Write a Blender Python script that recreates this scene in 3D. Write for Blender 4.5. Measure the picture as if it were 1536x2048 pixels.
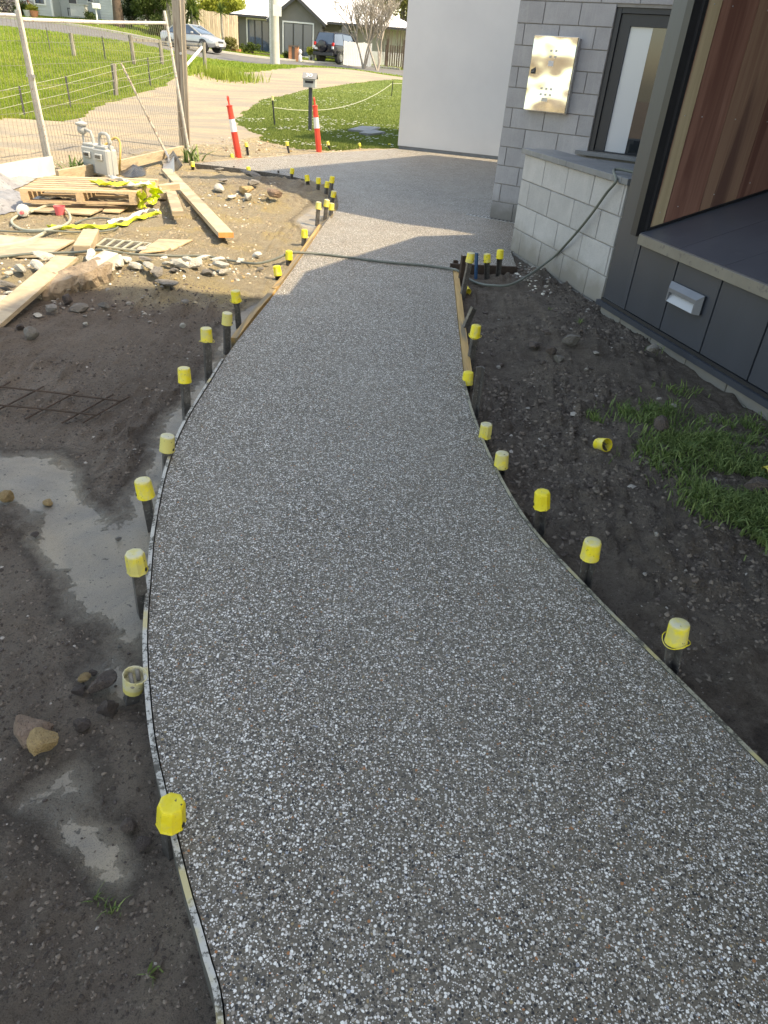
import bpy, bmesh, math, random
import numpy as np
from mathutils import Vector, Matrix, Euler
random.seed(7); rng = np.random.default_rng(7)
S = bpy.context.scene
for o in list(bpy.data.objects): bpy.data.objects.remove(o)
R = math.radians
# ------------------------------------------------------------------ camera, world, sun, exposure
EYE = 1.5; FPX = 1400.0
ROLL = math.atan(0.085); PITCH = math.atan(890 / FPX)
CAM = np.array([0, 0, EYE])
fwd = np.array([0, math.cos(PITCH), -math.sin(PITCH)])
up0 = np.array([0, math.sin(PITCH), math.cos(PITCH)]); rt0 = np.array([1., 0, 0])
rt = rt0 * math.cos(ROLL) + up0 * math.sin(ROLL)
up = -rt0 * math.sin(ROLL) + up0 * math.cos(ROLL)
cd = bpy.data.cameras.new('camera'); cam = bpy.data.objects.new('camera', cd); S.collection.objects.link(cam)
cd.sensor_fit = 'VERTICAL'; cd.sensor_height = 36; cd.lens = 36 * FPX / 2048
cd.clip_start = 0.05; cd.clip_end = 3000
m = Matrix.Identity(4)
for i in range(3):
    m[i][0] = rt[i]; m[i][1] = up[i]; m[i][2] = -fwd[i]; m[i][3] = CAM[i]
cam.matrix_world = m
S.camera = cam
S.render.resolution_x = 768; S.render.resolution_y = 1024

SUN_AZ = R(-12); SUN_EL = R(52)
W = bpy.data.worlds.new('World'); S.world = W; W.use_nodes = True
nt = W.node_tree; nt.nodes.clear()
sky = nt.nodes.new('ShaderNodeTexSky'); sky.sky_type = 'NISHITA'; sky.sun_disc = False
sky.sun_elevation = SUN_EL; sky.sun_rotation = math.pi / 2 - SUN_AZ
sky.air_density = 1.0; sky.dust_density = 1.5; sky.ozone_density = 1.0
bg = nt.nodes.new('ShaderNodeBackground'); bg.inputs[1].default_value = 0.15
wo = nt.nodes.new('ShaderNodeOutputWorld')
nt.links.new(sky.outputs[0], bg.inputs[0]); nt.links.new(bg.outputs[0], wo.inputs[0])
sl = bpy.data.lights.new('sun', 'SUN'); sl.energy = 2.25; sl.angle = R(0.55); sl.color = (1.0, 0.965, 0.895)
sun = bpy.data.objects.new('sun', sl); S.collection.objects.link(sun)
sd = Vector((math.cos(SUN_EL) * math.cos(SUN_AZ), math.cos(SUN_EL) * math.sin(SUN_AZ), math.sin(SUN_EL)))
sun.rotation_euler = sd.to_track_quat('Z', 'Y').to_euler()
S.view_settings.view_transform = 'Standard'; S.view_settings.look = 'None'
S.view_settings.exposure = 1.72; S.view_settings.gamma = 1.0; S.view_settings.use_curve_mapping = False
S.view_settings.use_white_balance = True; S.view_settings.white_balance_temperature = 9200; S.view_settings.white_balance_tint = 10
S.render.engine = 'CYCLES'

# ------------------------------------------------------------------ survey helpers (bearing + distance -> point)
def ray(u, v): return fwd + rt * ((u - 768) / FPX) - up * ((v - 1024) / FPX)
def gp(u, v, z=0.):
    d = ray(u, v); return CAM + d * ((z - EYE) / d[2])
def aty(u, v, Y):
    d = ray(u, v); return CAM + d * (Y / d[1])
def wallpt(u, v, P0, d):
    r = ray(u, v); n = np.array([-d[1], d[0]]); t = ((P0[:2] - CAM[:2]) @ n) / (r[:2] @ n); X = CAM + r * t
    return (X[:2] - P0[:2]) @ d, X[2]
def unit(x, y):
    a = np.array([x, y], float); return a / np.hypot(*a)

# ------------------------------------------------------------------ numeric noise
def _hash(ix, iy, s):
    h = (ix.astype(np.int64) * 374761393 + iy.astype(np.int64) * 668265263 + s * 1442695041) & 0x7fffffff
    h = ((h ^ (h >> 13)) * 1274126177) & 0x7fffffff
    return ((h ^ (h >> 16)) & 0xffff) / 65535.0
def vnoise(x, y, s=0):
    x = np.asarray(x, float); y = np.asarray(y, float)
    ix = np.floor(x); iy = np.floor(y); fx = x - ix; fy = y - iy
    fx = fx * fx * (3 - 2 * fx); fy = fy * fy * (3 - 2 * fy)
    a = _hash(ix, iy, s); b = _hash(ix + 1, iy, s); c = _hash(ix, iy + 1, s); d = _hash(ix + 1, iy + 1, s)
    return (a + (b - a) * fx) * (1 - fy) + (c + (d - c) * fx) * fy
def fbm(x, y, sc, octv=4, s=0, g=.5):
    t = 0; a = 1; n = 0; ca, sa = math.cos(.6), math.sin(.6)
    x = np.asarray(x, float) * sc; y = np.asarray(y, float) * sc
    for k in range(octv):
        t = t + a * (vnoise(x + 17.3 * k, y - 9.1 * k, s + k) - .5); n += a; a *= g
        x, y = (x * ca - y * sa) * 2.03, (x * sa + y * ca) * 2.03
    return t / n * 2
def inpoly(px, py, poly):
    px = np.asarray(px, float); py = np.asarray(py, float); r = np.zeros(px.shape, bool); n = len(poly)
    for i in range(n):
        x1, y1 = poly[i][:2]; x2, y2 = poly[(i + 1) % n][:2]
        if y1 == y2: continue
        c = ((y1 > py) != (y2 > py)) & (px < (x2 - x1) * (py - y1) / (y2 - y1) + x1); r ^= c
    return r
def polydist(px, py, pts):
    px = np.asarray(px, float); py = np.asarray(py, float); best = np.full(px.shape, 1e9)
    for (x1, y1), (x2, y2) in zip([p[:2] for p in pts[:-1]], [p[:2] for p in pts[1:]]):
        dx, dy = x2 - x1, y2 - y1; L = dx * dx + dy * dy + 1e-12
        t = np.clip(((px - x1) * dx + (py - y1) * dy) / L, 0, 1)
        best = np.minimum(best, np.hypot(px - x1 - t * dx, py - y1 - t * dy))
    return best
def sstep(a, b, x):
    t = np.clip((np.asarray(x, float) - a) / (b - a), 0, 1); return t * t * (3 - 2 * t)
def spline(pts, n=8):
    P = [np.array(p, float) for p in pts]; P = [2 * P[0] - P[1]] + P + [2 * P[-1] - P[-2]]; out = []
    for i in range(1, len(P) - 2):
        p0, p1, p2, p3 = P[i - 1:i + 3]
        for k in range(n):
            t = k / n
            out.append(.5 * ((2 * p1) + (p2 - p0) * t + (2 * p0 - 5 * p1 + 4 * p2 - p3) * t * t + (3 * p1 - p0 - 3 * p2 + p3) * t ** 3))
    out.append(P[-2]); return out

# ------------------------------------------------------------------ terrain
anch = [(40, 241, 20.7), (142, 216, 24.2), (232, 191, 29.6), (301, 172, 34), (92, 101, 40), (149, 112, 38), (211, 120, 38), (268, 126, 38),
        (325, 128, 40), (410, 129, 42), (100, 58, 51), (0, 48, 51), (300, 88, 51), (480, 122, 51), (548, 127, 51), (640, 135, 54), (800, 149, 55),
        (600, 133, 49), (700, 137, 51), (790, 153, 50), (800, 158, 47), (700, 165, 42), (600, 180, 37), (520, 197, 30), (783, 190, 37), (500, 143, 45),
        (420, 150, 42), (330, 170, 36), (470, 97, 64), (640, 118, 64), (800, 132, 64), (100, 35, 64), (230, 43, 64), (0, 25, 64), (410, 103, 55), (340, 93, 55), (0, 120, 33), (0, 180, 26)]
AP = [tuple(aty(*a)) for a in anch]
AP += [(x, y, 0.) for x in (-16, -11, -7, -3, 1, 5, 9) for y in (-3, 2, 6, 10, 14, 17)]
AP += [(1, 20, 0), (5, 22, 0.), (6, 35, .4), (7, 48, .95), (9, 62, 1.1), (-3, 20, 0), (-30, 20, .2), (-34, 35, 1.2), (-38, 50, 2.1), (-38, 64, 3.0)]
AP = np.array(AP)
def _tps(r2): return .5 * r2 * np.log(r2 + 1e-9)
_n = len(AP)
_d2 = (AP[:, 0][:, None] - AP[:, 0][None]) ** 2 + (AP[:, 1][:, None] - AP[:, 1][None]) ** 2
_A = np.zeros((_n + 3, _n + 3)); _A[:_n, :_n] = _tps(_d2) + np.eye(_n) * 2.0
_A[:_n, _n] = 1; _A[:_n, _n + 1] = AP[:, 0]; _A[:_n, _n + 2] = AP[:, 1]; _A[_n:, :_n] = _A[:_n, _n:].T
_w = np.linalg.solve(_A, np.concatenate([AP[:, 2], [0, 0, 0]]))
def macro(x, y):
    x = np.clip(np.asarray(x, float), -40, 10); y0 = np.asarray(y, float); yc = np.clip(y0, -3, 66)
    sh = x.shape; xf = x.ravel(); yf = yc.ravel(); out = np.empty(xf.shape)
    for i in range(0, len(xf), 40000):
        a = xf[i:i + 40000]; b = yf[i:i + 40000]
        out[i:i + 40000] = _tps((a[:, None] - AP[:, 0]) ** 2 + (b[:, None] - AP[:, 1]) ** 2) @ _w[:_n] + _w[_n] + _w[_n + 1] * a + _w[_n + 2] * b
    z = out.reshape(sh) * sstep(13.5, 19, y0)
    return z + 0.012 * np.clip(y0 - 66, 0, 60)
LEFT = [(-.15, .3), (-.21, .57), (-.27, .69), (-.34, .81), (-.41, .94), (-.52, 1.15), (-.60, 1.34), (-.68, 1.56), (-.76, 1.84), (-.84, 2.14), (-.93, 2.59), (-.975, 3.0),
        (-.99, 3.58), (-.995, 4.2), (-.955, 5.3), (-.93, 6.7), (-.92, 7.9)]
CURVE = [(-.92, 7.9), (-.90, 8.9), (-.95, 9.6), (-1.14, 10.55), (-1.55, 11.25), (-2.05, 11.62), (-2.7, 11.85), (-3.45, 11.98)]
RIGHT = [(1.22, 1.0), (1.08, 1.26), (1.0, 1.43), (.88, 1.68), (.75, 1.96), (.59, 2.36), (.49, 2.84), (.43, 3.37), (.40, 3.9)]
RTIM = [(.40, 3.9), (.41, 5.0), (.43, 6.45)]
LEFTS = spline(LEFT, 6); CURVES = spline(CURVE, 6); RIGHTS = spline(RIGHT, 6)
SLABFAR = [(-3.47, 12.02), (-2.99, 12.85), (-1.82, 14.95), (-.38, 17.02)]
PATH = [tuple(p) for p in LEFTS] + [tuple(p) for p in CURVES[1:]] + SLABFAR[1:] + [(6, 16.2), (6, 9), (1.9, 7.2), (1.06, 7.5), (1.04, 6.72)] + [(.43, 6.62)] + [tuple(p) for p in RTIM[::-1]] + [tuple(p) for p in RIGHTS[::-1][1:]] + [(1.5, .3)]
EDGEALL = [tuple(p) for p in LEFTS] + [tuple(p) for p in CURVES[1:]]
def G0(*a): return [tuple(gp(*q)[:2]) for q in a]
SLURRY = [G0((-40, 850), (60, 868), (130, 872), (165, 905), (185, 965), (210, 1010), (250, 985), (270, 930), (300, 860), (330, 800), (360, 770), (395, 735), (420, 700), (445, 690), (455, 720),
             (420, 790), (380, 850), (345, 940), (322, 1010), (305, 1100), (300, 1180), (290, 1250), (240, 1260), (200, 1220), (150, 1180), (110, 1110), (110, 1060), (60, 1010), (0, 985), (-60, 970)),
          G0((185, 1280), (240, 1265), (292, 1270), (296, 1330), (280, 1370), (225, 1360), (190, 1330)),
          G0((60, 1590), (110, 1560), (190, 1560), (240, 1600), (255, 1680), (235, 1735), (180, 1720), (120, 1680), (70, 1640)),
          G0((20, 1555), (60, 1530), (140, 1500), (190, 1530), (120, 1570), (60, 1590)),
          [(-1.3, 8.3), (-.98, 7.7), (-.96, 9.0), (-1.2, 9.1)], G0((480, 600), (560, 590), (540, 620), (480, 660), (455, 700), (430, 680), (440, 640))]
def wetmask(x, y):
    w = np.zeros(np.shape(x)); nx = x + .09 * fbm(x, y, 4, 5, 5); ny = y + .14 * fbm(x, y, 4, 5, 9)
    for p in SLURRY:
        ins = inpoly(nx, ny, p); d = polydist(nx, ny, p + p[:1]); dd = np.where(ins, d, -d)
        w = np.maximum(w, sstep(-.13, .10, dd))
    return w
def sand(x, y):  # real sand tone; also puts the sunlit-versus-shaded split into the soil colour
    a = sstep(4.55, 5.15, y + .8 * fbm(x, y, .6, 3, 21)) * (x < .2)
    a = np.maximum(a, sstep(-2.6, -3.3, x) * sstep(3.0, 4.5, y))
    dark = np.exp(-(((x + 1.9) / 1.3) ** 2 + ((y - 9.9) / 1.4) ** 2))  # far mound: duller soil plus its shade, both put into the mask
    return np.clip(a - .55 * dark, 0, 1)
MNDS = [(-2.05, 5.3, .75, .45, .14), (-1.5, 5.6, .5, .4, .05), (-1.75, 9.8, 1.0, 1.1, .19), (-3.6, 4.6, 1.2, .9, .05), (.95, 5.6, .5, .8, .06), (1.5, 3.6, .5, 1.2, .05), (1.25, 4.6, .35, .6, .05), (1.2, 2.4, .4, .5, .03), (-2.2, 7.0, .8, .6, .03)]
def tz(x, y):
    x = np.asarray(x, float); y = np.asarray(y, float)
    z = macro(x, y)
    near = 1 - sstep(12.5, 14.5, y)
    de = polydist(x, y, EDGEALL)
    left = (x < .1)
    zl = -.085 + .055 * sstep(.25, 1.6, de) + .03 * sstep(3, 6, y)
    zr = -.06 + .03 * sstep(.1, .6, x - .5)
    zn = np.where(left, zl, zr)
    for cx, cy, sx, sy, h in MNDS: zn = zn + h * np.exp(-((x - cx) / sx) ** 2 - ((y - cy) / sy) ** 2)
    return z + near * zn - (1 - near) * .03
def tz1(x, y): return float(tz(np.array([x]), np.array([y]))[0])
def G(u, v, dz=0.):
    z = 0.
    for k in range(12):
        P = gp(u, v, z + dz)
        if P[1] > 16 or P[1] < 0: break
        z = .5 * z + .5 * tz1(P[0], P[1])
    return Vector((P[0], P[1], z))
def T(u, v, Y):
    P = aty(u, v, Y); return Vector(P)

# ------------------------------------------------------------------ object helpers
class MB:
    def __init__(s): s.v = []; s.f = []; s.mi = []; s.m = 0
    def add(s, vs, fs):
        b = len(s.v); s.v += [tuple(v) for v in vs]; s.f += [tuple(b + i for i in f) for f in fs]; s.mi += [s.m] * len(fs); return s
    def box(s, c, d, rot=None, taper=1.0):
        x, y, z = d[0] / 2, d[1] / 2, d[2] / 2; vs = []
        for sz in (-1, 1):
            k = 1 if sz < 0 else taper
            for sx, sy in ((-1, -1), (1, -1), (1, 1), (-1, 1)): vs.append(Vector((sx * x * k, sy * y * k, sz * z)))
        if rot is not None: vs = [rot @ v for v in vs]
        c = Vector(c); return s.add([v + c for v in vs], [(3, 2, 1, 0), (4, 5, 6, 7), (0, 1, 5, 4), (1, 2, 6, 5), (2, 3, 7, 6), (3, 0, 4, 7)])
    def hexa(s, lo, hi):
        return s.add(list(lo) + list(hi), [(3, 2, 1, 0), (4, 5, 6, 7), (0, 1, 5, 4), (1, 2, 6, 5), (2, 3, 7, 6), (3, 0, 4, 7)])
    def beam(s, a, b, w, h, upv=(0, 0, 1)):
        a = Vector(a); b = Vector(b); d = (b - a).normalized(); u = Vector(upv); r = d.cross(u)
        if r.length < 1e-4: r = d.cross(Vector((0, 1, 0)))
        r.normalize(); u = r.cross(d).normalized(); vs = []
        for p in (a, b):
            for sx, sy in ((-1, -1), (1, -1), (1, 1), (-1, 1)): vs.append(p + r * (sx * w / 2) + u * (sy * h / 2))
        return s.add(vs, [(3, 2, 1, 0), (4, 5, 6, 7), (0, 1, 5, 4), (1, 2, 6, 5), (2, 3, 7, 6), (3, 0, 4, 7)])
    def tube(s, pts, r, n=8, caps=True):
        P = [Vector(p) for p in pts]; R_ = r if isinstance(r, (list, tuple)) else [r] * len(P); vs = []; fs = []
        t0 = (P[1] - P[0]).normalized(); a = t0.orthogonal().normalized()
        for i, p in enumerate(P):
            t = (P[min(i + 1, len(P) - 1)] - P[max(i - 1, 0)]).normalized()
            a = (a - t * a.dot(t)).normalized(); b = t.cross(a)
            for k in range(n):
                q = 2 * math.pi * k / n; vs.append(p + (a * math.cos(q) + b * math.sin(q)) * R_[i])
        for i in range(len(P) - 1):
            for k in range(n): fs.append((i * n + k, i * n + (k + 1) % n, (i + 1) * n + (k + 1) % n, (i + 1) * n + k))
        if caps: fs.append(tuple(range(n))[::-1]); fs.append(tuple((len(P) - 1) * n + k for k in range(n)))
        return s.add(vs, fs)
    def lathe(s, prof, c=(0, 0, 0), n=14, rot=None, cap=True):
        vs = []; fs = []; c = Vector(c)
        for r, z in prof:
            for k in range(n):
                q = 2 * math.pi * k / n; v = Vector((r * math.cos(q), r * math.sin(q), z))
                if rot is not None: v = rot @ v
                vs.append(v + c)
        for i in range(len(prof) - 1):
            for k in range(n): fs.append((i * n + k, i * n + (k + 1) % n, (i + 1) * n + (k + 1) % n, (i + 1) * n + k))
        if cap: fs.append(tuple(range(n))[::-1]); fs.append(tuple((len(prof) - 1) * n + k for k in range(n)))
        return s.add(vs, fs)
    def prism(s, pts, z0, z1):
        n = len(pts); vs = [(p[0], p[1], z0) for p in pts] + [(p[0], p[1], z1) for p in pts]
        fs = [tuple(range(n))[::-1], tuple(range(n, 2 * n))] + [(i, (i + 1) % n, n + (i + 1) % n, n + i) for i in range(n)]
        return s.add(vs, fs)
    def build(s, name, mat, parent=None, smooth=False, local=False, bevel=0, stuff=False):
        me = bpy.data.meshes.new(name); org = Vector((0, 0, 0))
        if parent is not None and not local: org = worldloc(parent)
        me.from_pydata([tuple(Vector(v) - org) for v in s.v], [], s.f); me.update()
        ms = mat if isinstance(mat, (list, tuple)) else [mat]
        for q in ms: me.materials.append(q)
        if len(ms) > 1:
            for p, q in zip(me.polygons, s.mi): p.material_index = q
        bm = bmesh.new(); bm.from_mesh(me); bmesh.ops.recalc_face_normals(bm, faces=bm.faces)
        if bevel: bmesh.ops.bevel(bm, geom=bm.edges[:] , offset=bevel, segments=1, affect='EDGES', clamp_overlap=True)
        bm.to_mesh(me); bm.free()
        if smooth:
            for p in me.polygons: p.use_smooth = True
            try: me.set_sharp_from_angle(angle=R(38))
            except Exception: pass
        o = bpy.data.objects.new(name, me); S.collection.objects.link(o)
        if parent is not None: o.parent = parent
        if stuff: o['kind'] = 'stuff'
        return o
def worldloc(o):
    l = o.location.copy()
    return l + (worldloc(o.parent) if o.parent else Vector((0, 0, 0)))
def tag(o, label, cat, group=None):
    o['label'] = label; o['category'] = cat
    if group: o['group'] = group
    return o
def thing(name, loc, label, cat, group=None, rot=None):
    o = bpy.data.objects.new(name, None); S.collection.objects.link(o); o.empty_display_size = .1
    o.location = loc
    if rot is not None: o.rotation_mode = 'QUATERNION'; o.rotation_quaternion = rot
    return tag(o, label, cat, group)
def inst(src, parent, loc=None, scale=None, rotz=None, name=None):
    c = src.copy(); S.collection.objects.link(c); c.parent = parent
    if loc is not None: c.location = loc
    if scale is not None: c.scale = scale
    if rotz is not None: c.rotation_euler = (0, 0, rotz)
    return c
def npmesh(name, V, F, mat, nsides=3, parent=None, attrs=None, mids=None):
    me = bpy.data.meshes.new(name); nv = len(V); nf = len(F)
    me.vertices.add(nv); me.vertices.foreach_set('co', np.asarray(V, np.float32).ravel())
    me.loops.add(nf * nsides); me.loops.foreach_set('vertex_index', np.asarray(F, np.int32).ravel())
    me.polygons.add(nf); me.polygons.foreach_set('loop_start', np.arange(0, nf * nsides, nsides, dtype=np.int32))
    try: me.polygons.foreach_set('loop_total', np.full(nf, nsides, np.int32))
    except Exception: pass
    for k, a in (attrs or {}).items():
        at = me.attributes.new(k, 'FLOAT', 'POINT'); at.data.foreach_set('value', np.asarray(a, np.float32))
    me.materials.append(mat); me.update(calc_edges=True)
    o = bpy.data.objects.new(name, me); S.collection.objects.link(o)
    if parent: o.parent = parent
    return o

# ------------------------------------------------------------------ materials
class NB:
    def __init__(s, name):
        s.m = bpy.data.materials.new(name); s.m.use_nodes = True; s.t = s.m.node_tree; s.t.nodes.clear()
        s.out = s.n('OutputMaterial'); s.b = s.n('BsdfPrincipled'); s.t.links.new(s.b.outputs[0], s.out.inputs[0])
        s.tc = s.n('TexCoord')
    def n(s, k): return s.t.nodes.new('ShaderNode' + k)
    def l(s, a, b): s.t.links.new(a, b)
    def set(s, inp, v):
        if hasattr(v, 'is_output') or hasattr(v, 'links'): s.l(v, inp)
        elif isinstance(v, (tuple, list)) and len(v) == 3 and inp.type == 'RGBA': inp.default_value = (*v, 1)
        else: inp.default_value = v
    def coord(s, kind='Object', scale=(1, 1, 1), rnd=False, rot=(0, 0, 0)):
        if kind == 'World': v = s.n('NewGeometry').outputs['Position']
        else: v = s.tc.outputs[kind]
        mp = s.n('Mapping'); s.l(v, mp.inputs[0]); mp.inputs[3].default_value = scale; mp.inputs[2].default_value = rot
        if rnd:
            oi = s.n('ObjectInfo'); mm = s.n('Math'); mm.operation = 'MULTIPLY'; s.l(oi.outputs['Random'], mm.inputs[0]); mm.inputs[1].default_value = 57.
            cx = s.n('CombineXYZ'); s.l(mm.outputs[0], cx.inputs[0]); s.l(mm.outputs[0], cx.inputs[1]); s.l(cx.outputs[0], mp.inputs[1])
        return mp.outputs[0]
    def noise(s, vec, scale, detail=4, rough=.55, dist=0.):
        q = s.n('TexNoise'); s.l(vec, q.inputs['Vector']); q.inputs['Scale'].default_value = scale
        q.inputs['Detail'].default_value = detail; q.inputs['Roughness'].default_value = rough; q.inputs['Distortion'].default_value = dist
        return q.outputs[0]
    def vor(s, vec, scale, feat='F1', rnd=1.):
        q = s.n('TexVoronoi'); s.l(vec, q.inputs['Vector']); q.feature = feat; q.inputs['Scale'].default_value = scale; q.inputs['Randomness'].default_value = rnd
        return q
    def ramp(s, fac, stops, interp='LINEAR'):
        q = s.n('ValToRGB'); s.l(fac, q.inputs[0]); e = q.color_ramp.elements; q.color_ramp.interpolation = interp
        while len(e) > 1: e.remove(e[0])
        for i, (p, c) in enumerate(stops):
            if not isinstance(c, (tuple, list)): c = (c, c, c)
            if i == 0: e[0].position = p; e[0].color = (*c, 1)
            else:
                k = e.new(p); k.color = (*c, 1)
        return q.outputs[0]
    def mix(s, f, a, b, mode='MIX'):
        q = s.n('MixRGB'); q.blend_type = mode; s.set(q.inputs[0], f); s.set(q.inputs[1], a); s.set(q.inputs[2], b); return q.outputs[0]
    def math(s, op, a, b=0., clamp=False):
        q = s.n('Math'); q.operation = op; q.use_clamp = clamp; s.set(q.inputs[0], a); s.set(q.inputs[1], b); return q.outputs[0]
    def attr(s, name):
        q = s.n('Attribute'); q.attribute_name = name; return q.outputs['Fac']
    def rand(s): return s.n('ObjectInfo').outputs['Random']
    def bump(s, h, strength=.3, dist=.01, prev=None):
        q = s.n('Bump'); s.l(h, q.inputs['Height']); q.inputs['Strength'].default_value = strength; q.inputs['Distance'].default_value = dist
        if prev is not None: s.l(prev, q.inputs['Normal'])
        return q.outputs[0]
    def fin(s, col, rough=.7, metal=0., nrm=None, spec=None):
        s.set(s.b.inputs['Base Color'], col); s.set(s.b.inputs['Roughness'], rough); s.set(s.b.inputs['Metallic'], metal)
        if nrm is not None: s.l(nrm, s.b.inputs['Normal'])
        if spec is not None: s.b.inputs['Specular IOR Level'].default_value = spec
        return s.m
def M_var(name, c1, c2, scale=6, rough=.7, metal=0, bump=.15, bd=.004, grain=None, rnd=.12, c3=None, kind='Object', spec=None, fine=60):
    b = NB(name); v = b.coord(kind, grain or (1, 1, 1), rnd=(kind == 'Object')); n1 = b.noise(v, scale, 6, .6)
    f = b.ramp(n1, [(.3, 0.), (.7, 1.)]); col = b.mix(f, c1, c2)
    if c3 is not None:
        n3 = b.noise(v, scale * 3.1, 5, .7); col = b.mix(b.ramp(n3, [(.56, 0.), (.66, 1.)]), col, c3)
    if rnd:
        k = b.math('MULTIPLY_ADD', b.rand(), rnd * 2); k.node.inputs[2].default_value = 1 - rnd
        cc = b.n('CombineXYZ'); [b.l(k, cc.inputs[i]) for i in range(3)]
        col = b.mix(1., col, cc.outputs[0], 'MULTIPLY')
    n2 = b.noise(v, fine, 5, .65)
    return b.fin(col, rough, metal, b.bump(n2, bump, bd) if bump else None, spec)

def mat_path():
    b = NB('exposed_aggregate'); v = b.coord('World')
    wob = b.n('VectorMath'); wob.operation = 'ADD'
    nz = b.n('TexNoise'); b.l(v, nz.inputs['Vector']); nz.inputs['Scale'].default_value = 70; nz.inputs['Detail'].default_value = 2
    sc = b.n('VectorMath'); sc.operation = 'SCALE'; b.l(nz.outputs['Color'], sc.inputs[0]); sc.inputs['Scale'].default_value = .007
    b.l(v, wob.inputs[0]); b.l(sc.outputs[0], wob.inputs[1]); w = wob.outputs[0]
    big = b.noise(v, 1.6, 4, .5)
    base = b.mix(b.noise(v, 260, 3), (.088, .073, .052), (.178, .152, .115))
    base = b.mix(b.math('MULTIPLY', big, .5), base, (.105, .092, .074))
    col = base; hs = None
    cols = [(0., (.022, .022, .023)), (.20, (.06, .056, .05)), (.31, (.17, .15, .12)), (.41, (.31, .27, .215)), (.50, (.42, .39, .34)), (.62, (.68, .65, .60)), (.80, (.88, .86, .80)), (.95, (.34, .25, .13)), (.972, (.42, .17, .06)), (.985, (.36, .38, .42))]
    for scl, th0, th1, seed in ((262, .34, .45, 3.), (134, .31, .39, 11.)):
        off = b.n('VectorMath'); off.operation = 'ADD'; b.l(w, off.inputs[0]); off.inputs[1].default_value = (seed, seed * .7, 0)
        q = b.vor(off.outputs[0], scl); sp = b.n('SeparateColor'); b.l(q.outputs['Color'], sp.inputs[0])
        size = b.math('MULTIPLY_ADD', sp.outputs[1], .42); size.node.inputs[2].default_value = .72
        dd = b.math('DIVIDE', q.outputs['Distance'], size)
        pres = b.math('LESS_THAN', sp.outputs[2], .80 if scl > 150 else .60)
        msk = b.math('MULTIPLY', b.ramp(dd, [(th0 + .08, 1.), (th1 + .12, 0.)]), pres)
        sc_ = b.ramp(sp.outputs[0], cols, 'CONSTANT'); col = b.mix(msk, col, sc_)
        hs = msk if hs is None else b.math('MAXIMUM', hs, msk)
    # faint drying / cement bloom patches with a shape of their own
    pt = b.ramp(b.noise(b.coord('World', (1, .55, 1)), .9, 5, .55), [(.38, 0.), (.62, 1.)])
    col = b.mix(b.math('MULTIPLY', pt, .22), col, (.30, .27, .22))
    n = b.bump(hs, .35, .002); n = b.bump(b.noise(v, 400, 3), .25, .001, n)
    return b.fin(col, b.ramp(b.noise(v, 3, 3), [(.3, .48), (.7, .62)]), 0, n, .4)

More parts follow.
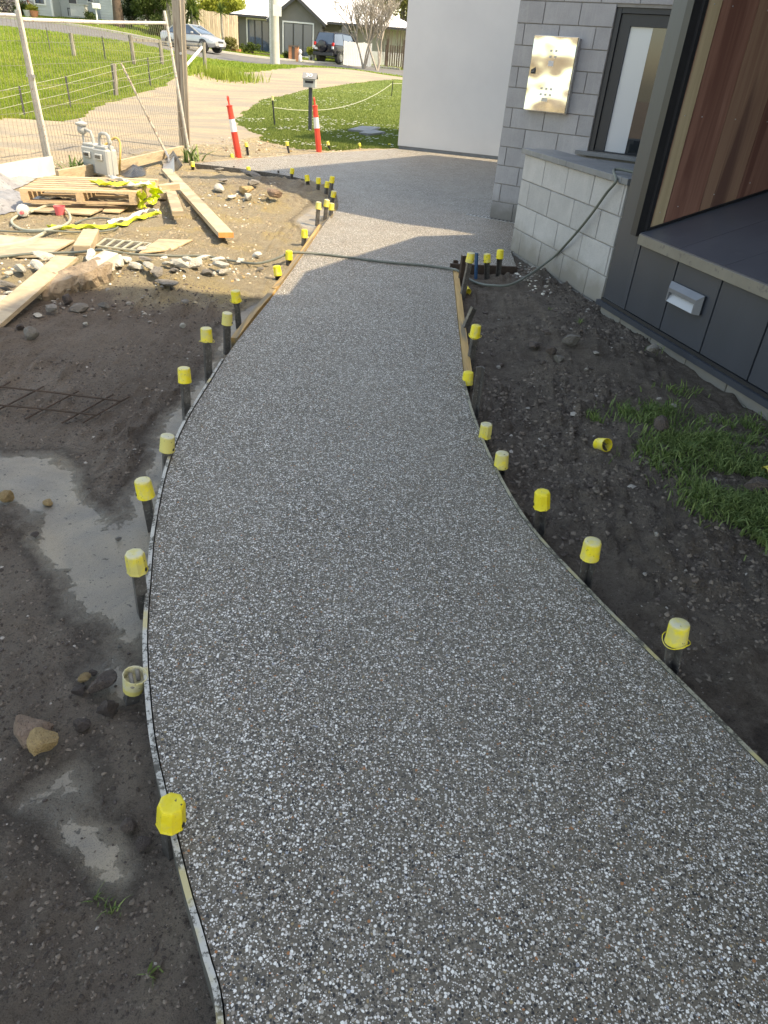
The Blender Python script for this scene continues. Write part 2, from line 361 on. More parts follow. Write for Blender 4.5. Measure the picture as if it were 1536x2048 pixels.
def mat_dirt():
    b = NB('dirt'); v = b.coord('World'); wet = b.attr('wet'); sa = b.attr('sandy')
    n1 = b.noise(v, 2.2, 6, .6); n2 = b.noise(v, 14, 8, .7); n3 = b.noise(v, 70, 6, .75)
    dark = b.mix(b.ramp(n2, [(.3, 0.), (.7, 1.)]), (.09, .066, .049), (.22, .172, .130))
    dark = b.mix(b.ramp(n1, [(.35, 0.), (.65, .6)]), dark, (.22, .18, .143))
    sxx = b.n('SeparateXYZ'); b.l(v, sxx.inputs[0]); mrx = b.n('MapRange'); b.l(sxx.outputs[0], mrx.inputs[0]); mrx.inputs[1].default_value = .1; mrx.inputs[2].default_value = .3; mrx.inputs[3].default_value = 1.; mrx.inputs[4].default_value = 0.
    damp = b.ramp(b.noise(b.coord('World', (1, .7, 1)), 1.3, 6, .62, .5), [(.40, 0.), (.60, 1.)])
    dark = b.mix(mrx.outputs[0], dark, b.mix(damp, (.31, .25, .195), (.195, .150, .113)))
    dark = b.mix(b.math('MULTIPLY', b.ramp(n2, [(.45, 0.), (.75, 1.)]), .5), dark, (.32, .27, .22))
    dark = b.mix(b.ramp(n3, [(.34, .7), (.47, 0.)]), dark, (.038, .028, .021))
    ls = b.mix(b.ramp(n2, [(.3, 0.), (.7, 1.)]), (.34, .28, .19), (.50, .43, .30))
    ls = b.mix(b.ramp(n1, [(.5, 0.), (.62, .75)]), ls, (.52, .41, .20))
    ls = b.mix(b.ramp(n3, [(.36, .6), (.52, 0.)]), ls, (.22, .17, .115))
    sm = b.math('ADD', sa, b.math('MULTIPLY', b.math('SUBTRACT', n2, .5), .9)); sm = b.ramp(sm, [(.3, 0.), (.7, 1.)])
    col = b.mix(sm, dark, ls)  # sand against soil, with part of the shade painted into the darker tone
    # crumbs of pale grit
    vr = b.vor(v, 95); sp = b.n('SeparateColor'); b.l(vr.outputs['Color'], sp.inputs[0])
    g = b.math('MULTIPLY', b.ramp(vr.outputs['Distance'], [(.22, 1.), (.30, 0.)]), b.math('LESS_THAN', sp.outputs[0], .05))
    col = b.mix(g, col, (.33, .30, .26))
    # cement slurry
    sl_ = b.mix(b.ramp(b.noise(v, 3.2, 5, .6, .6), [(.35, 0.), (.65, 1.)]), (.20, .182, .155), (.33, .278, .205))
    wn = b.math('ADD', wet, b.math('MULTIPLY', b.math('SUBTRACT', b.noise(v, 22, 6, .7), .5), .8)); wm = b.ramp(wn, [(.36, 0.), (.80, 1.)])
    rim = b.ramp(wn, [(.12, 0.), (.36, .6), (.62, 0.)]); col = b.mix(rim, col, (.07, .056, .045))
    spots = b.ramp(b.noise(v, 55, 3, .5), [(.65, 0.), (.70, 1.)])
    sl_ = b.mix(b.math('MULTIPLY', spots, .8), sl_, (.05, .043, .036))
    col = b.mix(wm, col, sl_)
    ro = b.mix(wm, (.9, .9, .9), b.ramp(b.noise(v, 6, 3), [(.35, .32), (.7, .6)]))
    hh = b.math('MULTIPLY', b.math('ADD', n3, b.math('MULTIPLY', b.noise(v, 28, 8, .8), 1.6)), b.math('SUBTRACT', 1., b.math('MULTIPLY', wm, .93)))
    fg = b.noise(v, 330, 4, .8); col = b.mix(b.ramp(fg, [(.36, .75), (.46, 0.), (.58, 0.), (.68, .5)]), col, b.mix(b.math('GREATER_THAN', fg, .5), (.04, .032, .026), (.36, .32, .27)))
    n = b.bump(hh, 1., .03)
    return b.fin(col, ro, 0, n, .35)
def mat_gravel():
    b = NB('gravel'); v = b.coord('World'); n1 = b.noise(b.coord('World', (.35, 1.1, 1), rot=(0, 0, .45)), .8, 5, .6); n2 = b.noise(v, 9, 8, .75)
    c = b.mix(b.ramp(n1, [(.44, 0.), (.56, 1.)]), (.345, .28, .19), (.24, .215, .175))
    c = b.mix(b.ramp(n2, [(.35, .75), (.55, 0.)]), c, (.24, .19, .135)); c = b.mix(b.ramp(n2, [(.60, 0.), (.72, .5)]), c, (.48, .42, .32))
    return b.fin(c, .9, 0, b.bump(n2, .7, .03))
def mat_grassbase(name, c1, c2, c3):
    b = NB(name); v = b.coord('World'); n1 = b.noise(v, .35, 5, .6); n2 = b.noise(b.coord('World', (1, .6, 1)), 5, 7, .75)
    c = b.mix(b.ramp(n1, [(.35, 0.), (.65, 1.)]), c1, c2); c = b.mix(b.ramp(n2, [(.38, .8), (.55, 0.)]), c, c3)
    return b.fin(c, .85, 0, b.bump(n2, .8, .05), .2)
def mat_blade(name, c1, c2, c3, trans=True):
    b = NB(name); g = b.n('NewGeometry'); ri = g.outputs['Random Per Island']; v = b.coord('World')
    c = b.mix(b.ramp(ri, [(0., 0.), (1., 1.)]), c1, c2); c = b.mix(b.ramp(b.noise(v, .5, 4), [(.5, 0.), (.72, .8)]), c, c3)
    b.b.inputs['Transmission Weight'].default_value = 0
    b.fin(c, .6, 0, None, .3)
    if trans:
        tr = b.n('BsdfTranslucent'); b.l(c, tr.inputs[0]); mx = b.n('MixShader'); mx.inputs[0].default_value = .35
        b.l(b.b.outputs[0], mx.inputs[1]); b.l(tr.outputs[0], mx.inputs[2]); b.l(mx.outputs[0], b.out.inputs[0])
    return b.m
def mat_wood(name, c1, c2, c3=None, axis=(1, 1, .06), scale=60, rough=.65, rnd=.15, streak=None):
    b = NB(name); v = b.coord('Object', axis, rnd=True); n = b.noise(v, scale, 5, .6, .4); n2 = b.noise(v, scale * .22, 4, .6, .8)
    c = b.mix(b.ramp(n, [(.3, 0.), (.7, 1.)]), c1, c2)
    if c3: c = b.mix(b.ramp(n2, [(.5, 0.), (.6, 1.)]), c, c3)
    k = b.math('MULTIPLY_ADD', b.rand(), rnd * 2); k.node.inputs[2].default_value = 1 - rnd
    cc = b.n('CombineXYZ'); [b.l(k, cc.inputs[i]) for i in range(3)]; c = b.mix(1., c, cc.outputs[0], 'MULTIPLY')
    return b.fin(c, rough, 0, b.bump(n, .25, .002))
def mat_cap(name, dirt=.35, tp=.75):
    b = NB(name); v = b.coord('Object', rnd=True); n = b.noise(v, 28, 6, .7); ge = b.n('NewGeometry')
    sx = b.n('SeparateXYZ'); b.l(b.tc.outputs['Object'], sx.inputs[0])
    c = b.mix(b.ramp(n, [(.35, 0.), (.7, 1.)]), (.78, .62, .02), (.86, .74, .07))
    dm = b.math('MULTIPLY_ADD', b.rand(), .22); dm.node.inputs[2].default_value = dirt - .47
    dn = b.math('ADD', b.noise(v, 17, 5, .7), dm); c = b.mix(b.ramp(dn, [(.42, 0.), (.60, .85)]), c, (.58, .52, .20))
    topm = b.ramp(sx.outputs[2], [(.0, 0.), (.5, 0.), (1., 1.)])
    mr = b.n('MapRange'); b.l(sx.outputs[2], mr.inputs[0]); mr.inputs[1].default_value = .064; mr.inputs[2].default_value = .0725
    tn = b.math('MULTIPLY', mr.outputs[0], b.ramp(b.noise(v, 30, 4), [(.3, .2), (.6, 1.)])); tn = b.math('MULTIPLY', tn, b.math('MULTIPLY', b.math('GREATER_THAN', b.rand(), .45 if tp < .8 else -1.), tp))
    c = b.mix(tn, c, (.60, .57, .42))
    c = b.mix(b.ramp(b.noise(v, 80, 3, .6), [(.66, 0.), (.70, .9)]), c, (.06, .055, .04))
    return b.fin(c, .45, 0, b.bump(n, .2, .002), .4)
def mat_strip(name, white, side):
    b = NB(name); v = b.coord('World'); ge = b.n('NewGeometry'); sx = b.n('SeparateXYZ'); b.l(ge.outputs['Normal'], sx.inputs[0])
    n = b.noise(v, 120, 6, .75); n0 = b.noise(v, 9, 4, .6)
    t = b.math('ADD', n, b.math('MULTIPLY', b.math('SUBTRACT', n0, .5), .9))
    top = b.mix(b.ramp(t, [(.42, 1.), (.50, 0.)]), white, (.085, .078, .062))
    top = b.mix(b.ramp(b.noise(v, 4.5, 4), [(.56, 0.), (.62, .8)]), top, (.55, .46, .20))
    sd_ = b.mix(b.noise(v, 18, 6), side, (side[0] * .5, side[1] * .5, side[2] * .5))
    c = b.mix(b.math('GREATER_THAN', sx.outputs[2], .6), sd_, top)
    return b.fin(c, .6, 0, b.bump(n, .3, .002))
def mat_block(name, c1, c2, stain):
    b = NB(name); v = b.coord('Object', rnd=True); w = b.coord('World'); n = b.noise(v, 5, 5, .6); f = b.noise(v, 120, 5, .8)
    st = b.noise(b.coord('World', (9, 9, .8)), 4, 4, .6)
    c = b.mix(b.ramp(n, [(.3, 0.), (.7, 1.)]), c1, c2); c = b.mix(b.ramp(f, [(.33, .5), (.5, 0.)]), c, (c1[0] * .6, c1[1] * .6, c1[2] * .6))
    c = b.mix(b.ramp(st, [(.52, 0.), (.75, .22)]), c, (.55, .55, .53))
    sx = b.n('SeparateXYZ'); b.l(w, sx.inputs[0]); mr = b.n('MapRange'); b.l(b.math('ADD', sx.outputs[2], b.math('MULTIPLY', b.noise(w, 5, 4), -.35)), mr.inputs[0]); mr.inputs[1].default_value = .12; mr.inputs[2].default_value = -.12
    c = b.mix(b.math('MULTIPLY', mr.outputs[0], .75), c, stain)
    k = b.math('MULTIPLY_ADD', b.rand(), .16); k.node.inputs[2].default_value = .92
    cc = b.n('CombineXYZ'); [b.l(k, cc.inputs[i]) for i in range(3)]; c = b.mix(1., c, cc.outputs[0], 'MULTIPLY')
    return b.fin(c, .88, 0, b.bump(f, .35, .003), .3)
def mat_glass(name, c=(.02, .025, .03), rough=.03):
    b = NB(name); return b.fin(c, rough, 0, None, 1.)
def mat_stone(name, c1, c2, c3):
    return M_var(name, c1, c2, 2.2, .88, 0, 1., .02, rnd=.25, c3=c3, kind='Object', fine=9)

mPath = mat_path(); mDirt = mat_dirt(); mGravel = mat_gravel()
mLawn = mat_grassbase('lawn_base', (.12, .17, .035), (.17, .21, .05), (.06, .09, .02))
mPad = mat_grassbase('paddock_base', (.12, .19, .03), (.18, .24, .045), (.06, .11, .015))
mBladeP = mat_blade('grass_paddock', (.14, .22, .025), (.30, .38, .06), (.36, .38, .09))
mBladeL = mat_blade('grass_lawn', (.11, .17, .03), (.26, .30, .09), (.17, .22, .05))
mBladeN = mat_blade('grass_weeds', (.07, .13, .035), (.26, .34, .12), (.26, .27, .12))
mRoad = M_var('asphalt', (.10, .10, .10), (.15, .15, .148), 2, .9, 0, .4, .01, rnd=0, kind='World')
mKerb = M_var('kerb_concrete', (.40, .38, .33), (.50, .48, .43), 3, .85, rnd=0)
mCap = mat_cap('cap_plastic', .30); mCapD = mat_cap('cap_plastic_dirty', .43, .95)
mSteelD = M_var('dark_steel', (.075, .072, .07), (.18, .17, .16), 25, .42, .55, .3, .002, c3=(.30, .30, .30), rnd=.2)
mSteelB = M_var('blue_painted_steel', (.02, .09, .20), (.03, .12, .26), 20, .45, .2, .2, .002, c3=(.05, .05, .06))
mRust = M_var('rusty_steel', (.05, .036, .028), (.09, .06, .045), 30, .8, .3, .4, .002, rnd=.1)
mGalv = M_var('galvanised', (.38, .39, .40), (.52, .53, .54), 14, .42, .75, .1, .002, c3=(.30, .17, .10), rnd=.08)
mRail = M_var('painted_rail', (.62, .60, .55), (.74, .72, .66), 10, .5, .1, .1, .002, c3=(.36, .20, .12), rnd=.05)
mWire = M_var('wire', (.30, .28, .24), (.42, .38, .30), 10, .5, .6, 0, rnd=0)
mStripL = mat_strip('form_strip', (.52, .51, .46), (.14, .135, .12)); mStripR = mat_strip('form_strip_right', (.36, .34, .25), (.10, .095, .08))
mFormT = mat_wood('form_timber', (.42, .25, .085), (.58, .38, .15), (.22, .17, .10), axis=(6, .4, 6), scale=8)
mPine = mat_wood('pine', (.40, .31, .20), (.54, .44, .30), (.33, .26, .18), axis=(.5, .5, 3), scale=22, rnd=.12)
mPallet = mat_wood('pallet_wood', (.42, .30, .18), (.56, .42, .27), (.33, .25, .17), axis=(.5, 3, 3), scale=25, rnd=.15)
mEndR = M_var('painted_end', (.62, .24, .06), (.70, .33, .12), 20, .6)
mGrayW = mat_wood('weathered_timber', (.28, .24, .19), (.42, .37, .29), (.18, .13, .09), axis=(3, 3, .25), scale=22, rnd=.12)
mOld = mat_wood('old_grey_timber', (.16, .145, .12), (.27, .25, .21), (.09, .08, .065), axis=(3, 3, .3), scale=18)
mPaling = mat_wood('paling', (.38, .31, .22), (.52, .44, .32), (.30, .24, .18), axis=(3, 3, .3), scale=12, rnd=.2)
mBlkG = mat_block('grey_block', (.33, .33, .345), (.40, .40, .415), (.13, .12, .10))
mBlkL = mat_block('pale_block', (.37, .37, .37), (.46, .455, .45), (.20, .18, .145))
mMort = M_var('mortar', (.23, .225, .215), (.31, .30, .285), 10, .95, rnd=0)
mSlate = M_var('slate_cap', (.15, .16, .17), (.21, .22, .23), 5, .6, 0, .3, .003, c3=(.24, .245, .25), rnd=.05)
mWhite = M_var('white_render', (.60, .60, .61), (.655, .655, .66), 1.2, .85, 0, .35, .003, rnd=0, fine=90)
mChar = M_var('charcoal_panel', (.037, .044, .058), (.047, .055, .071), 4, .42, 0, .12, .002, grain=(1, 1, .15), rnd=.05, c3=(.042, .048, .060), fine=30)
mCharD = M_var('charcoal_dark', (.012, .013, .016), (.018, .019, .022), 4, .5, 0, 0)
mLid = M_var('lid_metal', (.080, .089, .112), (.112, .122, .147), 2.5, .36, .25, .1, .002, c3=(.10, .11, .13), rnd=.04)
mCapT = M_var('cap_trim', (.16, .15, .13), (.20, .19, .165), 6, .5, .2, .15, .002, c3=(.11, .105, .10))
mBoards = [mat_wood('cladding_red_brown', (.22, .10, .075), (.31, .165, .125), (.17, .075, .058), axis=(1, 1, .05), scale=40, rough=.5, rnd=.12),
           mat_wood('cladding_sapwood', (.38, .28, .16), (.47, .36, .21), (.20, .11, .07), axis=(1, 1, .04), scale=30, rough=.55, rnd=.03),
           mat_wood('cladding_brown', (.25, .14, .10), (.34, .215, .15), (.14, .075, .06), axis=(1, 1, .04), scale=34, rough=.5, rnd=.1)]
mScrew = M_var('screw', (.6, .6, .6), (.7, .7, .7), 4, .3, .9, 0)
mFrame = M_var('window_frame_charcoal', (.012, .017, .026), (.018, .024, .034), 4, .4, 0, .05)
mHose = M_var('hose_rubber', (.10, .115, .10), (.15, .165, .14), 12, .5, 0, .1, rnd=.05)
mHoseL = M_var('hose_pale', (.34, .35, .27), (.44, .44, .35), 12, .5, 0, .1, rnd=.05)
mCond = M_var('yellow_conduit', (.48, .33, .10), (.60, .43, .15), 10, .4, 0, .05)
mRed = M_var('bollard_red', (.78, .045, .028), (.86, .08, .05), 4, .45, 0, .05, rnd=.05)
mRefl = M_var('bollard_band', (.70, .70, .72), (.80, .80, .82), 4, .35, 0, 0)
mGMet = M_var('meter_grey', (.36, .37, .36), (.46, .47, .45), 5, .55, .1, .1, rnd=.1)
mVest = M_var('vest_yellow', (.60, .74, .03), (.75, .88, .10), 10, .7, 0, .3)
mVestS = M_var('vest_silver', (.52, .53, .50), (.66, .66, .62), 10, .4, .1, .3)
mBlackP = M_var('black_plastic', (.02, .02, .022), (.05, .05, .055), 8, .28, 0, .5, .02, c3=(.12, .12, .12))
mGreyP = M_var('grey_plastic', (.20, .20, .21), (.34, .34, .35), 6, .35, 0, .6, .02, c3=(.10, .10, .10))
mClear = M_var('pale_plastic', (.55, .55, .52), (.70, .70, .66), 5, .3, 0, .3, .01)
mPink = M_var('pink_plastic', (.72, .10, .12), (.80, .16, .18), 5, .5, 0, 0)
mRock = [mat_stone('rock_tan', (.26, .175, .12), (.38, .27, .20), (.15, .10, .075)), mat_stone('rock_dark', (.07, .056, .05), (.13, .10, .085), (.20, .15, .11)),
         mat_stone('rock_pale', (.58, .55, .47), (.72, .69, .61), (.45, .41, .34)), mat_stone('rock_grey', (.20, .185, .165), (.32, .295, .26), (.13, .115, .10)), mat_stone('rock_ochre', (.36, .24, .10), (.48, .34, .17), (.24, .15, .08))]
mBark = M_var('bark', (.10, .085, .07), (.17, .145, .12), 6, .9, 0, .6, .02)
mBarkP = M_var('pale_bark', (.27, .235, .20), (.38, .34, .29), 8, .85, 0, .4, .01)
mTrunkD = M_var('brown_trunk', (.085, .06, .045), (.14, .10, .075), 5, .9, 0, .8, .05)
print('materials done')

# ================================================================== GROUND
def seg(a, b, step): n = max(1, int(round((b - a) / step))); return list(np.linspace(a, b, n, endpoint=False))
xs = np.array(list(-np.geomspace(500, 42, 14)) [:-1] + seg(-42, -34, 2) + seg(-34, -6.5, .22) + seg(-6.5, -2.3, .045) + seg(-2.3, -.2, .0165) + seg(-.2, .34, .09) + seg(.34, 2.5, .0185) + seg(2.5, 8, .3) + seg(8, 14, 2) + list(np.geomspace(14, 500, 12)))
ys = np.array([-60, -30, -12, -5, -2, -1, 0] + list(.25 * 1.0235 ** np.arange(0, 172)))
ys = np.concatenate([ys, [y for y in np.arange(ys[-1] + .12, 22, .13)]]); ys = np.concatenate([ys, np.arange(ys[-1] + .2, 70, .25), np.geomspace(72, 900, 16)])
XX, YY = np.meshgrid(xs, ys); ZZ = tz(XX, YY)
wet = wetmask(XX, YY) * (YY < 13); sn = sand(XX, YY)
nearm = 1 - sstep(12.5, 14.5, YY)
de = polydist(XX, YY, EDGEALL)
rough = .021 * fbm(XX, YY, 9, 5, 3, .70) + .012 * (.5 - np.abs(fbm(XX, YY, 4.5, 3, 91)) * 2) + .018 * fbm(XX, YY, 2.2, 3, 8)
cl = fbm(XX, YY, 26, 3, 12); rough += .026 * np.maximum(cl - .08, 0) / .4 * sstep(-.25, .3, fbm(XX, YY, 1.7, 3, 40))
rk = fbm(XX, YY, 13, 3, 77); rough += .016 * np.maximum(rk - .22, 0) / .4 * (YY > 4) * (XX < 0)
rough *= np.where(XX > .3, 1.25, 1.0)
ZZ = ZZ + nearm * (rough * (1 - .93 * wet) - .012 * wet)
ZZ = ZZ + .02 * fbm(XX, YY, .8, 3, 50) * sstep(14, 20, YY)
cx = .25 * (XX[:-1, :-1] + XX[1:, :-1] + XX[:-1, 1:] + XX[1:, 1:]); cy = .25 * (YY[:-1, :-1] + YY[1:, :-1] + YY[:-1, 1:] + YY[1:, 1:])
inp = inpoly(XX, YY, PATH); dpath = polydist(XX, YY, PATH + PATH[:1])
ZZ = np.where(inp & (dpath > .03), np.minimum(ZZ, -.12), ZZ)
def TP(*a): return [tuple(aty(*q)[:2]) for q in a]
driveway_poly = [(-30, 12.5)] + TP((-60, 275, 15.5), (0, 262, 16.3), (90, 240, 19.6), (160, 222, 22.6), (235, 198, 28), (330, 171, 36), (420, 150, 42), (500, 143, 45), (600, 133, 49), (700, 137, 51)) + [(1.6, 50.2), (8, 50), (8, 46.5)] + \
    TP((800, 157, 47), (700, 165, 42), (600, 180, 37), (520, 197, 30), (485, 220, 25), (475, 240, 22), (490, 262, 19), (520, 272, 17.6), (470, 292, 15.6), (380, 296, 14.9)) + [(-4.3, 13.9), (-5.0, 10.35), (-7, 10.1), (-30, 10.1)]
jx = cx + .25 * fbm(cx, cy, .9, 4, 31); jy = cy + .45 * fbm(cx, cy, .7, 4, 32)
isdrive = inpoly(jx, jy, driveway_poly)
road_near = [(-60, 50), (-34, 50)] + TP((0, 50, 50), (100, 62, 50), (200, 76, 50), (300, 92, 50), (400, 112, 48.5), (480, 125, 50), (548, 132, 50), (620, 133.5, 52), (700, 140, 52.5), (800, 151, 52)) + [(14, 52), (60, 52)]
road_far = [(-60, 57), (-34, 57)] + TP((0, 45, 57.5), (200, 68, 57.5), (300, 82, 57.5), (410, 105, 57.5), (540, 120, 59), (640, 129, 60.5), (730, 135, 61), (800, 140, 61)) + [(14, 61), (60, 61)]
road_poly = road_near + road_far[::-1]
isroad = inpoly(cx, cy, road_poly) & ~isdrive
lawn_poly = TP((475, 240, 22), (490, 262, 19), (520, 272, 17.6)) + [(-3.0, 16.2), (-2.3, 15.5), (-1.4, 16.1), (-.3, 17.3), (8, 16.5), (14, 17), (14, 46), (8, 46.5)] + TP((800, 157, 47), (700, 165, 42), (600, 180, 37), (520, 197, 30), (485, 220, 25))
islawn = inpoly(jx, jy, lawn_poly) & ~isdrive
rn = np.interp(cx, [p[0] for p in road_near], [p[1] for p in road_near]); rf_ = np.interp(cx, [p[0] for p in road_far], [p[1] for p in road_far])
isverge = (cy >= rf_) & ~isroad
dl = [(-60, 14.5), (-12, 14.5)] + driveway_poly[1:11]
ispad = ~isdrive & ~isroad & ~islawn & ~isverge & (cy > np.interp(cx, [p[0] for p in dl], [p[1] for p in dl])) & (cy > 14.2)
isbackl = ~isdrive & ~isroad & ~islawn & ~isverge & ~ispad & (cy > 18)
ground_cls = np.zeros(cx.shape, int)
ground_cls[isdrive] = 1; ground_cls[islawn | isbackl] = 2; ground_cls[ispad] = 3; ground_cls[isroad] = 4; ground_cls[isverge] = 5
allV = np.stack([XX.ravel(), YY.ravel(), ZZ.ravel()], 1); nx_ = len(xs)
ii, jj = np.meshgrid(np.arange(len(ys) - 1), np.arange(nx_ - 1), indexing='ij')
quads = np.stack([ii * nx_ + jj, ii * nx_ + jj + 1, (ii + 1) * nx_ + jj + 1, (ii + 1) * nx_ + jj], -1)
def subset(name, mask, mat):
    q = quads[mask]; used, inv = np.unique(q.ravel(), return_inverse=True)
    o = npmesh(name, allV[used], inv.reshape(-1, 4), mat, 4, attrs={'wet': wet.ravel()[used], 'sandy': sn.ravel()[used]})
    o.data.polygons.foreach_set('use_smooth', np.ones(len(q), bool)); o['kind'] = 'structure'; return o
for k, (n_, m_) in enumerate((('ground', mDirt), ('gravel_driveway', mGravel), ('lawn', mLawn), ('paddock', mPad), ('road', mRoad), ('verge', mPad))): subset(n_, ground_cls == k, m_)
print('ground', len(allV))
_xi = xs; _yi = ys
def gz(x, y):
    i = int(np.clip(np.searchsorted(ys, y) - 1, 0, len(ys) - 2)); j = int(np.clip(np.searchsorted(xs, x) - 1, 0, nx_ - 2))
    fx = (x - xs[j]) / (xs[j + 1] - xs[j]); fy = (y - ys[i]) / (ys[i + 1] - ys[i])
    return float((ZZ[i, j] * (1 - fx) + ZZ[i, j + 1] * fx) * (1 - fy) + (ZZ[i + 1, j] * (1 - fx) + ZZ[i + 1, j + 1] * fx) * fy)
def gzv(x, y):
    i = np.clip(np.searchsorted(ys, y) - 1, 0, len(ys) - 2); j = np.clip(np.searchsorted(xs, x) - 1, 0, nx_ - 2)
    fx = (x - xs[j]) / (xs[j + 1] - xs[j]); fy = (y - ys[i]) / (ys[i + 1] - ys[i])
    return (ZZ[i, j] * (1 - fx) + ZZ[i, j + 1] * fx) * (1 - fy) + (ZZ[i + 1, j] * (1 - fx) + ZZ[i + 1, j + 1] * fx) * fy
def X(u, v, Y=None, dz=0.):
    """ground point seen at u,v"""
    if Y is None: P = G(u, v, dz); x, y = P[0], P[1]
    else: P = aty(u, v, Y); x, y = P[0], P[1]
    return Vector((float(x), float(y), gz(x, y) + dz))

# kerb along the far side of the road
mb = MB(); kp = [p for p in road_far if -40 < p[0] < 14]
kp2 = [np.array(p) for p in spline(kp, 4)]
for a, b in zip(kp2[:-1], kp2[1:]):
    za, zb = gz(*a), gz(*b)
    mb.hexa([(a[0], a[1], za - .1), (b[0], b[1], zb - .1), (b[0], b[1] + .35, zb - .1), (a[0], a[1] + .35, za - .1)], [(a[0], a[1], za + .11), (b[0], b[1], zb + .11), (b[0], b[1] + .35, zb + .12), (a[0], a[1] + .35, za + .12)])
kb = mb.build('kerb', mKerb); kb['kind'] = 'structure'

# ================================================================== PATH (poured slab)
mb = MB(); mb.prism(PATH, -.11, 0.0); path = mb.build('path', mPath); path['kind'] = 'structure'
def strip(name, pts, w, z0, z1, mat, label, cat, out=1, top_wob=0.0):
    P = [np.array(p[:2], float) for p in pts]; mb = MB(); pr = []
    for i, p in enumerate(P):
        t = P[min(i + 1, len(P) - 1)] - P[max(i - 1, 0)]; t /= np.hypot(*t); n = np.array([-t[1], t[0]]) * out
        a = p + n * .0035; b = p + n * (.0035 + w); wz = top_wob * math.sin(i * 1.7)
        pr.append([(a[0], a[1], z0), (b[0], b[1], z0), (b[0], b[1], z1 + wz), (a[0], a[1], z1 + wz)])
    vs = [q for s_ in pr for q in s_]; fs = []
    for i in range(len(pr) - 1):
        for k in range(4): fs.append((i * 4 + k, i * 4 + (k + 1) % 4, (i + 1) * 4 + (k + 1) % 4, (i + 1) * 4 + k))
    fs += [(0, 1, 2, 3), tuple(len(vs) - 4 + k for k in range(4))]
    mb.add(vs, fs); o = mb.build(name, mat); return tag(o, label, cat)
iL = [i for i, p in enumerate(LEFTS) if p[1] <= 4.05][-1]
strip('formwork_strip', LEFTS[:iL], .013, -.13, .006, mStripL, 'thin white paint-flecked formwork strip curving along the left edge of the path', 'formwork', 1)
strip('formwork_timber', [(-.997, 4.2), (-.985, 4.8), (-.955, 5.35)], .038, -.09, .012, mFormT, 'ochre formwork timber at left path edge, nearer the camera of the two timbers', 'formwork', 1)
strip('formwork_timber', [(-.955, 5.36), (-.93, 6.7), (-.92, 7.95)], .034, -.09, .016, mFormT, 'sunlit orange formwork timber at left path edge, further along by the small capped pegs', 'formwork', 1)
strip('formwork_strip', CURVES, .010, -.11, .004, mSteelD, 'dark thin formwork strip round the far bend of the slab', 'formwork', 1)
strip('formwork_strip', RIGHTS, .014, -.12, .005, mStripR, 'thin yellow-stained formwork strip curving along the right edge of the path', 'formwork', 1)
strip('formwork_timber', RTIM[::-1] , .045, -.09, .014, mFormT, 'dirty ochre formwork timber on the right edge of the path, ending at the hose', 'formwork', 1)
strip('formwork_strip', SLABFAR, .035, -.10, .006, mPine, 'pale timber edge board along the far side of the concrete slab', 'formwork', 1)
# little formwork box by the low wall
mb = MB(); mb.beam((.41, 6.60, -.03), (1.03, 6.70, -.03), .03, .12); o = mb.build('formwork_board', mRust); tag(o, 'dark rusty formwork board behind the blue stake, beside the low pale wall', 'formwork')

# ================================================================== BUILDINGS (right)
D1 = unit(.28, -.96); D2 = unit(.96, .28); P0 = np.array([1.552, 5.5525]); SHX = -.764; SHY = .162
def pw(P, s, d, z, off=0., n=None):
    q = np.array(P[:2]) + d * s
    if n is not None: q = q + n * off
    return Vector((q[0], q[1], z))
# --- grey block building
gC = gp(978, 435)[:2]; DG = unit(math.cos(R(-30)), math.sin(R(-30))); NG = np.array([DG[1], -DG[0]])  # NG faces the camera
if NG[1] > 0: NG = -NG
DB = -NG
house = thing('block_house', (gC[0], gC[1], 0), 'grey concrete block house wall with a charcoal-framed window, behind the low pale wall', 'house')
WL = 3.6
win_s0, win_s1, win_z0, win_z1 = 1.07, 2.35, .86, 2.17
# mortar core behind the blocks with a real window opening
mb = MB()
def slab(mb, P, d, n, s0, s1, z0, z1, o0, o1):
    lo = [pw(P, s0, d, z0, o0, n), pw(P, s1, d, z0, o0, n), pw(P, s1, d, z0, o1, n), pw(P, s0, d, z0, o1, n)]
    hi = [Vector((v[0], v[1], z1)) for v in lo]; mb.hexa(lo, hi)
for (a, b, z0, z1) in ((.006, win_s0, -.2, 5.5), (win_s1, WL, -.2, 5.5), (win_s0, win_s1, -.2, win_z0), (win_s0, win_s1, win_z1, 5.5)): slab(mb, gC, DG, NG, a, b, z0, z1, -.012, -.19)
mb.build('mortar', mMort, house)
mb = MB(); A = gC - NG * .0; b0 = gC + NG * (-.19) + DG * .006; b1 = gC + NG * (-7.0) + DG * .006; b2 = b1 + DG * 4.8; b3 = b0 + DG * 4.8
mb.prism([b0, b1, b2, b3], 2.62, 5.5); mb.prism([b0 + DG * .0, b1, b1 + DG * .2, b0 + DG * .2], -.2, 2.61); mb.prism([b3, b3 - DG * .2, b2 - DG * .2, b2], -.2, 2.61); mb.prism([b1 + DG * .21, b1 + DG * .21 + NG * .2, b2 - DG * .21 + NG * .2, b2 - DG * .21], -.2, 2.61)
mb.build('wall', mBlkG, house)
bcache = {}
def block(L, h, P, d, n, s, z, mat, parent, dep=.05, proud=0., key=''):
    k = (round(L, 3), round(h, 3), key)
    ang = math.atan2(d[1], d[0])
    if k not in bcache:
        mb = MB(); mb.box((L / 2, 0, h / 2), (L, dep, h)); o = mb.build('block', mat, parent, local=True, bevel=.0025); bcache[k] = o
    else:
        o = bcache[k].copy(); S.collection.objects.link(o); o.parent = parent
    q = pw(P, s, d, z, -dep / 2 + proud + random.uniform(-.001, .001), n); o.location = q - worldloc(parent); o.rotation_euler = (0, 0, ang)
    return o
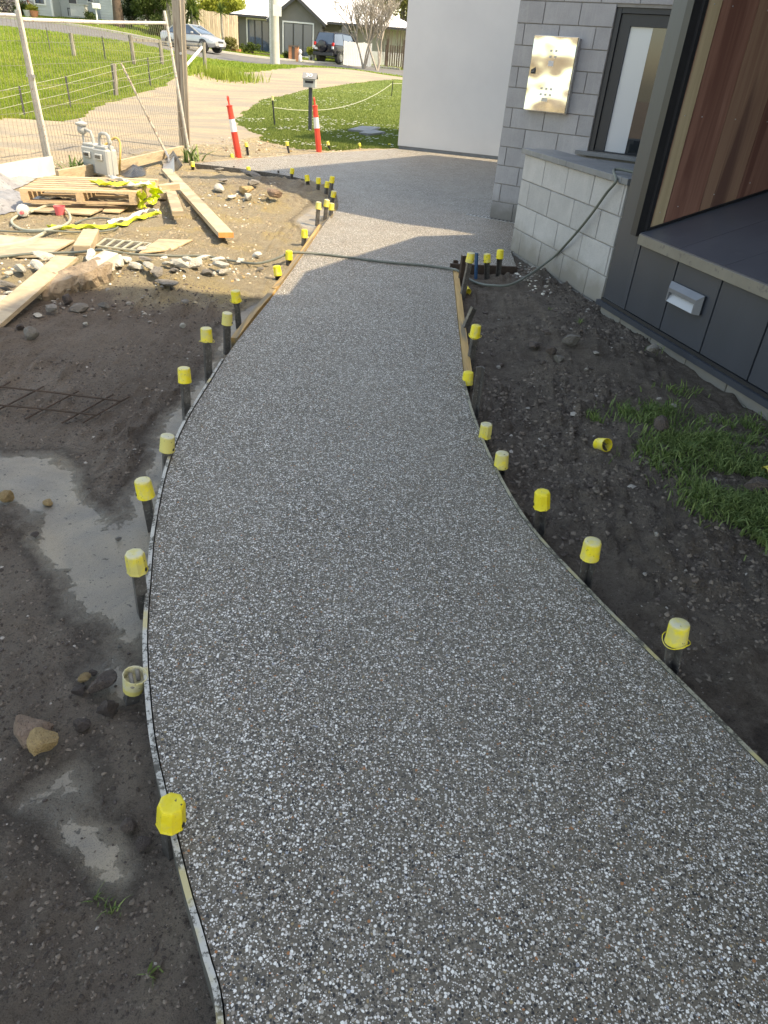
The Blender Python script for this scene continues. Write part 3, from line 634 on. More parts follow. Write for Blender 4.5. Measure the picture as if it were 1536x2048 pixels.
def blockrow(P, d, n, s0, s1, z, bl, h, off, mat, parent, key, holes=(), gap=.009):
    s = off - bl
    while s < s1:
        a = max(s, s0); b = min(s + bl, s1); parts = [(a, b)]
        for h0, h1, hz0, hz1 in holes:
            if z + h > hz0 + .02 and z < hz1 - .02:
                np_ = []
                for (p, q) in parts:
                    if q <= h0 or p >= h1: np_.append((p, q))
                    else:
                        if p < h0: np_.append((p, h0))
                        if q > h1: np_.append((h1, q))
                parts = np_
        for p, q in parts:
            if q - p > .03: block(q - p - gap, h - gap, P, d, n, p + gap / 2, z + gap / 2, mat, parent, key=key)
        s += bl
for k in range(14):
    blockrow(gC, DG, NG, 0, WL - .9, .2 * k - .005, .4, .2, .1 if k % 2 == 1 else .3, mBlkG, house, 'g', [(win_s0, win_s1, win_z0, win_z1)])
# left return blocks
for k in range(14):
    blockrow(gC - DG * 0.0, -NG, -DG, 0.052, 4, .2 * k - .005, .4, .2, .3 if k % 2 == 1 else .1, mBlkG, house, 'r')
# window
wf = thing('w', (0, 0, 0), 'x', 'x'); bpy.data.objects.remove(wf)
fr = MB(); fo = -.075
for (a, b, z0, z1) in ((win_s0, win_s0 + .055, win_z0, win_z1), (win_s1 - .055, win_s1, win_z0, win_z1), (win_s0 + .055, win_s1 - .055, win_z1 - .05, win_z1), (win_s0 + .055, win_s1 - .055, win_z0, win_z0 + .012)): slab(fr, gC, DG, NG, a + .002, b - .002, z0 + .002, z1 - .002, -.03, -.13)
wfo = fr.build('window', mFrame, house)
sa_ = MB()
for (a, b, z0, z1) in ((win_s0 + .057, win_s0 + .165, win_z0 + .012, win_z1 - .052), (win_s1 - .165, win_s1 - .057, win_z0 + .012, win_z1 - .052), (win_s0 + .165, win_s1 - .165, win_z1 - .155, win_z1 - .052)): slab(sa_, gC, DG, NG, a, b, z0, z1, -.055, -.115)
sash = sa_.build('sash', mFrame, wfo); sash.location = worldloc(house) * 0 + sash.location
b = NB('painted_pane_reflection'); mPaneRefl = b.fin((.50, .56, .62), .16, 0, None, .9)  # pale reflection on the glass, put into a colour of its own
g_ = MB(); slab(g_, gC, DG, NG, win_s0 + .166, win_s1 - .166, win_z0 + .014, win_z1 - .156, -.085, -.092)
mGlassW = mat_glass('window_glass', (.02, .025, .03), .02)
pane = MB(); slab(pane, gC, DG, NG, win_s0 + .166, win_s1 - .166, win_z0 + .014, win_z1 - .156, -.078, -.083)
for q in (g_,): pass
refl_pane = MB(); slab(refl_pane, gC, DG, NG, win_s0 + .166, win_s0 + .395, win_z0 + .014, win_z1 - .156, -.0755, -.0775)  # strip over the left of the pane, painted as the reflection there
o = refl_pane.build('pane_reflection', mPaneRefl, wfo); o = pane.build('pane', mGlassW, wfo)
st = MB()
for k in range(4):
    a0, a1 = [(0, .02), (.018, .02), (0, .02), (0, .002)][k], 0
for (a, b_, z0, z1) in ((.56, .58, .98, .982), (.56, .58, 1.0, 1.002), (.56, .562, .98, 1.002), (.578, .58, .98, 1.002)): slab(st, gC, DG, NG, win_s0 + a, win_s0 + b_, z0, z1, -.076, -.0775)
st.build('glass_sticker', mWhite, wfo)
sil = MB(); slab(sil, gC, DG, NG, win_s0 - .12, win_s1, win_z0 - .04, win_z0 - .003, .06, -.10); sil.build('window_sill', mSlate, house)
# meter box
ms0, ms1, mz0, mz1 = .272, .762, 1.196, 1.892
b = NB('zinc_plated_steel'); v = b.coord('Object'); n1 = b.n('TexNoise'); b.l(v, n1.inputs['Vector']); n1.inputs['Scale'].default_value = 3.2; n1.inputs['Detail'].default_value = 1.0; n1.inputs['Distortion'].default_value = .8
w1 = b.n('TexNoise'); b.l(b.coord('Object', (1, 1, 1)), w1.inputs['Vector']); w1.inputs['Scale'].default_value = 4.2; w1.inputs['Detail'].default_value = .6
col = b.mix(b.ramp(n1.outputs[0], [(.35, 0.), (.65, 1.)]), (.76, .75, .63), (.86, .855, .79))
mZinc = b.fin(col, .15, .92, b.bump(w1.outputs[0], 1., .04))
mbx = thing('meter_box', tuple(pw(gC, ms0, DG, mz0)), 'brassy zinc steel meter box with black latch, fixed to the grey block wall', 'meter box')
q = MB(); slab(q, gC, DG, NG, ms0 + .012, ms1 + .008, mz0 - .005, mz1 - .008, .002, .075); q.build('case', mGalv, mbx)
q = MB(); slab(q, gC, DG, NG, ms0, ms1, mz0, mz1, .078, .095); q.build('door', mZinc, mbx, bevel=.003)
q = MB(); pts = [(.022, .345), (.072, .345), (.074, .385), (.066, .405), (.022, .38)]
lo = [pw(gC, ms0 + a, DG, mz0 + z, .0955, NG) for a, z in pts]; hi = [pw(gC, ms0 + a, DG, mz0 + z, .104, NG) for a, z in pts]
q.add(lo + hi, [tuple(range(5))[::-1], tuple(range(5, 10))] + [(i, (i + 1) % 5, 5 + (i + 1) % 5, 5 + i) for i in range(5)]); lt = q.build('latch', mBlackP, mbx)
q = MB(); a = pw(gC, ms0 + .03, DG, mz0 + .362, .108, NG); b_ = pw(gC, ms0 + .062, DG, mz0 + .37, .108, NG); q.beam(a, b_, .012, .008); q.build('handle', mGreyP, lt)
for (a, z) in [(.205, .555), (.262, .555), (.205, .50), (.262, .50)] + [(.165, .205), (.22, .205), (.275, .205), (.165, .15), (.22, .15), (.275, .15)]:
    q = MB(); slab(q, gC, DG, NG, ms0 + a, ms0 + a + .022, mz0 + z, mz0 + z + .020, .0955, .100); q.build('louvre', mGalv, mbx)
q = MB(); slab(q, gC, DG, NG, ms0 + .205, ms0 + .265, mz0 + .425, mz0 + .475, .0955, .097); q.build('sticker', mWhite, mbx)
q = MB(); slab(q, gC, DG, NG, ms0 + .195, ms0 + .262, mz0 + .095, mz0 + .13, .0955, .097); q.build('rating_plate', mGalv, mbx)

# channel drain at the foot of the grey wall
dr = thing('channel_drain', tuple(pw(gC, -.15, DG, .003, .03, NG)), 'narrow steel channel drain at the foot of the grey block wall', 'drain')
q = MB(); slab(q, gC, DG, NG, -.28, 1.0, .001, .006, .035, .095); q.build('grate_frame', mGalv, dr)
q = MB()
for k in range(24): slab(q, gC, DG, NG, -.26 + k * .052, -.235 + k * .052, .0065, .0085, .045, .085)
o = q.build('grate_slot', mCharD, dr); 

# --- low pale block wall
lC = np.array([1.06, 7.56]); 
NL = np.array([-D1[1] * -1, D1[0] * -1]); NL = np.array([D1[1], -D1[0]]); NL = NL if NL[0] < 0 else -NL   # faces the path
lw = thing('low_block_wall', (lC[0], lC[1], 0), 'low pale concrete block wall with a dark slate capping', 'wall')
lh = .222; ztop = .885
q = MB(); slab(q, lC, D1, NL, .006, 1.9, -.3, ztop, -.01, -.19); q.build('mortar', mMort, lw)
for k in range(6):
    blockrow(lC, D1, NL, 0, 1.9, ztop - lh * (k + 1), .465, lh, .465 if k % 2 == 0 else .21, mBlkL, lw, 'l', gap=.010)
lb = lC + NL * -.2
q = MB(); q.prism([lC + NL * -.012, lC + NL * -.19, lC + NL * -.19 + D1 * .02, lC + NL * -.012 + D1 * .02], -.3, ztop); q.build('end_face', mBlkL, lw)
q = MB(); slab(q, lC, D1, NL, -.03, .92, ztop + .001, ztop + .046, .03, -.33); q.build('capping', mSlate, lw, bevel=.003)
q = MB(); slab(q, lC, D1, NL, .924, 1.84, ztop + .001, ztop + .046, .03, -.33); q.build('capping', mSlate, lw, bevel=.003)
q = MB(); slab(q, lC, D1, NL, 1.844, 1.93, ztop + .001, ztop + .046, .03, -.33); q.build('capping', mSlate, lw, bevel=.003)
# raised dark landing between the low wall and the house
q = MB(); q.prism([tuple(lC + NL * -.34 + D1 * .1), tuple(lC + NL * -.34 + D1 * 1.85), tuple(lC + NL * -1.2 + D1 * 1.5), tuple(gC + DG * 1.9 + NG * .08), tuple(gC + DG * .95 + NG * .08)], .3, .80)
o = q.build('planter_bed', mSlate); tag(o, 'dark raised planter bed between low pale wall and window sill', 'planter')
o = MB(); slab(o, lC, D1, NL, .5, 1.7, .80, .86, -.52, -.66); o = o.build('planter_edge', mSlate); tag(o, 'dark slate edging strip in front of the window sill', 'edging')

# --- clad house (charcoal and timber)
ch = thing('clad_house', (P0[0], P0[1], .06), 'house clad in red-brown timber boards and charcoal panels on a block base', 'house')
N1 = np.array([D1[1], -D1[0]]); N1 = N1 if N1[0] < 0 else -N1
# column board
q = MB(); slab(q, P0, D1, N1, 0., .268, .09, 3.0, .0, -.30); q.build('corner_column', mChar, ch, bevel=.002)
q = MB(); slab(q, P0, D1, N1, .2685, .334, .66, 3.0, -.004, -.028); q.build('column_reveal', mCharD, ch)
q = MB(); slab(q, P0, D1, N1, .2685, .318, .09, .60, -.0, -.03); q.build('panel_board', mChar, ch)
# panel boards
def gap_s(i): return .325 + .458 * i
for i in range(6):
    q = MB(); slab(q, P0, D1, N1, gap_s(i) + .0065, gap_s(i + 1) - .0065, .115, .60, 0., -.02); q.build('panel_board', mChar, ch, bevel=.0015)
q = MB(); slab(q, P0, D1, N1, .0, 3.3, .10, .64, -.021, -.25); q.build('panel_backing', mCharD, ch)
q = MB(); slab(q, P0, D1, N1, -.03, 3.3, .052, .088, .035, -.02); q.build('base_flashing', mChar, ch)
q = MB(); slab(q, P0, D1, N1, -.0, 3.3, .09, .112, .012, -.021); q.build('shadow_gap', mCharD, ch)
# sloping lid (rises away from the path) and trim
rise = .325
def lid(s, t, dz=0.): q_ = P0 + D1 * s + D2 * t; return Vector((q_[0], q_[1], .655 + rise * t + dz))
q = MB(); ts = [-.03, .30, .62, .95, 1.5]; ss = [.332, .80, 1.25, 1.72, 2.4, 3.3]
for i in range(len(ss) - 1):
    a, b_ = ss[i], ss[i + 1] - .003
    q2 = MB(); q2.hexa([lid(a, -.035, -.02), lid(b_, -.035, -.02), lid(b_, 1.6, -.02), lid(a, 1.6, -.02)], [lid(a, -.035, .004), lid(b_, -.035, .004), lid(b_, 1.6, .004), lid(a, 1.6, .004)])
    q2.build('lid_sheet', mLid, ch)
q = MB(); slab(q, P0, D1, N1, .325, 3.3, .575, .640, .038, -.018); q.build('cap_trim', mCapT, ch, bevel=.002)
# timber cladding boards, standing on the sloping lid, wall runs along D2 at s=.335
WA = P0 + D1 * .335; NW = D1   # faces the lid
bounds = [0.03, .123, .378, .649, .905, 1.16, 1.42]
def cladboard(t0, t1, mat, lab=None, zt=3.0, slope=None):
    q = MB(); z0 = .668 + rise * t0; z1 = .668 + rise * t1; g = .004
    pts = [(t0 + g / 2, z0), (t1 - g / 2, z1), (t1 - g / 2, zt), (t0 + g / 2, zt)]
    f = [pw(WA, t, D2, z, -.001, NW) for t, z in pts]; bk = [pw(WA, t, D2, z, -.024, NW) for t, z in pts]
    q.add(f + bk, [(0, 1, 2, 3), (7, 6, 5, 4)] + [(i, (i + 1) % 4, 4 + (i + 1) % 4, 4 + i) for i in range(4)])
    o = q.build('cladding_board', mat, ch)
    if lab: o['label'] = lab
    return o
# first board is split by its sapwood band
mSapB = NB('cladding_sapwood_band'); b = mSapB; v = b.coord('Object', (1, 1, .04), True); n = b.noise(v, 30, 5, .6, .4); sx = b.n('SeparateXYZ')
dt = b.n('VectorMath'); dt.operation = 'DOT_PRODUCT'; b.l(b.coord('World'), dt.inputs[0]); dt.inputs[1].default_value = (D2[0], D2[1], 0); t0_ = float(WA @ D2)
tt = b.math('SUBTRACT', dt.outputs['Value'], t0_); zz = b.n('SeparateXYZ'); b.l(b.coord('World'), zz.inputs[0])
edge = b.math('ADD', b.math('MULTIPLY', b.math('SUBTRACT', zz.outputs[2], .7), .002), b.math('MULTIPLY', b.noise(b.coord('World', (1, 1, .6)), 2.2, 4, .6), .055))
edge = b.math('ADD', edge, .012); msk = b.ramp(b.math('MULTIPLY_ADD', b.math('SUBTRACT', tt, edge), 40.), [(0., 0.), (1., 1.)])
c1 = b.mix(n, (.22, .10, .075), (.31, .165, .125)); c2 = b.mix(b.ramp(n, [(.3, 0.), (.7, 1.)]), (.42, .33, .21), (.54, .44, .29))
mSap = b.fin(b.mix(msk, c1, c2), .55, 0, b.bump(n, .25, .002))
cladboard(0.03, .1225, mSap, 'cladding board with a pale sapwood band')
for i in range(1, 6): cladboard(bounds[i], bounds[i + 1], mBoards[0] if i % 2 else mBoards[2])
q = MB(); 
f = [pw(WA, t, D2, z, -.03, NW) for t, z in ((-.05, .62), (1.5, .62), (1.5, 3.0), (-.05, 3.0))]; bk = [pw(WA, t, D2, z, -.10, NW) for t, z in ((-.05, .62), (1.5, .62), (1.5, 3.0), (-.05, 3.0))]
q.add(f + bk, [(0, 1, 2, 3), (7, 6, 5, 4)] + [(i, (i + 1) % 4, 4 + (i + 1) % 4, 4 + i) for i in range(4)]); q.build('cladding_backing', mCharD, ch)
q = MB(); q.beam(pw(WA, .0, D2, .672, .006, NW), pw(WA, 1.5, D2, .672 + rise * 1.5, .006, NW), .012, .012); q.build('lid_seal', mCharD, ch)
scr = None
for t, z in [(.07, 1.367), (.197, 1.367), (.451, 1.367), (.70, 1.367), (.074, .785), (.202, .827), (.459, .913), (.719, .996), (.20, 1.95), (.45, 1.95), (.07, 1.95)]:
    q = MB(); rot = Vector((NW[0], NW[1], 0)).to_track_quat('Z', 'Y').to_matrix(); q.lathe([(.0045, 0), (.0045, .0015), (.003, .0025)], pw(WA, t, D2, z, 0, NW), 8, rot); q.build('screw', mScrew, ch)
# upper parts of the building (outside the frame) that cast the shade
q = MB(); a = P0 + D1 * .0; up_poly = [P0 + D1 * 1.62 - D2 * .22, P0 + D1 * 2.5 - D2 * .65, P0 + D1 * 7 - D2 * 2.4, P0 + D1 * 7 + D2 * 6, P0 + D1 * 1.62 + D2 * 6]  # unseen storey, its overhang shaped to place the shade edge
q.prism(up_poly, 3.01, 5.5); q.build('upper_storey', mChar, ch)
q = MB(); q.prism([P0 + D1 * .08 - D2 * .02, P0 + D1 * .85 - D2 * .28, P0 + D1 * 1.6 - D2 * .28, P0 + D1 * 1.6 + D2 * 5, P0 + D2 * 5 + np.array([0, 2.6]), np.array([2.5, 7.35])], 3.0, 3.12); q.build('unseen_shade_roof', mChar, ch)  # roof added out of view, outline drawn to set the shade edge
q = MB(); q.prism([WA + D2 * 1.5, WA + D2 * 1.5 + D1 * 6, WA + D2 * 6 + D1 * 6, WA + D2 * 6 - D1 * 1.0, WA + D2 * 1.5 - D1 * .2], -.1, 3.0); q.build('inner_wall', mChar, ch)
q = MB(); q.prism([P0 + D1 * 2.6, P0 + D1 * 7, P0 + D1 * 7 + D2 * 1.4, P0 + D1 * 2.6 + D2 * 1.4], .9, 3.0); q.build('side_wall', mChar, ch)
# block base below the charcoal panels
q = MB(); slab(q, P0, D1, N1, .0, 3.3, -.35, .05, -.03, -.2); q.build('base_mortar', mMort, ch)
for k in range(2): blockrow(P0, D1, N1, -.0, 3.3, -.15 - .2 * k + .0, .42, .2, .30 + .2 * k, mBlkL, ch, 'b', gap=.008)
for o_ in []: pass
# step light on the panel
lt = thing('step_light', tuple(pw(P0, .80, D1, .42)), 'grey rectangular step light with a hooded louvre on the charcoal panels', 'light fitting')
ls0, ls1, lz0, lz1 = .795, 1.155, .325, .445
q = MB(); slab(q, P0, D1, N1, ls0 + .004, ls1 - .004, lz0 + .003, lz1 - .003, .0005, .018); q.build('back_plate', mFrame, lt)
mLight = M_var('light_casting', (.17, .185, .21), (.21, .225, .25), 8, .4, .3, .05)
def ring(s0, s1, z0, z1, S0, S1, Z0, Z1, o0, o1):
    q = MB(); A_ = [pw(P0, s, D1, z, o0, N1) for s, z in ((S0, Z0), (S1, Z0), (S1, Z1), (S0, Z1))]; B_ = [pw(P0, s, D1, z, o1, N1) for s, z in ((s0, z0), (s1, z0), (s1, z1), (s0, z1))]
    return A_, B_
A_, B_ = ring(ls0 + .03, ls1 - .03, lz0 + .0, lz1 - .035, ls0, ls1, lz0, lz1, .0185, .048)
q = MB(); tl = [ls0 + .03, ls1 - .03]
q.add([A_[3], A_[2], B_[2], B_[3]], [(0, 1, 2, 3)]); q.add([A_[0], A_[3], B_[3], B_[0]], [(0, 1, 2, 3)]); q.add([A_[2], A_[1], B_[1], B_[2]], [(0, 1, 2, 3)])
C_ = [pw(P0, s, D1, z, .048, N1) for s, z in ((tl[0] + .012, lz1 - .06), (tl[1] - .012, lz1 - .06), (tl[1] - .012, lz0), (tl[0] + .012, lz0))]
q.add([B_[3], B_[2], C_[1], C_[0]], [(0, 1, 2, 3)]); q.add([B_[0], B_[3], C_[0], C_[3]], [(0, 1, 2, 3)]); q.add([B_[2], B_[1], C_[2], C_[1]], [(0, 1, 2, 3)])
E_ = [pw(P0, s, D1, z, o_, N1) for s, z, o_ in ((tl[0] + .012, lz1 - .06, .020), (tl[1] - .012, lz1 - .06, .020))]
q.add([C_[0], C_[1], E_[1], E_[0]], [(0, 1, 2, 3)]); q.add([C_[0], E_[0], C_[3]], [(0, 1, 2)]); q.add([C_[1], C_[2], E_[1]], [(0, 1, 2)])
q.build('housing', mLight, lt)
q = MB(); q.add([E_[0] + Vector((0, 0, -.002)), E_[1] + Vector((0, 0, -.002)), C_[2] , C_[3]], [(0, 1, 2, 3)]); mDiff = M_var('light_diffuser', (.34, .36, .40), (.38, .40, .43), 5, .3, .1, 0); q.build('louvre', mDiff, lt)

# --- white rendered building
wA = gp(795, 297)[:2]; wB = gp(1005, 320)[:2]; DW = (wB - wA) / np.hypot(*(wB - wA)); NWh = np.array([-DW[1], DW[0]]); NWh = NWh if NWh[1] > 0 else -NWh
wb = thing('white_building', (wA[0], wA[1], 0), 'plain white rendered building wall standing at the far end of the slab', 'building')
q = MB(); q.prism([wA, wA + DW * 6, wA + DW * 6 + NWh * 5.2, wA + NWh * 5.2], .06, 3.1); q.build('wall', mWhite, wb)
q = MB(); q.prism([wA + DW * .02 + NWh * .015, wA + DW * 6 + NWh * .015, wA + DW * 6 + NWh * 5.1, wA + DW * .02 + NWh * 5.1], -.1, .06); q.build('plinth', mSlate, wb)
q = MB(); q.prism([wA - DW * .02 - NWh * .02, wA + DW * 6.02 - NWh * .02, wA + DW * 6.02 + NWh * 5.22, wA - DW * .02 + NWh * 5.22], 3.101, 3.16); q.build('parapet_capping', mChar, wb)
print('buildings done')

# ================================================================== PEGS WITH YELLOW CAPS
capme = {}
def cap_mesh(kind):
    if kind in capme: return capme[kind]
    mb = MB(); n = 8 if kind in ('oct', 'oct2') else 16
    mb.lathe([(.0335, 0), (.0335, .004), (.0325, .006), (.0305, .064), (.0285, .0705), (.024, .0725), (.010, .0732)], n=n)
    o = mb.build('cap', mCapD if kind in ('dirty', 'oct2') else mCap, None, smooth=(n > 8)); capme[kind] = o.data; S.collection.objects.unlink(o); bpy.data.objects.remove(o); return capme[kind]
def loop_mesh(part, r=.040, z=.004, full=True):
    mb = MB(); pts = []
    for k in range(25):
        q = 2 * math.pi * k / 24; rr = r * (1 + .06 * math.sin(3 * q)); pts.append((rr * math.cos(q), rr * math.sin(q), z + .006 * math.sin(2 * q + 1)))
    mb.tube(pts, .0014, 5, False); return mb.build('cap_collar', mCap, part, local=True)
def stake_mb(L, kind, sink=.22):
    mb = MB(); w = .0175; t = .005
    if kind == 'angle':
        mb.box((-w + t / 2, -w / 2 * 0 , (L - sink) / 2), (t, 2 * w, L + sink)); mb.box((0, w - t / 2, (L - sink) / 2), (2 * w - .001, t, L + sink - .001))
    elif kind == 'bar':
        mb.box((0, 0, (L - sink) / 2), (.036, .012, L + sink)); mb.box((0, .010, (L - sink) / 2), (.006, .016, L + sink - .002))
    else: mb.box((0, 0, (L - sink) / 2), (.045, .045, L + sink), taper=1.)
    return mb
def peg(base, top, label, kind='angle', cap='round', mat=None, collar=False, slot=True, spin=None, group='capped formwork pegs along the path', capdrop=.045, name='capped_peg', dz=0.0, slotang=-1.57):
    """base/top world points"""
    b = Vector(base); t = Vector(top); ax = (t - b); L = ax.length; rot = ax.to_track_quat('Z', 'Y')
    r = thing(name, b, label, 'peg', group, rot)
    sp = random.uniform(.3, 1.2) if spin is None else spin
    st = stake_mb(L - (.012 if cap else 0), kind).build('stake', mat or mSteelD, r, local=True, bevel=.0008 if kind != 'angle' else 0)
    st.rotation_euler = (0, 0, sp)
    if cap:
        c = bpy.data.objects.new('cap', cap_mesh(cap)); S.collection.objects.link(c); c.parent = r; c.location = (0, 0, L - .068 - .004); c.rotation_euler = (random.uniform(-.05, .05), random.uniform(-.05, .05), random.uniform(0, 6))
        if slot:
            mb = MB(); a = slotang + random.uniform(-.5, .5); mb.box((.0328 * math.cos(a), .0328 * math.sin(a), .016), (.004, .008, .010), Matrix.Rotation(a, 3, 'Z')); sl_ = mb.build('slot', mCharD, c, local=True); sl_.rotation_euler = (0, 0, -c.rotation_euler[2])
        if collar: loop_mesh(c)
    return r
def PG(ct, bs, label, z=None, **kw):
    """ct: cap centre px, bs: base px"""
    B = X(*bs); Tp = aty(ct[0], ct[1], B[1]); tp = Vector(Tp); ax = (tp - B).normalized(); tp = tp + ax * .036
    return peg(B, tp, label, **kw)
PG((341, 1626), (345, 1700), 'yellow eight-sided capped peg, lowest on the left edge of the path', cap='oct', spin=.8)
PG((273, 1124), (287, 1225), 'capped peg leaning left, its yellow cap speckled black with a loop of string', cap='oct2', collar=False, spin=.6)
PG((289, 976), (306, 1062), 'clean yellow capped peg leaning left beside the grey slurry patch', spin=.5)
PG((334, 886), (334, 945), 'pale-topped yellow capped peg touching the left edge strip below the tall straight one', cap='dirty', spin=.5)
PG((369, 750), (374, 838), 'upright bright yellow capped peg on left edge, right of the rusty mesh bars', spin=.7)
PG((413, 669), (418, 766), 'tall left-edge capped peg with a ringed yellow cap, standing in slurry', collar=True, spin=.6)
PG((454, 637), (454, 706), 'smudged yellow capped peg just before the ochre timber starts', cap='dirty', spin=.6)
PG((472, 592), (478, 655), 'ringed yellow capped peg beside the near end of the ochre timber', collar=True, spin=.4)
PG((555, 541), (557, 563), 'short yellow capped peg at the shade line, nearest of the three along the orange timber', slot=False)
PG((578, 510), (577, 530), 'short yellow capped peg where the hose crosses the orange timber')
PG((609, 467), (607, 492), 'yellow capped peg beside the far part of the orange timber', collar=True)
PG((637, 411), (634, 450), 'cream-topped capped peg with a wide ring, leftmost at the end of the orange timber', cap='dirty', collar=True)
PG((653, 406), (650, 442), 'cream-topped capped peg second from left at the end of the orange timber', cap='dirty', slot=False)
PG((663, 413), (661, 436), 'yellow capped peg low against the far bend, touching the strip', collar=True)
PG((667, 388), (664, 408), 'yellow capped peg on the tip of the far bend above the clustered ones', cap='dirty')
far = [((664, 359), (660, 396), 'tallest thin capped peg of the shaded far bend row'), ((654, 369), (652, 388), 'dark short capped peg left of the tallest one in the far bend row'), ((637, 361), (636, 381), 'capped peg in the far bend row, third from the right end'),
       ((614, 356), (616, 372), 'slim capped peg in the far bend row, fourth from the right end'), ((584, 342), (583, 361), 'capped peg at the left end of the shaded far bend row')]
for a, b_, l in far: PG(a, b_, l, group='capped formwork pegs round the far bend')
PG((497, 339), (498, 351), 'sunlit yellow capped peg on the sand mound skyline', group='capped formwork pegs round the far bend', slot=False)
PG((385, 328), (386, 340), 'yellow capped peg at the leftmost tip of the slab by the timber post', group='capped formwork pegs round the far bend', slot=False)
for i, ((u, v), (u2, v2)) in enumerate([((557, 341), (557, 353)), ((515, 343), (515, 350)), ((468, 332), (468, 342)), ((422, 332), (423, 339))]):
    B = X(u2, v2); Tp = Vector(aty(u, v, B[1])); peg(B, Tp, ['bare black peg stub beside the shaded far bend', 'bare black peg stub on the far mound between the yellow caps', 'thin bare peg stub on left of far slab edge', 'thinnest bare peg stub near the slab tip'][i], cap=None, kind='bar', group='bare pegs round the far bend', name='bare_peg')
FS = [((463, 311), (465, 322)), ((492, 288), (496, 317)), ((573, 286), (578, 311)), ((654, 286), (660, 305)), ((718, 289), (720, 300)), ((779, 290), (779, 297))]
FL = ['bright yellow capped peg left of the left red bollard', 'dirty capped peg right of the left red bollard', 'dirty capped peg midway between the two red bollards', 'leaning capped peg just right of the right red bollard', 'tilted yellow capped peg in the shade of the white wall', 'yellow capped peg nearest the white wall corner']
for i, ((u, v), (u2, v2)) in enumerate(FS):
    Pb = gp(u2, v2 - 2, -.05); B = Vector((Pb[0], Pb[1], gz(Pb[0], Pb[1]))); tp = Vector(aty(u, v, B[1])) + Vector((0, 0, .03))
    peg(B, tp, FL[i], cap='dirty' if i in (1, 2, 3) else 'round', group='capped pegs behind the far slab edge', slot=False)
# upside-down, broken cap with a clod on it
B = X(262, 1398); tp = Vector(aty(268, 1366, B[1])); r = peg(B, tp, 'peg with an upturned clear-yellow cap holding a dry clod, on the left path edge', cap=None, name='broken_capped_peg')
q = MB(); L_ = (tp - B).length; q.lathe([(.024, -.028), (.028, -.026), (.034, .030), (.0345, .034), (.032, .034), (.0275, .004), (.0, .003)], (0, 0, L_), 14, cap=False); q.build('upturned_cap', mCapD, r, smooth=True, local=True)
for k_, (dx_, dy_, s_) in enumerate([(-.012, .004, .022), (.010, -.006, .015)]):
    me_ = ROCKS[k_ + 3].copy() if 'ROCKS' in globals() else None
    q = MB(); q.beam((dx_ - s_, dy_ - s_ * .5, L_ + .018), (dx_ + s_, dy_ + s_ * .6, L_ + .026 + k_ * .004), .012, .009); q.build('clod', mOld, r, local=True, bevel=.003)
# right edge
PG((1355, 1266), (1340, 1345), 'large ringed yellow capped peg, nearest on the right edge of the path', cap='dirty', collar=True, spin=.3, slotang=-2.2)
PG((1182, 1098), (1168, 1180), 'capped peg with a chalky top, second nearest on the right path edge', slot=False, spin=.4)
PG((1085, 999), (1077, 1070), 'eight-sided yellow capped peg, third nearest on the right path edge', cap='oct', spin=.5)
PG((1004, 920), (998, 955), 'short yellow capped peg with a grey top, fourth nearest on the right path edge', cap='dirty', slot=False)
PG((972, 861), (966, 895), 'half grey, half yellow capped peg with a string loop on the right path edge', cap='oct2', spin=.4)
PG((936, 756), (933, 780), 'low yellow capped peg at the near end of the right ochre timber', slot=False)
PG((951, 662), (939, 735), 'tall ringed yellow capped peg beside the right ochre timber', collar=True, spin=.4)
PG((941, 515), (923, 600), 'tall leaning capped peg with a stained yellow cap by the hose', cap='dirty', spin=.3)
PG((974, 516), (974, 557), 'yellow capped peg in the pit beside the blue stake', group='capped pegs in the pit by the low wall')
PG((1000, 508), (996, 556), 'yellow capped peg nearest the low pale wall', group='capped pegs in the pit by the low wall')
for (u, v), (u2, v2), l, mt, kd in [((948, 615), (923, 672), 'bare angle-steel stake leaning right, halfway along the right ochre timber', mSteelD, 'angle'),
    ((962, 735), (948, 835), 'long bare angle-steel stake with a pale worn flank', mSteelD, 'angle'), ((953, 506), (951, 558), 'blue painted steel stake in the pit by the low wall', mSteelB, 'bar'),
    ((912, 521), (910, 545), 'short dark bare stake at the far end of the right ochre timber', mRust, 'angle'), ((928, 511), (920, 570), 'dark rusty stake behind the stained capped peg', mRust, 'angle')]:
    B = X(u2, v2); peg(B, Vector(aty(u, v, B[1])), l, cap=None, mat=mt, kind=kd, name='bare_stake', spin=.4, group='bare stakes on the right edge')
# loose caps on the soil
def loosecap(u, v, label, rx, rz, mat, k='oct2'):
    P = X(u, v); r = thing('cap_lying_on_soil', P + Vector((0, 0, .028)), label, 'cap', 'loose caps on the soil')
    mb = MB(); mb.lathe([(.030, .0), (.033, .002), (.0335, 0.0), (.0335, .004), (.0305, .064), (.0285, .0705), (.001, .0727)], n=12, cap=False); mb.lathe([(.0318, .0), (.029, .060), (.001, .064)], n=12, cap=False)
    o = mb.build('shell', mat, r, local=True, smooth=True); o.rotation_euler = (rx, 0, rz); return r
loosecap(1210, 905, 'open dirty yellow cap lying on the dark soil left of the grass', R(-112), R(25), mCapD)
loosecap(1524, 958, 'grey-yellow cap lying in the grass at the right edge of the picture', R(78), R(100), mCapD)
loosecap(934, 592, 'fallen yellow cap in the pit below the hose', R(75), R(200), mCap)

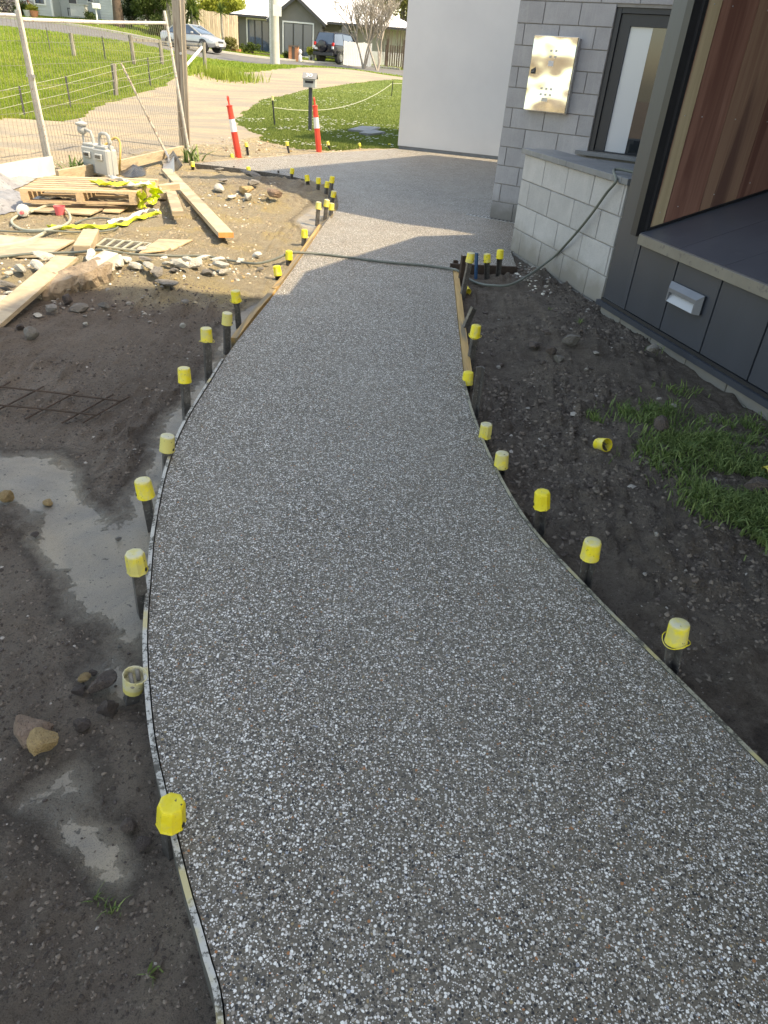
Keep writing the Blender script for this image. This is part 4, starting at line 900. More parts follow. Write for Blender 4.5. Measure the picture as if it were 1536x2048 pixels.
# ================================================================== ROCKS AND RUBBLE
def rockmb(seed, flat=.65, ang=.35, sub=2):
    r_ = random.Random(seed); bm = bmesh.new(); bmesh.ops.create_icosphere(bm, subdivisions=sub, radius=1)
    pl = [(Vector((r_.gauss(0, 1), r_.gauss(0, 1), r_.gauss(0, .8))).normalized(), r_.uniform(.38, .86)) for _ in range(13)]
    for v in bm.verts:
        d = v.co.normalized(); s_ = 1.
        for n, k in pl:
            dd = d.dot(n)
            if dd > 1e-3: s_ = min(s_, k / dd)
        v.co = d * s_ * (1 + r_.uniform(-.07, .07)); v.co.z *= flat
    me = bpy.data.meshes.new('rock'); bm.to_mesh(me); bm.free(); return me
ROCKS = [rockmb(i, [.6, .7, .5, .8][i % 4], sub=2 if i < 8 else 3) for i in range(12)]
def rock(P, size, label, mi, cat='rock', name='rock', group=None, rs=0, sink=.3, asp=(1, 1, 1), cache={}):
    key = (rs % 12, mi)
    if key not in cache:
        me = ROCKS[rs % 12].copy(); me.materials.clear(); me.materials.append(mRock[mi]); cache[key] = me
    o = bpy.data.objects.new(name, cache[key]); S.collection.objects.link(o); o.location = Vector(P) + Vector((0, 0, size * asp[2] * .5 * (1 - sink) - size * .0)); o.scale = (size / 2 * asp[0], size / 2 * asp[1], size / 2 * asp[2])
    o.rotation_euler = (random.uniform(-.2, .2), random.uniform(-.2, .2), random.uniform(0, 6.3)); tag(o, label, cat, group); return o
def pxsize(P, px): 
    d = (np.array(P) - CAM) @ fwd; return px * d / FPX
def RK(u, v, px, label, mi, rs, asp=(1, 1, 1), **kw):
    P = X(u, v); return rock(P, pxsize(P, px) * 1.3, label, mi, rs=rs, asp=asp, **kw)
RK(62, 1478, 92, 'largest tan rock on the wet soil at lower left', 0, 9, (1.0, .8, .8))
RK(98, 1503, 66, 'brown and ochre rock touching the largest tan rock', 4, 10, (1, .8, .9))
RK(207, 1378, 62, 'large dark rounded rock by the broken cap peg', 1, 8, (1, .75, .9))
RK(217, 1430, 46, 'dark egg-shaped rock below the large dark one', 1, 11, (.8, 1, .9))
RK(163, 1456, 34, 'small red-brown rock between the tan rock and the dark ones', 1, 3)
RK(172, 1362, 32, 'ochre-grey rock left of the large dark rounded one', 4, 4)
RK(160, 1388, 30, 'dark crumbly rock left below the large dark rounded one', 1, 5)
RK(186, 1347, 22, 'small dark rock above the large dark rounded one', 1, 6)
RK(258, 1655, 40, 'dark wet rock left of the eight-sided yellow cap', 1, 7)
RK(283, 1690, 36, 'dark wet rock against the strip below the eight-sided cap', 1, 2)
RK(15, 1004, 30, 'ochre rock at the left picture edge beside the slurry', 4, 1)
RK(96, 1005, 24, 'small ochre clod at the top of the slurry flow', 4, 3, (1, 1, .6))
RK(235, 1078, 16, 'small grey-brown pebble in the middle of the slurry', 3, 6)
RK(72, 1072, 18, 'small dark rock on the left bank of the slurry', 1, 2)
RK(240, 1294, 12, 'tiny grey pebble in the lower slurry', 3, 4)
RK(1140, 692, 42, 'pale grey rock on the right soil mound, largest there', 3, 9, (1, .7, .8))
RK(1116, 728, 22, 'small pinkish-grey rock below the pale grey rock', 3, 5)
RK(1066, 695, 36, 'half-buried brown rock left of the pale grey rock', 1, 8, (1, .7, .6))
RK(1098, 715, 20, 'small brown rock beside the small pinkish-grey rock', 1, 1)
RK(1298, 716, 46, 'elongated grey lump beside the house base', 3, 10, (1.2, .5, .7))
RK(1345, 712, 26, 'dark clod next to the elongated grey lump', 1, 4)
RK(1512, 990, 62, 'brown rock half hidden in the grass at the right picture edge', 1, 9, (1, .8, .8))
RK(1315, 868, 46, 'dark soil clod in the weeds', 1, 7, (1, .8, .7))
RK(63, 682, 28, 'pale grey rock alone on the left shaded soil', 3, 3, (1, .8, 1.1))
RK(44, 667, 16, 'small brown rock near the lone pale grey rock', 1, 5)
RK(365, 655, 0 + 12, 'tiny white chip on the shaded soil', 2, 1)
RK(374, 618, 20, 'grey rock in the shaded crumbs near the ringed peg', 3, 6)
RK(335, 580, 40, 'smooth grey slab of rock at the shade edge', 3, 8, (1.1, .7, .5))
RK(105, 632, 26, 'angular grey rock below the broken sandstone slab', 3, 2)
RK(78, 640, 22, 'flat pale rock left of the angular grey one', 2, 4, (1, .8, .5))
RK(172, 652, 14, 'small pale wedge of rock on the left shaded soil', 2, 6)
RK(160, 625, 40, 'flat brown-grey rock under the sandstone slab', 3, 7, (1.2, .7, .5))
RK(210, 618, 26, 'pointed grey rock right of the flat brown-grey one', 3, 0, (1.1, .7, .6))
RK(135, 612, 24, 'dark rock tucked under the sandstone slab', 1, 1)
RK(500, 355, 48, 'flat brown slab rock lying on the far shaded mound', 3, 9, (1.2, .6, .4))
RK(440, 345, 22, 'dark flat rock left on the far mound crest', 3, 2, (1, .6, .5))
RK(448, 368, 28, 'low brown rock on the far shaded mound', 3, 4, (1.1, .8, .5))
RK(506, 376, 30, 'rounded brown rock on the far mound at the shade line', 3, 8, (1, .8, .8))
RK(438, 385, 30, 'sunlit block-like pale rock on the far mound', 2, 3, (1, .7, .6))
RK(492, 390, 40, 'sunlit ochre rock below the rounded brown rock', 4, 9, (1.1, .7, .6))
RK(553, 405, 34, 'sunlit pinkish rock at the right end of the far mound', 0, 10, (1, .8, .9))
RK(498, 402, 20, 'small pale rock under the sunlit ochre rock', 2, 5); RK(462, 400, 26, 'cream crumbly rock on the sunlit far mound', 2, 6, (1.2, .8, .5))
# pale rubble band
rr = random.Random(5); rub = [(20, 560), (45, 555), (78, 548), (95, 598), (52, 583), (15, 585), (130, 548), (120, 528), (150, 545), (85, 525), (255, 525), (240, 535), (270, 540), (290, 530), (285, 505), (310, 545), (340, 540), (355, 532), (372, 530), (390, 540), (415, 548), (430, 552), (408, 530), (440, 535), (450, 550), (330, 522), (350, 550), (300, 552), (225, 545), (205, 530), (480, 530), (515, 520), (520, 545), (28, 600), (5, 610), (440, 542), (365, 545), (318, 560), (105, 575), (130, 590), (155, 580), (180, 528)]
place_words = ['by the long pale plank', 'near the broken sandstone slab', 'under the grey hose', 'toward the orange timber']
shape_words = ['flat', 'angular', 'wedge-shaped', 'chunky', 'slab-like', 'jagged']; col_words = ['cream', 'chalky white', 'pale', 'off-white', 'buff']
rows = {}
for i, (u, v) in enumerate(sorted(rub)):
    row = 'back row' if v < 535 else ('front row' if v > 556 else 'middle row'); rows.setdefault(row, []).append((u, v))
ordn = ['first', 'second', 'third', 'fourth', 'fifth', 'sixth', 'seventh', 'eighth', 'ninth', 'tenth', 'eleventh', 'twelfth', 'thirteenth', 'fourteenth', 'fifteenth', 'sixteenth', 'seventeenth', 'eighteenth', 'nineteenth', 'twentieth', 'twenty-first']
for row, lst in rows.items():
    for k, (u, v) in enumerate(lst):
        px = rr.uniform(17, 42); mi = 2 if rr.random() < .75 else 3
        RK(u + rr.uniform(-2, 2), v + rr.uniform(-2, 2), px, '%s %s %s chunk of rubble from the left, %s of the sunlit rubble band' % (ordn[k], 'big' if px > 32 else ('mid-sized' if px > 24 else 'small'), 'chalky' if mi == 2 else 'grey', row), mi, rr.randrange(12), (1.2, rr.uniform(.5, .9), rr.uniform(.4, .7)), name='rubble_chunk', cat='rubble', group='pale concrete rubble in the sunlit band', sink=.1)
def chips(name, pts, sizes, mis, label, cat):
    """countless small chips joined into one mesh"""
    V = []; F = []; MI = []; off = 0; ms = sorted(set(mis))
    for (x, y), s_ in zip(pts, sizes):
        me = ROCKS[rr.randrange(8)]; a = rr.uniform(0, 6.28); ca, sa_ = math.cos(a), math.sin(a); z = gz(x, y); ky = rr.uniform(.5, 1); kz = rr.uniform(.5, .9); mi = ms.index(rr.choice(mis))
        for v_ in me.vertices:
            c = v_.co * (s_ / 2); c = (c.x, c.y * ky, c.z * kz); V.append((x + c[0] * ca - c[1] * sa_, y + c[0] * sa_ + c[1] * ca, z + c[2] + s_ * .12))
        for p_ in me.polygons: F.append(tuple(q + off for q in p_.vertices)); MI.append(mi)
        off = len(V)
    mb = MB(); mb.v = V; mb.f = F; mb.mi = MI; o = mb.build(name, [mRock[i] for i in ms] if len(ms) > 1 else mRock[ms[0]], stuff=True); tag(o, label, cat); return o
def cl(n, f, pmin, pmax):
    P_ = []; Z_ = []
    for i in range(n):
        u, v = f(); p = G(u, v); P_.append((p[0], p[1])); Z_.append(pxsize(p, rr.uniform(pmin, pmax)))
    return P_, Z_
a_, b__ = cl(150, lambda: (rr.uniform(-10, 520), 538 + rr.gauss(0, 15)), 5, 14); chips('rubble_chips', a_, b__, [2, 2, 3, 4], 'pale broken concrete chips scattered through the sunlit rubble band', 'rubble')
a_, b__ = cl(70, lambda: (rr.uniform(50, 330), rr.gauss(612, 20)), 5, 15); chips('rubble_chips', a_, b__, [1, 3, 3], 'dark rubble crumbs in the shade below the broken sandstone slab', 'rubble')
a_, b__ = cl(60, lambda: (rr.uniform(405, 530), rr.uniform(384, 418)), 3, 10); chips('rubble_chips', a_, b__, [2, 4, 3], 'small pale chips on the sunlit side of the far mound', 'rubble')
def fs_(): 
    u = rr.uniform(1012, 1105); return u, 512 + (u - 1015) * .5 + rr.uniform(0, 45)
a_, b__ = cl(110, fs_, 4, 13); chips('crushed_stone', a_, b__, [3, 3, 2, 1], 'grey crushed stone heaped at the foot of the low pale wall', 'stone')
a_ = []; b__ = []
for i in range(70):
    u = rr.uniform(440, 770); P = gp(u, 300 + rr.uniform(-16, 8) - (u - 470) * .02, -.05)
    if P[1] > 12 and not inpoly(P[0], P[1], PATH): a_.append((P[0], P[1])); b__.append(rr.uniform(.025, .09))
chips('small_stones', a_, b__, [4, 3, 0], 'small stones in the dug soil behind the far slab edge', 'stone')
a_, b__ = cl(60, lambda: (rr.uniform(0, 310), rr.uniform(1270, 2000)), 5, 13); chips('soil_clods', a_, b__, [1], 'small dark clods on the wet soil at lower left', 'soil')
a_, b__ = cl(150, lambda: (rr.uniform(960, 1500), rr.uniform(590, 1250)), 6, 21); chips('soil_clods', a_, b__, [1, 1, 1, 3], 'dark soil clods on the ground between the path and the house', 'soil')
# crumbs: countless grit and clods as stuff
def scatter_crumbs(name, n, region, smin, smax, mat, label_, seed, keep=None):
    g = np.random.default_rng(seed); x = g.uniform(region[0], region[1], n); t = g.random(n); y = region[2] * (region[3] / region[2]) ** t
    k = ~inpoly(x, y, PATH) & (wetmask(x, y) < .4 if keep is None else keep(x, y)); x, y = x[k], y[k]
    dn = fbm(x, y, 1.4, 3, seed); k = g.random(len(x)) < sstep(-.45, .35, dn); x, y = x[k], y[k]
    z = gzv(x, y); n = len(x); s_ = smin * (smax / smin) ** (g.random(n) ** 2.6) * (.55 + .45 * np.minimum(y / 3., 1.6))
    base = np.array([(1, 0, 0), (-.5, .86, 0), (-.5, -.86, 0), (.1, 0, .85), (0, 0, -.6)]) ; fc = np.array([(0, 1, 3), (1, 2, 3), (2, 0, 3)])
    base = np.array([(1, .1, .1), (.2, 1, -.05), (-.9, .4, .15), (-.5, -.8, 0), (.5, -.8, .1), (.25, .1, .75), (-.3, -.1, .62)])
    fc = np.array([(0, 1, 5), (1, 2, 5), (2, 6, 5), (2, 3, 6), (3, 4, 6), (4, 5, 6), (4, 0, 5)])
    a = g.uniform(0, 6.28, n); ca, sa2 = np.cos(a), np.sin(a); sx_ = g.uniform(.6, 1.3, n); sy_ = g.uniform(.5, 1.1, n); sz_ = g.uniform(.5, 1.2, n)
    jit = 1 + g.uniform(-.25, .25, (n, len(base), 1)); bv = base[None] * jit * np.stack([sx_, sy_, sz_], 1)[:, None] * s_[:, None, None]
    vx = bv[..., 0] * ca[:, None] - bv[..., 1] * sa2[:, None] + x[:, None]; vy = bv[..., 0] * sa2[:, None] + bv[..., 1] * ca[:, None] + y[:, None]; vz = bv[..., 2] + z[:, None] - s_[:, None] * .12
    V = np.stack([vx, vy, vz], -1).reshape(-1, 3); F = (fc[None] + (np.arange(n) * len(base))[:, None, None]).reshape(-1, 3)
    o = npmesh(name, V, F, mat, 3); o['kind'] = 'stuff'; tag(o, label_, 'soil'); return o
def mat_crumb(name, stops):
    b = NB(name); g = b.n('NewGeometry'); c = b.ramp(g.outputs['Random Per Island'], stops, 'CONSTANT'); return b.fin(c, .9, 0, b.bump(b.noise(b.coord('World'), 150, 4), .5, .002))
mCrD = mat_crumb('soil_crumbs', [(0, (.05, .038, .03)), (.3, (.09, .071, .056)), (.58, (.14, .113, .088)), (.84, (.19, .155, .122)), (.988, (.34, .31, .27))])
mCrS = mat_crumb('sand_crumbs', [(0, (.22, .17, .11)), (.3, (.30, .24, .16)), (.6, (.38, .31, .21)), (.85, (.50, .45, .36)), (.95, (.14, .11, .08))])
scatter_crumbs('soil_crumbs', 90000, (-2.6, .1, .6, 5.2), .0016, .012, mCrD, 'loose dark soil crumbs and grit left of the path', 4)
scatter_crumbs('soil_crumbs', 90000, (.3, 2.3, 1.0, 6.4), .0018, .019, mCrD, 'loose dark soil crumbs and clods right of the path', 6)
scatter_crumbs('sand_crumbs', 24000, (-6.0, -.9, 4.6, 12.5), .003, .018, mCrS, 'loose sandy crumbs and chips on the building site left of the path', 8)
scatter_crumbs('sand_crumbs', 5000, (-4.2, -.5, 12.2, 16.6), .006, .03, mCrS, 'loose crumbs of dug soil behind the far slab edge', 9)
scatter_crumbs('slurry_specks', 5000, (-2.3, -.6, .8, 4.4), .0014, .006, mCrD, 'dark specks lying on the grey slurry', 14, keep=lambda x, y: wetmask(x, y) > .3)
mSlabR = M_var('slab_stone', (.24, .18, .125), (.40, .32, .23), 9, .9, 0, 1., .02, rnd=0, c3=(.12, .085, .06), fine=30)
P = X(165, 590); sb = rock(P, .62, 'long broken sandstone slab tilted at the shade line of the rubble', 3, name='broken_slab', cat='slab', rs=9)
bpy.data.objects.remove(sb)
mb = MB(); a = X(92, 603); b_ = X(228, 556); 
n = 14; vs = []; rr2 = random.Random(3); a = a + Vector((0, 0, .03)); b_ = b_ + Vector((0, 0, .05)); dr_ = (b_ - a); sd_ = Vector((-dr_.y, dr_.x, 0)).normalized() * .15
for i in range(n + 1):
    c_ = a + dr_ * (i / n); j = lambda s: rr2.uniform(-s, s)
    vs.append([c_ + Vector((j(.01), j(.02), -.06)), c_ + sd_ * .0 + Vector((j(.01), -.035 + j(.02), .0 + j(.015))), c_ + Vector((j(.01), j(.008), .055 + j(.006))), c_ + sd_ + Vector((j(.01), j(.02), .075 + j(.008))), c_ + sd_ * 1.1 + Vector((0, 0, -.06))])
fl = [v for r_ in vs for v in r_]; fs = []
for i in range(n):
    for k in range(4): fs.append((i * 5 + k, i * 5 + k + 1, (i + 1) * 5 + k + 1, (i + 1) * 5 + k))
fs += [(0, 1, 2, 3, 4), tuple(n * 5 + k for k in range(5))]
mb.add(fl, fs); o = mb.build('broken_slab', mSlabR); tag(o, 'long broken brown stone slab tilted at the shade line of the rubble', 'slab')
print('pegs rocks done')

# ================================================================== BUILDING-SITE THINGS (left)
def GP(u, v, h=0.):  # point at height h above the ground seen at u,v
    z = 0.
    for k in range(10):
        P = gp(u, v, z + h); z = gz(P[0], P[1])
    return Vector((P[0], P[1], z + h))
def plank(name, a, b, w, h, mat, label, cat='timber', endmat=None, group=None):
    t = None
    q = MB(); q.beam(a, b, w, h); o = q.build(name, mat, bevel=.002); tag(o, label, cat, group)
    return o
def quadbox(mb, c4, h):
    lo = [Vector(c) - Vector((0, 0, h)) for c in c4]; mb.hexa(lo, c4)
# pallet
pFL, pFR, pBR, pBL = GP(38, 377, .20), GP(272, 384, .21), GP(318, 357, .20), GP(92, 351, .19)
pl_ = thing('pallet', (pFL + pBR) / 2 - Vector((0, 0, .17)), 'wooden pallet with slatted top, yellow vest draped on its right end', 'pallet')
def pq(s, t, dz=0.): return (pFL * (1 - s) + pFR * s) * (1 - t) + (pBL * (1 - s) + pBR * s) * t + Vector((0, 0, dz))
for k in range(7):
    t0 = k * .145 + .002; t1 = t0 + .098; q = MB(); quadbox(q, [pq(0, t0), pq(1, t0), pq(1, t1), pq(0, t1)], .020); q.build('slat', mPallet, pl_)
for s_ in (.0, .465, .93):
    q = MB(); quadbox(q, [pq(s_, .0, -.0205), pq(s_ + .065, .0, -.0205), pq(s_ + .065, .98, -.0205), pq(s_, .98, -.0205)], .088); q.build('bearer', mPallet, pl_)
for t0 in (.0, .42, .86):
    q = MB(); quadbox(q, [pq(0.01, t0, -.109), pq(.99, t0, -.109), pq(.99, t0 + .11, -.109), pq(.01, t0 + .11, -.109)], .018); q.build('bottom_slat', mPallet, pl_)
# boards under and in front of the pallet
q = MB(); quadbox(q, [GP(40, 418, .04), GP(180, 428, .04), GP(222, 410, .045), GP(60, 402, .045)], .014); tag(q.build('plywood_sheet', mPine), 'split plywood sheet lying in front of the pallet', 'sheet')
q = MB(); quadbox(q, [GP(205, 422, .03), GP(238, 424, .03), GP(256, 414, .035), GP(215, 410, .035)], .012); tag(q.build('plywood_offcut', mPallet), 'small plywood offcut right of the split sheet, before the pallet', 'sheet')
plank('timber_offcut', GP(232, 392, .06), GP(182, 388, .07), .05, .04, mPallet, 'loose batten caught under the pallet at its right half')
# stacked short timbers right of the pallet
plank('timber_block', GP(315, 377, .10), GP(356, 372, .11), .09, .07, mPine, 'short square timber lying crosswise, right end of the pallet')
plank('timber_block', GP(322, 392, .06), GP(338, 380, .06), .12, .07, mPine, 'short stubby timber block under the crosswise timber')
plank('timber_block', GP(342, 386, .09), GP(356, 428, .11), .11, .045, mPine, 'raised short timber board casting a dark shadow beside the long plank')
lp = plank('long_plank', GP(333, 341, .05), GP(452, 470, .09), .14, .045, mPine, 'long pale timber plank with an orange painted end on the sand')
a = GP(452, 470, .09); b_ = GP(333, 341, .05); d_ = (a - b_).normalized(); q = MB(); q.beam(a + d_ * .0005, a + d_ * .006, .139, .0445); q.build('painted_end', mEndR, lp); lp.children[0].matrix_parent_inverse = Matrix.Identity(4)
plank('long_plank', GP(-40, 665, .03), GP(134, 516, .05), .15, .03, mPine, 'long pale plank lying across the rubble at the left picture edge')
plank('timber_block', GP(165, 500, .04), GP(183, 468, .04), .13, .07, mPine, 'short thick pine block lying left of the rusty grate')
plank('concrete_beam', GP(160, 533, .05), GP(226, 515, .06), .13, .09, mRock[2], 'broken pale concrete beam lying on the rubble', 'rubble')
q = MB(); quadbox(q, [GP(-60, 512, .02), GP(90, 512, .03), GP(150, 480, .015), GP(-60, 462, .02)], .012); tag(q.build('plywood_sheet', mPine), 'large sand-covered plywood sheet under the hose at the left edge', 'sheet')
q = MB(); quadbox(q, [GP(278, 505, .015), GP(345, 498, .015), GP(385, 478, .015), GP(318, 480, .015)], .010); tag(q.build('plywood_sheet', mPallet), 'thin brown sheet lying flat on the sand right of the grate', 'sheet')
# grate
gA, gB, gC_, gD = GP(193, 492, .02), GP(278, 497, .02), GP(302, 482, .02), GP(212, 478, .02)
gr = thing('steel_grate', (gA + gC_) / 2, 'pale-framed steel grate lying flat on the sand by the pine block', 'grate')
def gq(s, t, dz=0.): return (gA * (1 - s) + gB * s) * (1 - t) + (gD * (1 - s) + gC_ * s) * t + Vector((0, 0, dz))
q = MB()
for t in (0., 1.): q.beam(gq(0, t), gq(1, t), .018, .012)
for s_ in (0, .2, .4, .6, .8, 1.): q.beam(gq(s_, 0, .001), gq(s_, 1, .001), .014, .012)
q.build('frame', mHoseL, gr)
q = MB()
for k in range(1, 12): q.beam(gq(0, k / 12, -.004), gq(1, k / 12, -.004), .004, .006)
q.build('bars', mOld, gr)
# rebar mesh
rm = thing('rebar_mesh', X(120, 800), 'rusty steel reinforcing mesh offcut lying on the shaded soil', 'mesh')
H_ = .035
for (a1, a2) in [((-60, 767), (243, 802)), ((-60, 805), (194, 830))]:
    q = MB(); q.tube([GP(*a1, H_), (GP(*a1, H_) + GP(*a2, H_)) / 2 + Vector((0, 0, .004)), GP(*a2, H_)], .0048, 7); q.build('bar', mRust, rm)
for (a1, a2) in [((20, 763), (-60, 810)), ((87, 773), (-6, 821)), ((157, 782), (50, 838)), ((226, 789), (124, 846)), ((259, 793), (166, 845))]:
    q = MB(); q.tube([GP(*a1, H_ - .0095), GP(*a2, H_ - .0095)], .0045, 7); q.build('bar', mRust, rm)
# vest / tape
def ribbon(name, pts, w, mat, parent=None, seed=1, th=.003):
    P = [Vector(p) for p in spline([tuple(p) for p in pts], 7)]; r_ = random.Random(seed); vs = []; fs = []; n = 5
    for i, p in enumerate(P):
        t = (P[min(i + 1, len(P) - 1)] - P[max(i - 1, 0)]).normalized(); s_ = t.cross(Vector((0, 0, 1)));
        if s_.length < .05: s_ = Vector((1, 0, 0))
        s_.normalize(); ww = w * (.7 + .3 * math.sin(i * .9 + seed))
        for k in range(n):
            c = p + s_ * ww * (k / (n - 1) - .5) + Vector((0, 0, .016 * math.sin(k * 1.9 + i * .8) + r_.uniform(-.004, .004))); vs.append(c)
    m_ = len(vs); vs += [v - Vector((0, 0, th)) for v in vs]
    for i in range(len(P) - 1):
        for k in range(n - 1):
            a, b, c, d = i * n + k, i * n + k + 1, (i + 1) * n + k + 1, (i + 1) * n + k; fs.append((a, b, c, d)); fs.append((m_ + d, m_ + c, m_ + b, m_ + a))
        fs.append((i * n, (i + 1) * n, m_ + (i + 1) * n, m_ + i * n)); fs.append((i * n + n - 1, m_ + i * n + n - 1, m_ + (i + 1) * n + n - 1, (i + 1) * n + n - 1))
    q = MB(); q.add(vs, fs); return q.build(name, mat, parent, smooth=True)
vt = thing('safety_vest', GP(240, 372, .22), 'crumpled yellow and silver safety vest draped over the pallet end', 'vest')
ribbon('yellow_cloth', [GP(190, 362, .235), GP(215, 366, .24), GP(240, 366, .24), GP(285, 366, .235), GP(305, 370, .22), GP(312, 388, .12), GP(300, 406, .05)], .16, mVest, vt, 2)
ribbon('silver_band', [GP(215, 352, .245), GP(240, 356, .255), GP(270, 362, .25), GP(298, 364, .24)], .09, mVestS, vt, 3)
ribbon('silver_band', [GP(318, 376, .16), GP(316, 392, .09), GP(306, 404, .06)], .07, mVestS, vt, 7)
ribbon('yellow_cloth', [GP(282, 384, .215), GP(284, 396, .12), GP(280, 414, .04), GP(290, 412, .03)], .10, mVest, vt, 5)
tp_ = thing('safety_tape', GP(220, 445, .02), 'long yellow and silver strap trailing over the sand before the pallet', 'strap')
ribbon('silver_strap', [GP(315, 420, .05), GP(290, 422, .04), GP(255, 437, .02), GP(215, 445, .02)], .10, mVestS, tp_, 4)
ribbon('yellow_strap', [GP(318, 425, .045), GP(280, 434, .03), GP(245, 447, .03), GP(205, 449, .03), GP(165, 452, .03), GP(125, 455, .03), GP(100, 452, .02)], .07, mVest, tp_, 8)
# plastic sheeting
def blob_sheet(name, outline, h, mat, label, cat, seed, res=26, amp=.06):
    P = [GP(*p) for p in outline]; xs_ = [p.x for p in P]; ys_ = [p.y for p in P]; poly = [(p.x, p.y) for p in P]
    x0, x1, y0, y1 = min(xs_), max(xs_), min(ys_), max(ys_); gx = np.linspace(x0, x1, res); gy = np.linspace(y0, y1, res); A, B = np.meshgrid(gx, gy)
    ins = inpoly(A, B, poly); dd = polydist(A, B, poly + poly[:1]) * ins; Z = gzv(A.ravel(), B.ravel()).reshape(A.shape)
    hh = h * sstep(0, .30, dd) + amp * fbm(A, B, 2.6, 4, seed) * sstep(0, .1, dd) + .03 * np.abs(fbm(A, B, 7, 3, seed + 4)) * sstep(0, .05, dd)
    V = np.stack([A.ravel(), B.ravel(), (Z + .008 + hh).ravel()], 1); F = []
    for i in range(res - 1):
        for j in range(res - 1):
            if ins[i, j] or ins[i + 1, j] or ins[i, j + 1] or ins[i + 1, j + 1]: F.append((i * res + j, i * res + j + 1, (i + 1) * res + j + 1, (i + 1) * res + j))
    o = npmesh(name, V, F, mat, 4); o.data.polygons.foreach_set('use_smooth', np.ones(len(F), bool)); tag(o, label, cat); return o
blob_sheet('plastic_sheet', [(-60, 392), (20, 384), (62, 388), (78, 402), (45, 418), (0, 430), (-60, 440)], .07, mGreyP, 'crumpled grey plastic sheet lying left of the pallet', 'plastic', 3)
blob_sheet('plastic_roll', [(-60, 372), (10, 366), (50, 352), (70, 358), (40, 374), (0, 388), (-60, 396)], .16, mGreyP, 'rolled grey plastic membrane bulging behind the pallet corner', 'plastic', 9)
blob_sheet('black_plastic', [(52, 402), (110, 398), (170, 404), (160, 412), (100, 414), (60, 412)], .05, mBlackP, 'black plastic film bunched under the pallet', 'plastic', 13)
blob_sheet('black_tarp', [(243, 348), (252, 336), (275, 330), (290, 338), (288, 352), (262, 356)], .13, mBlackP, 'crumpled black tarpaulin bundle right of the gas meters', 'tarpaulin', 17, 22, .09)
# pale sheeting hung along the fence foot
def vsheet(name, pts, h, mat, label, cat, wob=.03):
    q = MB(); P = spline([tuple(p) for p in pts], 6); top = []; bot = []; bk = []
    for i, p in enumerate(P):
        w_ = wob * math.sin(i * 1.9); bot.append(Vector((p[0], p[1] + w_, p[2] - .04))); top.append(Vector((p[0], p[1] + w_ * .4, p[2] + h)))
    n = len(P); vs = bot + top + [v + Vector((0, .012, 0)) for v in bot] + [v + Vector((0, .012, 0)) for v in top]; fs = []
    for i in range(n - 1): fs += [(i, i + 1, n + i + 1, n + i), (2 * n + i, 3 * n + i, 3 * n + i + 1, 2 * n + i + 1), (n + i, n + i + 1, 3 * n + i + 1, 3 * n + i)]
    q.add(vs, fs); return tag(q.build(name, mat), label, cat)
vsheet('pale_sheeting', [GP(-80, 390), GP(0, 372), GP(60, 358), GP(110, 350)], .22, mClear, 'translucent pale plastic sheeting along the foot of the wire fence', 'sheeting')
# sleeper edging behind the meters
plank('timber_sleeper', GP(115, 352, .07), GP(236, 330, .09), .05, .13, mPine, 'pale timber sleeper edging behind the gas meters, left length', 'sleeper')
plank('timber_sleeper', GP(238, 331, .08), GP(366, 300, .10), .05, .13, mPine, 'pale timber sleeper edging running right to the timber post', 'sleeper')
# gas meters
def meter(u0, v0, w, h, d, dark, label):
    B = GP(u0, v0); t = thing('gas_meter', B, label, 'gas meter', 'gas meters behind the pallet'); ang = R(-28); rot = Matrix.Rotation(ang, 3, 'Z')
    def L(x, y, z): return B + rot @ Vector((x, y, z))
    q = MB(); q.box(L(0, 0, h / 2 + .04), (w, d, h), rot); q.build('body', mGMet, t, bevel=.02)
    q = MB(); q.box(L(0, 0, h + .055), (w * .8, d * .8, .03), rot); q.build('top_plate', mGMet, t, bevel=.006)
    q = MB(); q.box(L(0, -d / 2 - .015, h * .82), (w * .46, .035, .075), rot); ix = q.build('index_box', mGMet, t, bevel=.008)
    q = MB(); q.box(L(0, -d / 2 - .034, h * .83), (w * .36, .004, .035), rot); q.build('dial_window', mGlassW, ix)
    return t, L
t1, L1 = meter(216, 357, .26, .31, .18, 0, 'front grey gas meter with an elbow pipe rising from its top')
q = MB(); q.tube([L1(-.07, 0, .34), L1(-.07, 0, .46), L1(-.05, 0, .50), L1(-.01, 0, .52), L1(.06, 0, .52), L1(.10, 0, .50), L1(.115, 0, .46), L1(.13, 0, .0)], .020, 8); q.build('elbow_pipe', mGMet, t1, smooth=True)
q = MB(); q.lathe([(.032, 0), (.032, .03)], L1(-.07, 0, .36), 8); q.lathe([(.03, 0), (.03, .03)], L1(.117, 0, .42), 8); q.build('pipe_nut', mGMet, t1)
t2, L2 = meter(193, 352, .26, .32, .18, 1, 'rear grey gas meter with a round pressure regulator at its left')
q = MB(); q.tube([L2(.03, 0, .35), L2(.03, 0, .45), L2(.0, 0, .52), L2(-.10, 0, .54), L2(-.145, 0, .52)], .019, 8); q.tube([L2(-.155, 0, .50), L2(-.155, 0, .0)], .016, 8); q.build('inlet_pipe', mGMet, t2, smooth=True)
q = MB(); q.lathe([(.03, -.05), (.055, -.03), (.062, 0), (.055, .03), (.05, .045), (.075, .055), (.078, .075), (.045, .09), (.02, .10), (.018, .125), (.0, .127)], L2(-.155, 0, .53), 14, cap=False); q.build('regulator', mGMet, t2, smooth=True)
q = MB(); q.tube([L2(-.155, 0, .36), L2(-.155, 0, .32)], .026, 8); q.build('valve', mRust, t2)
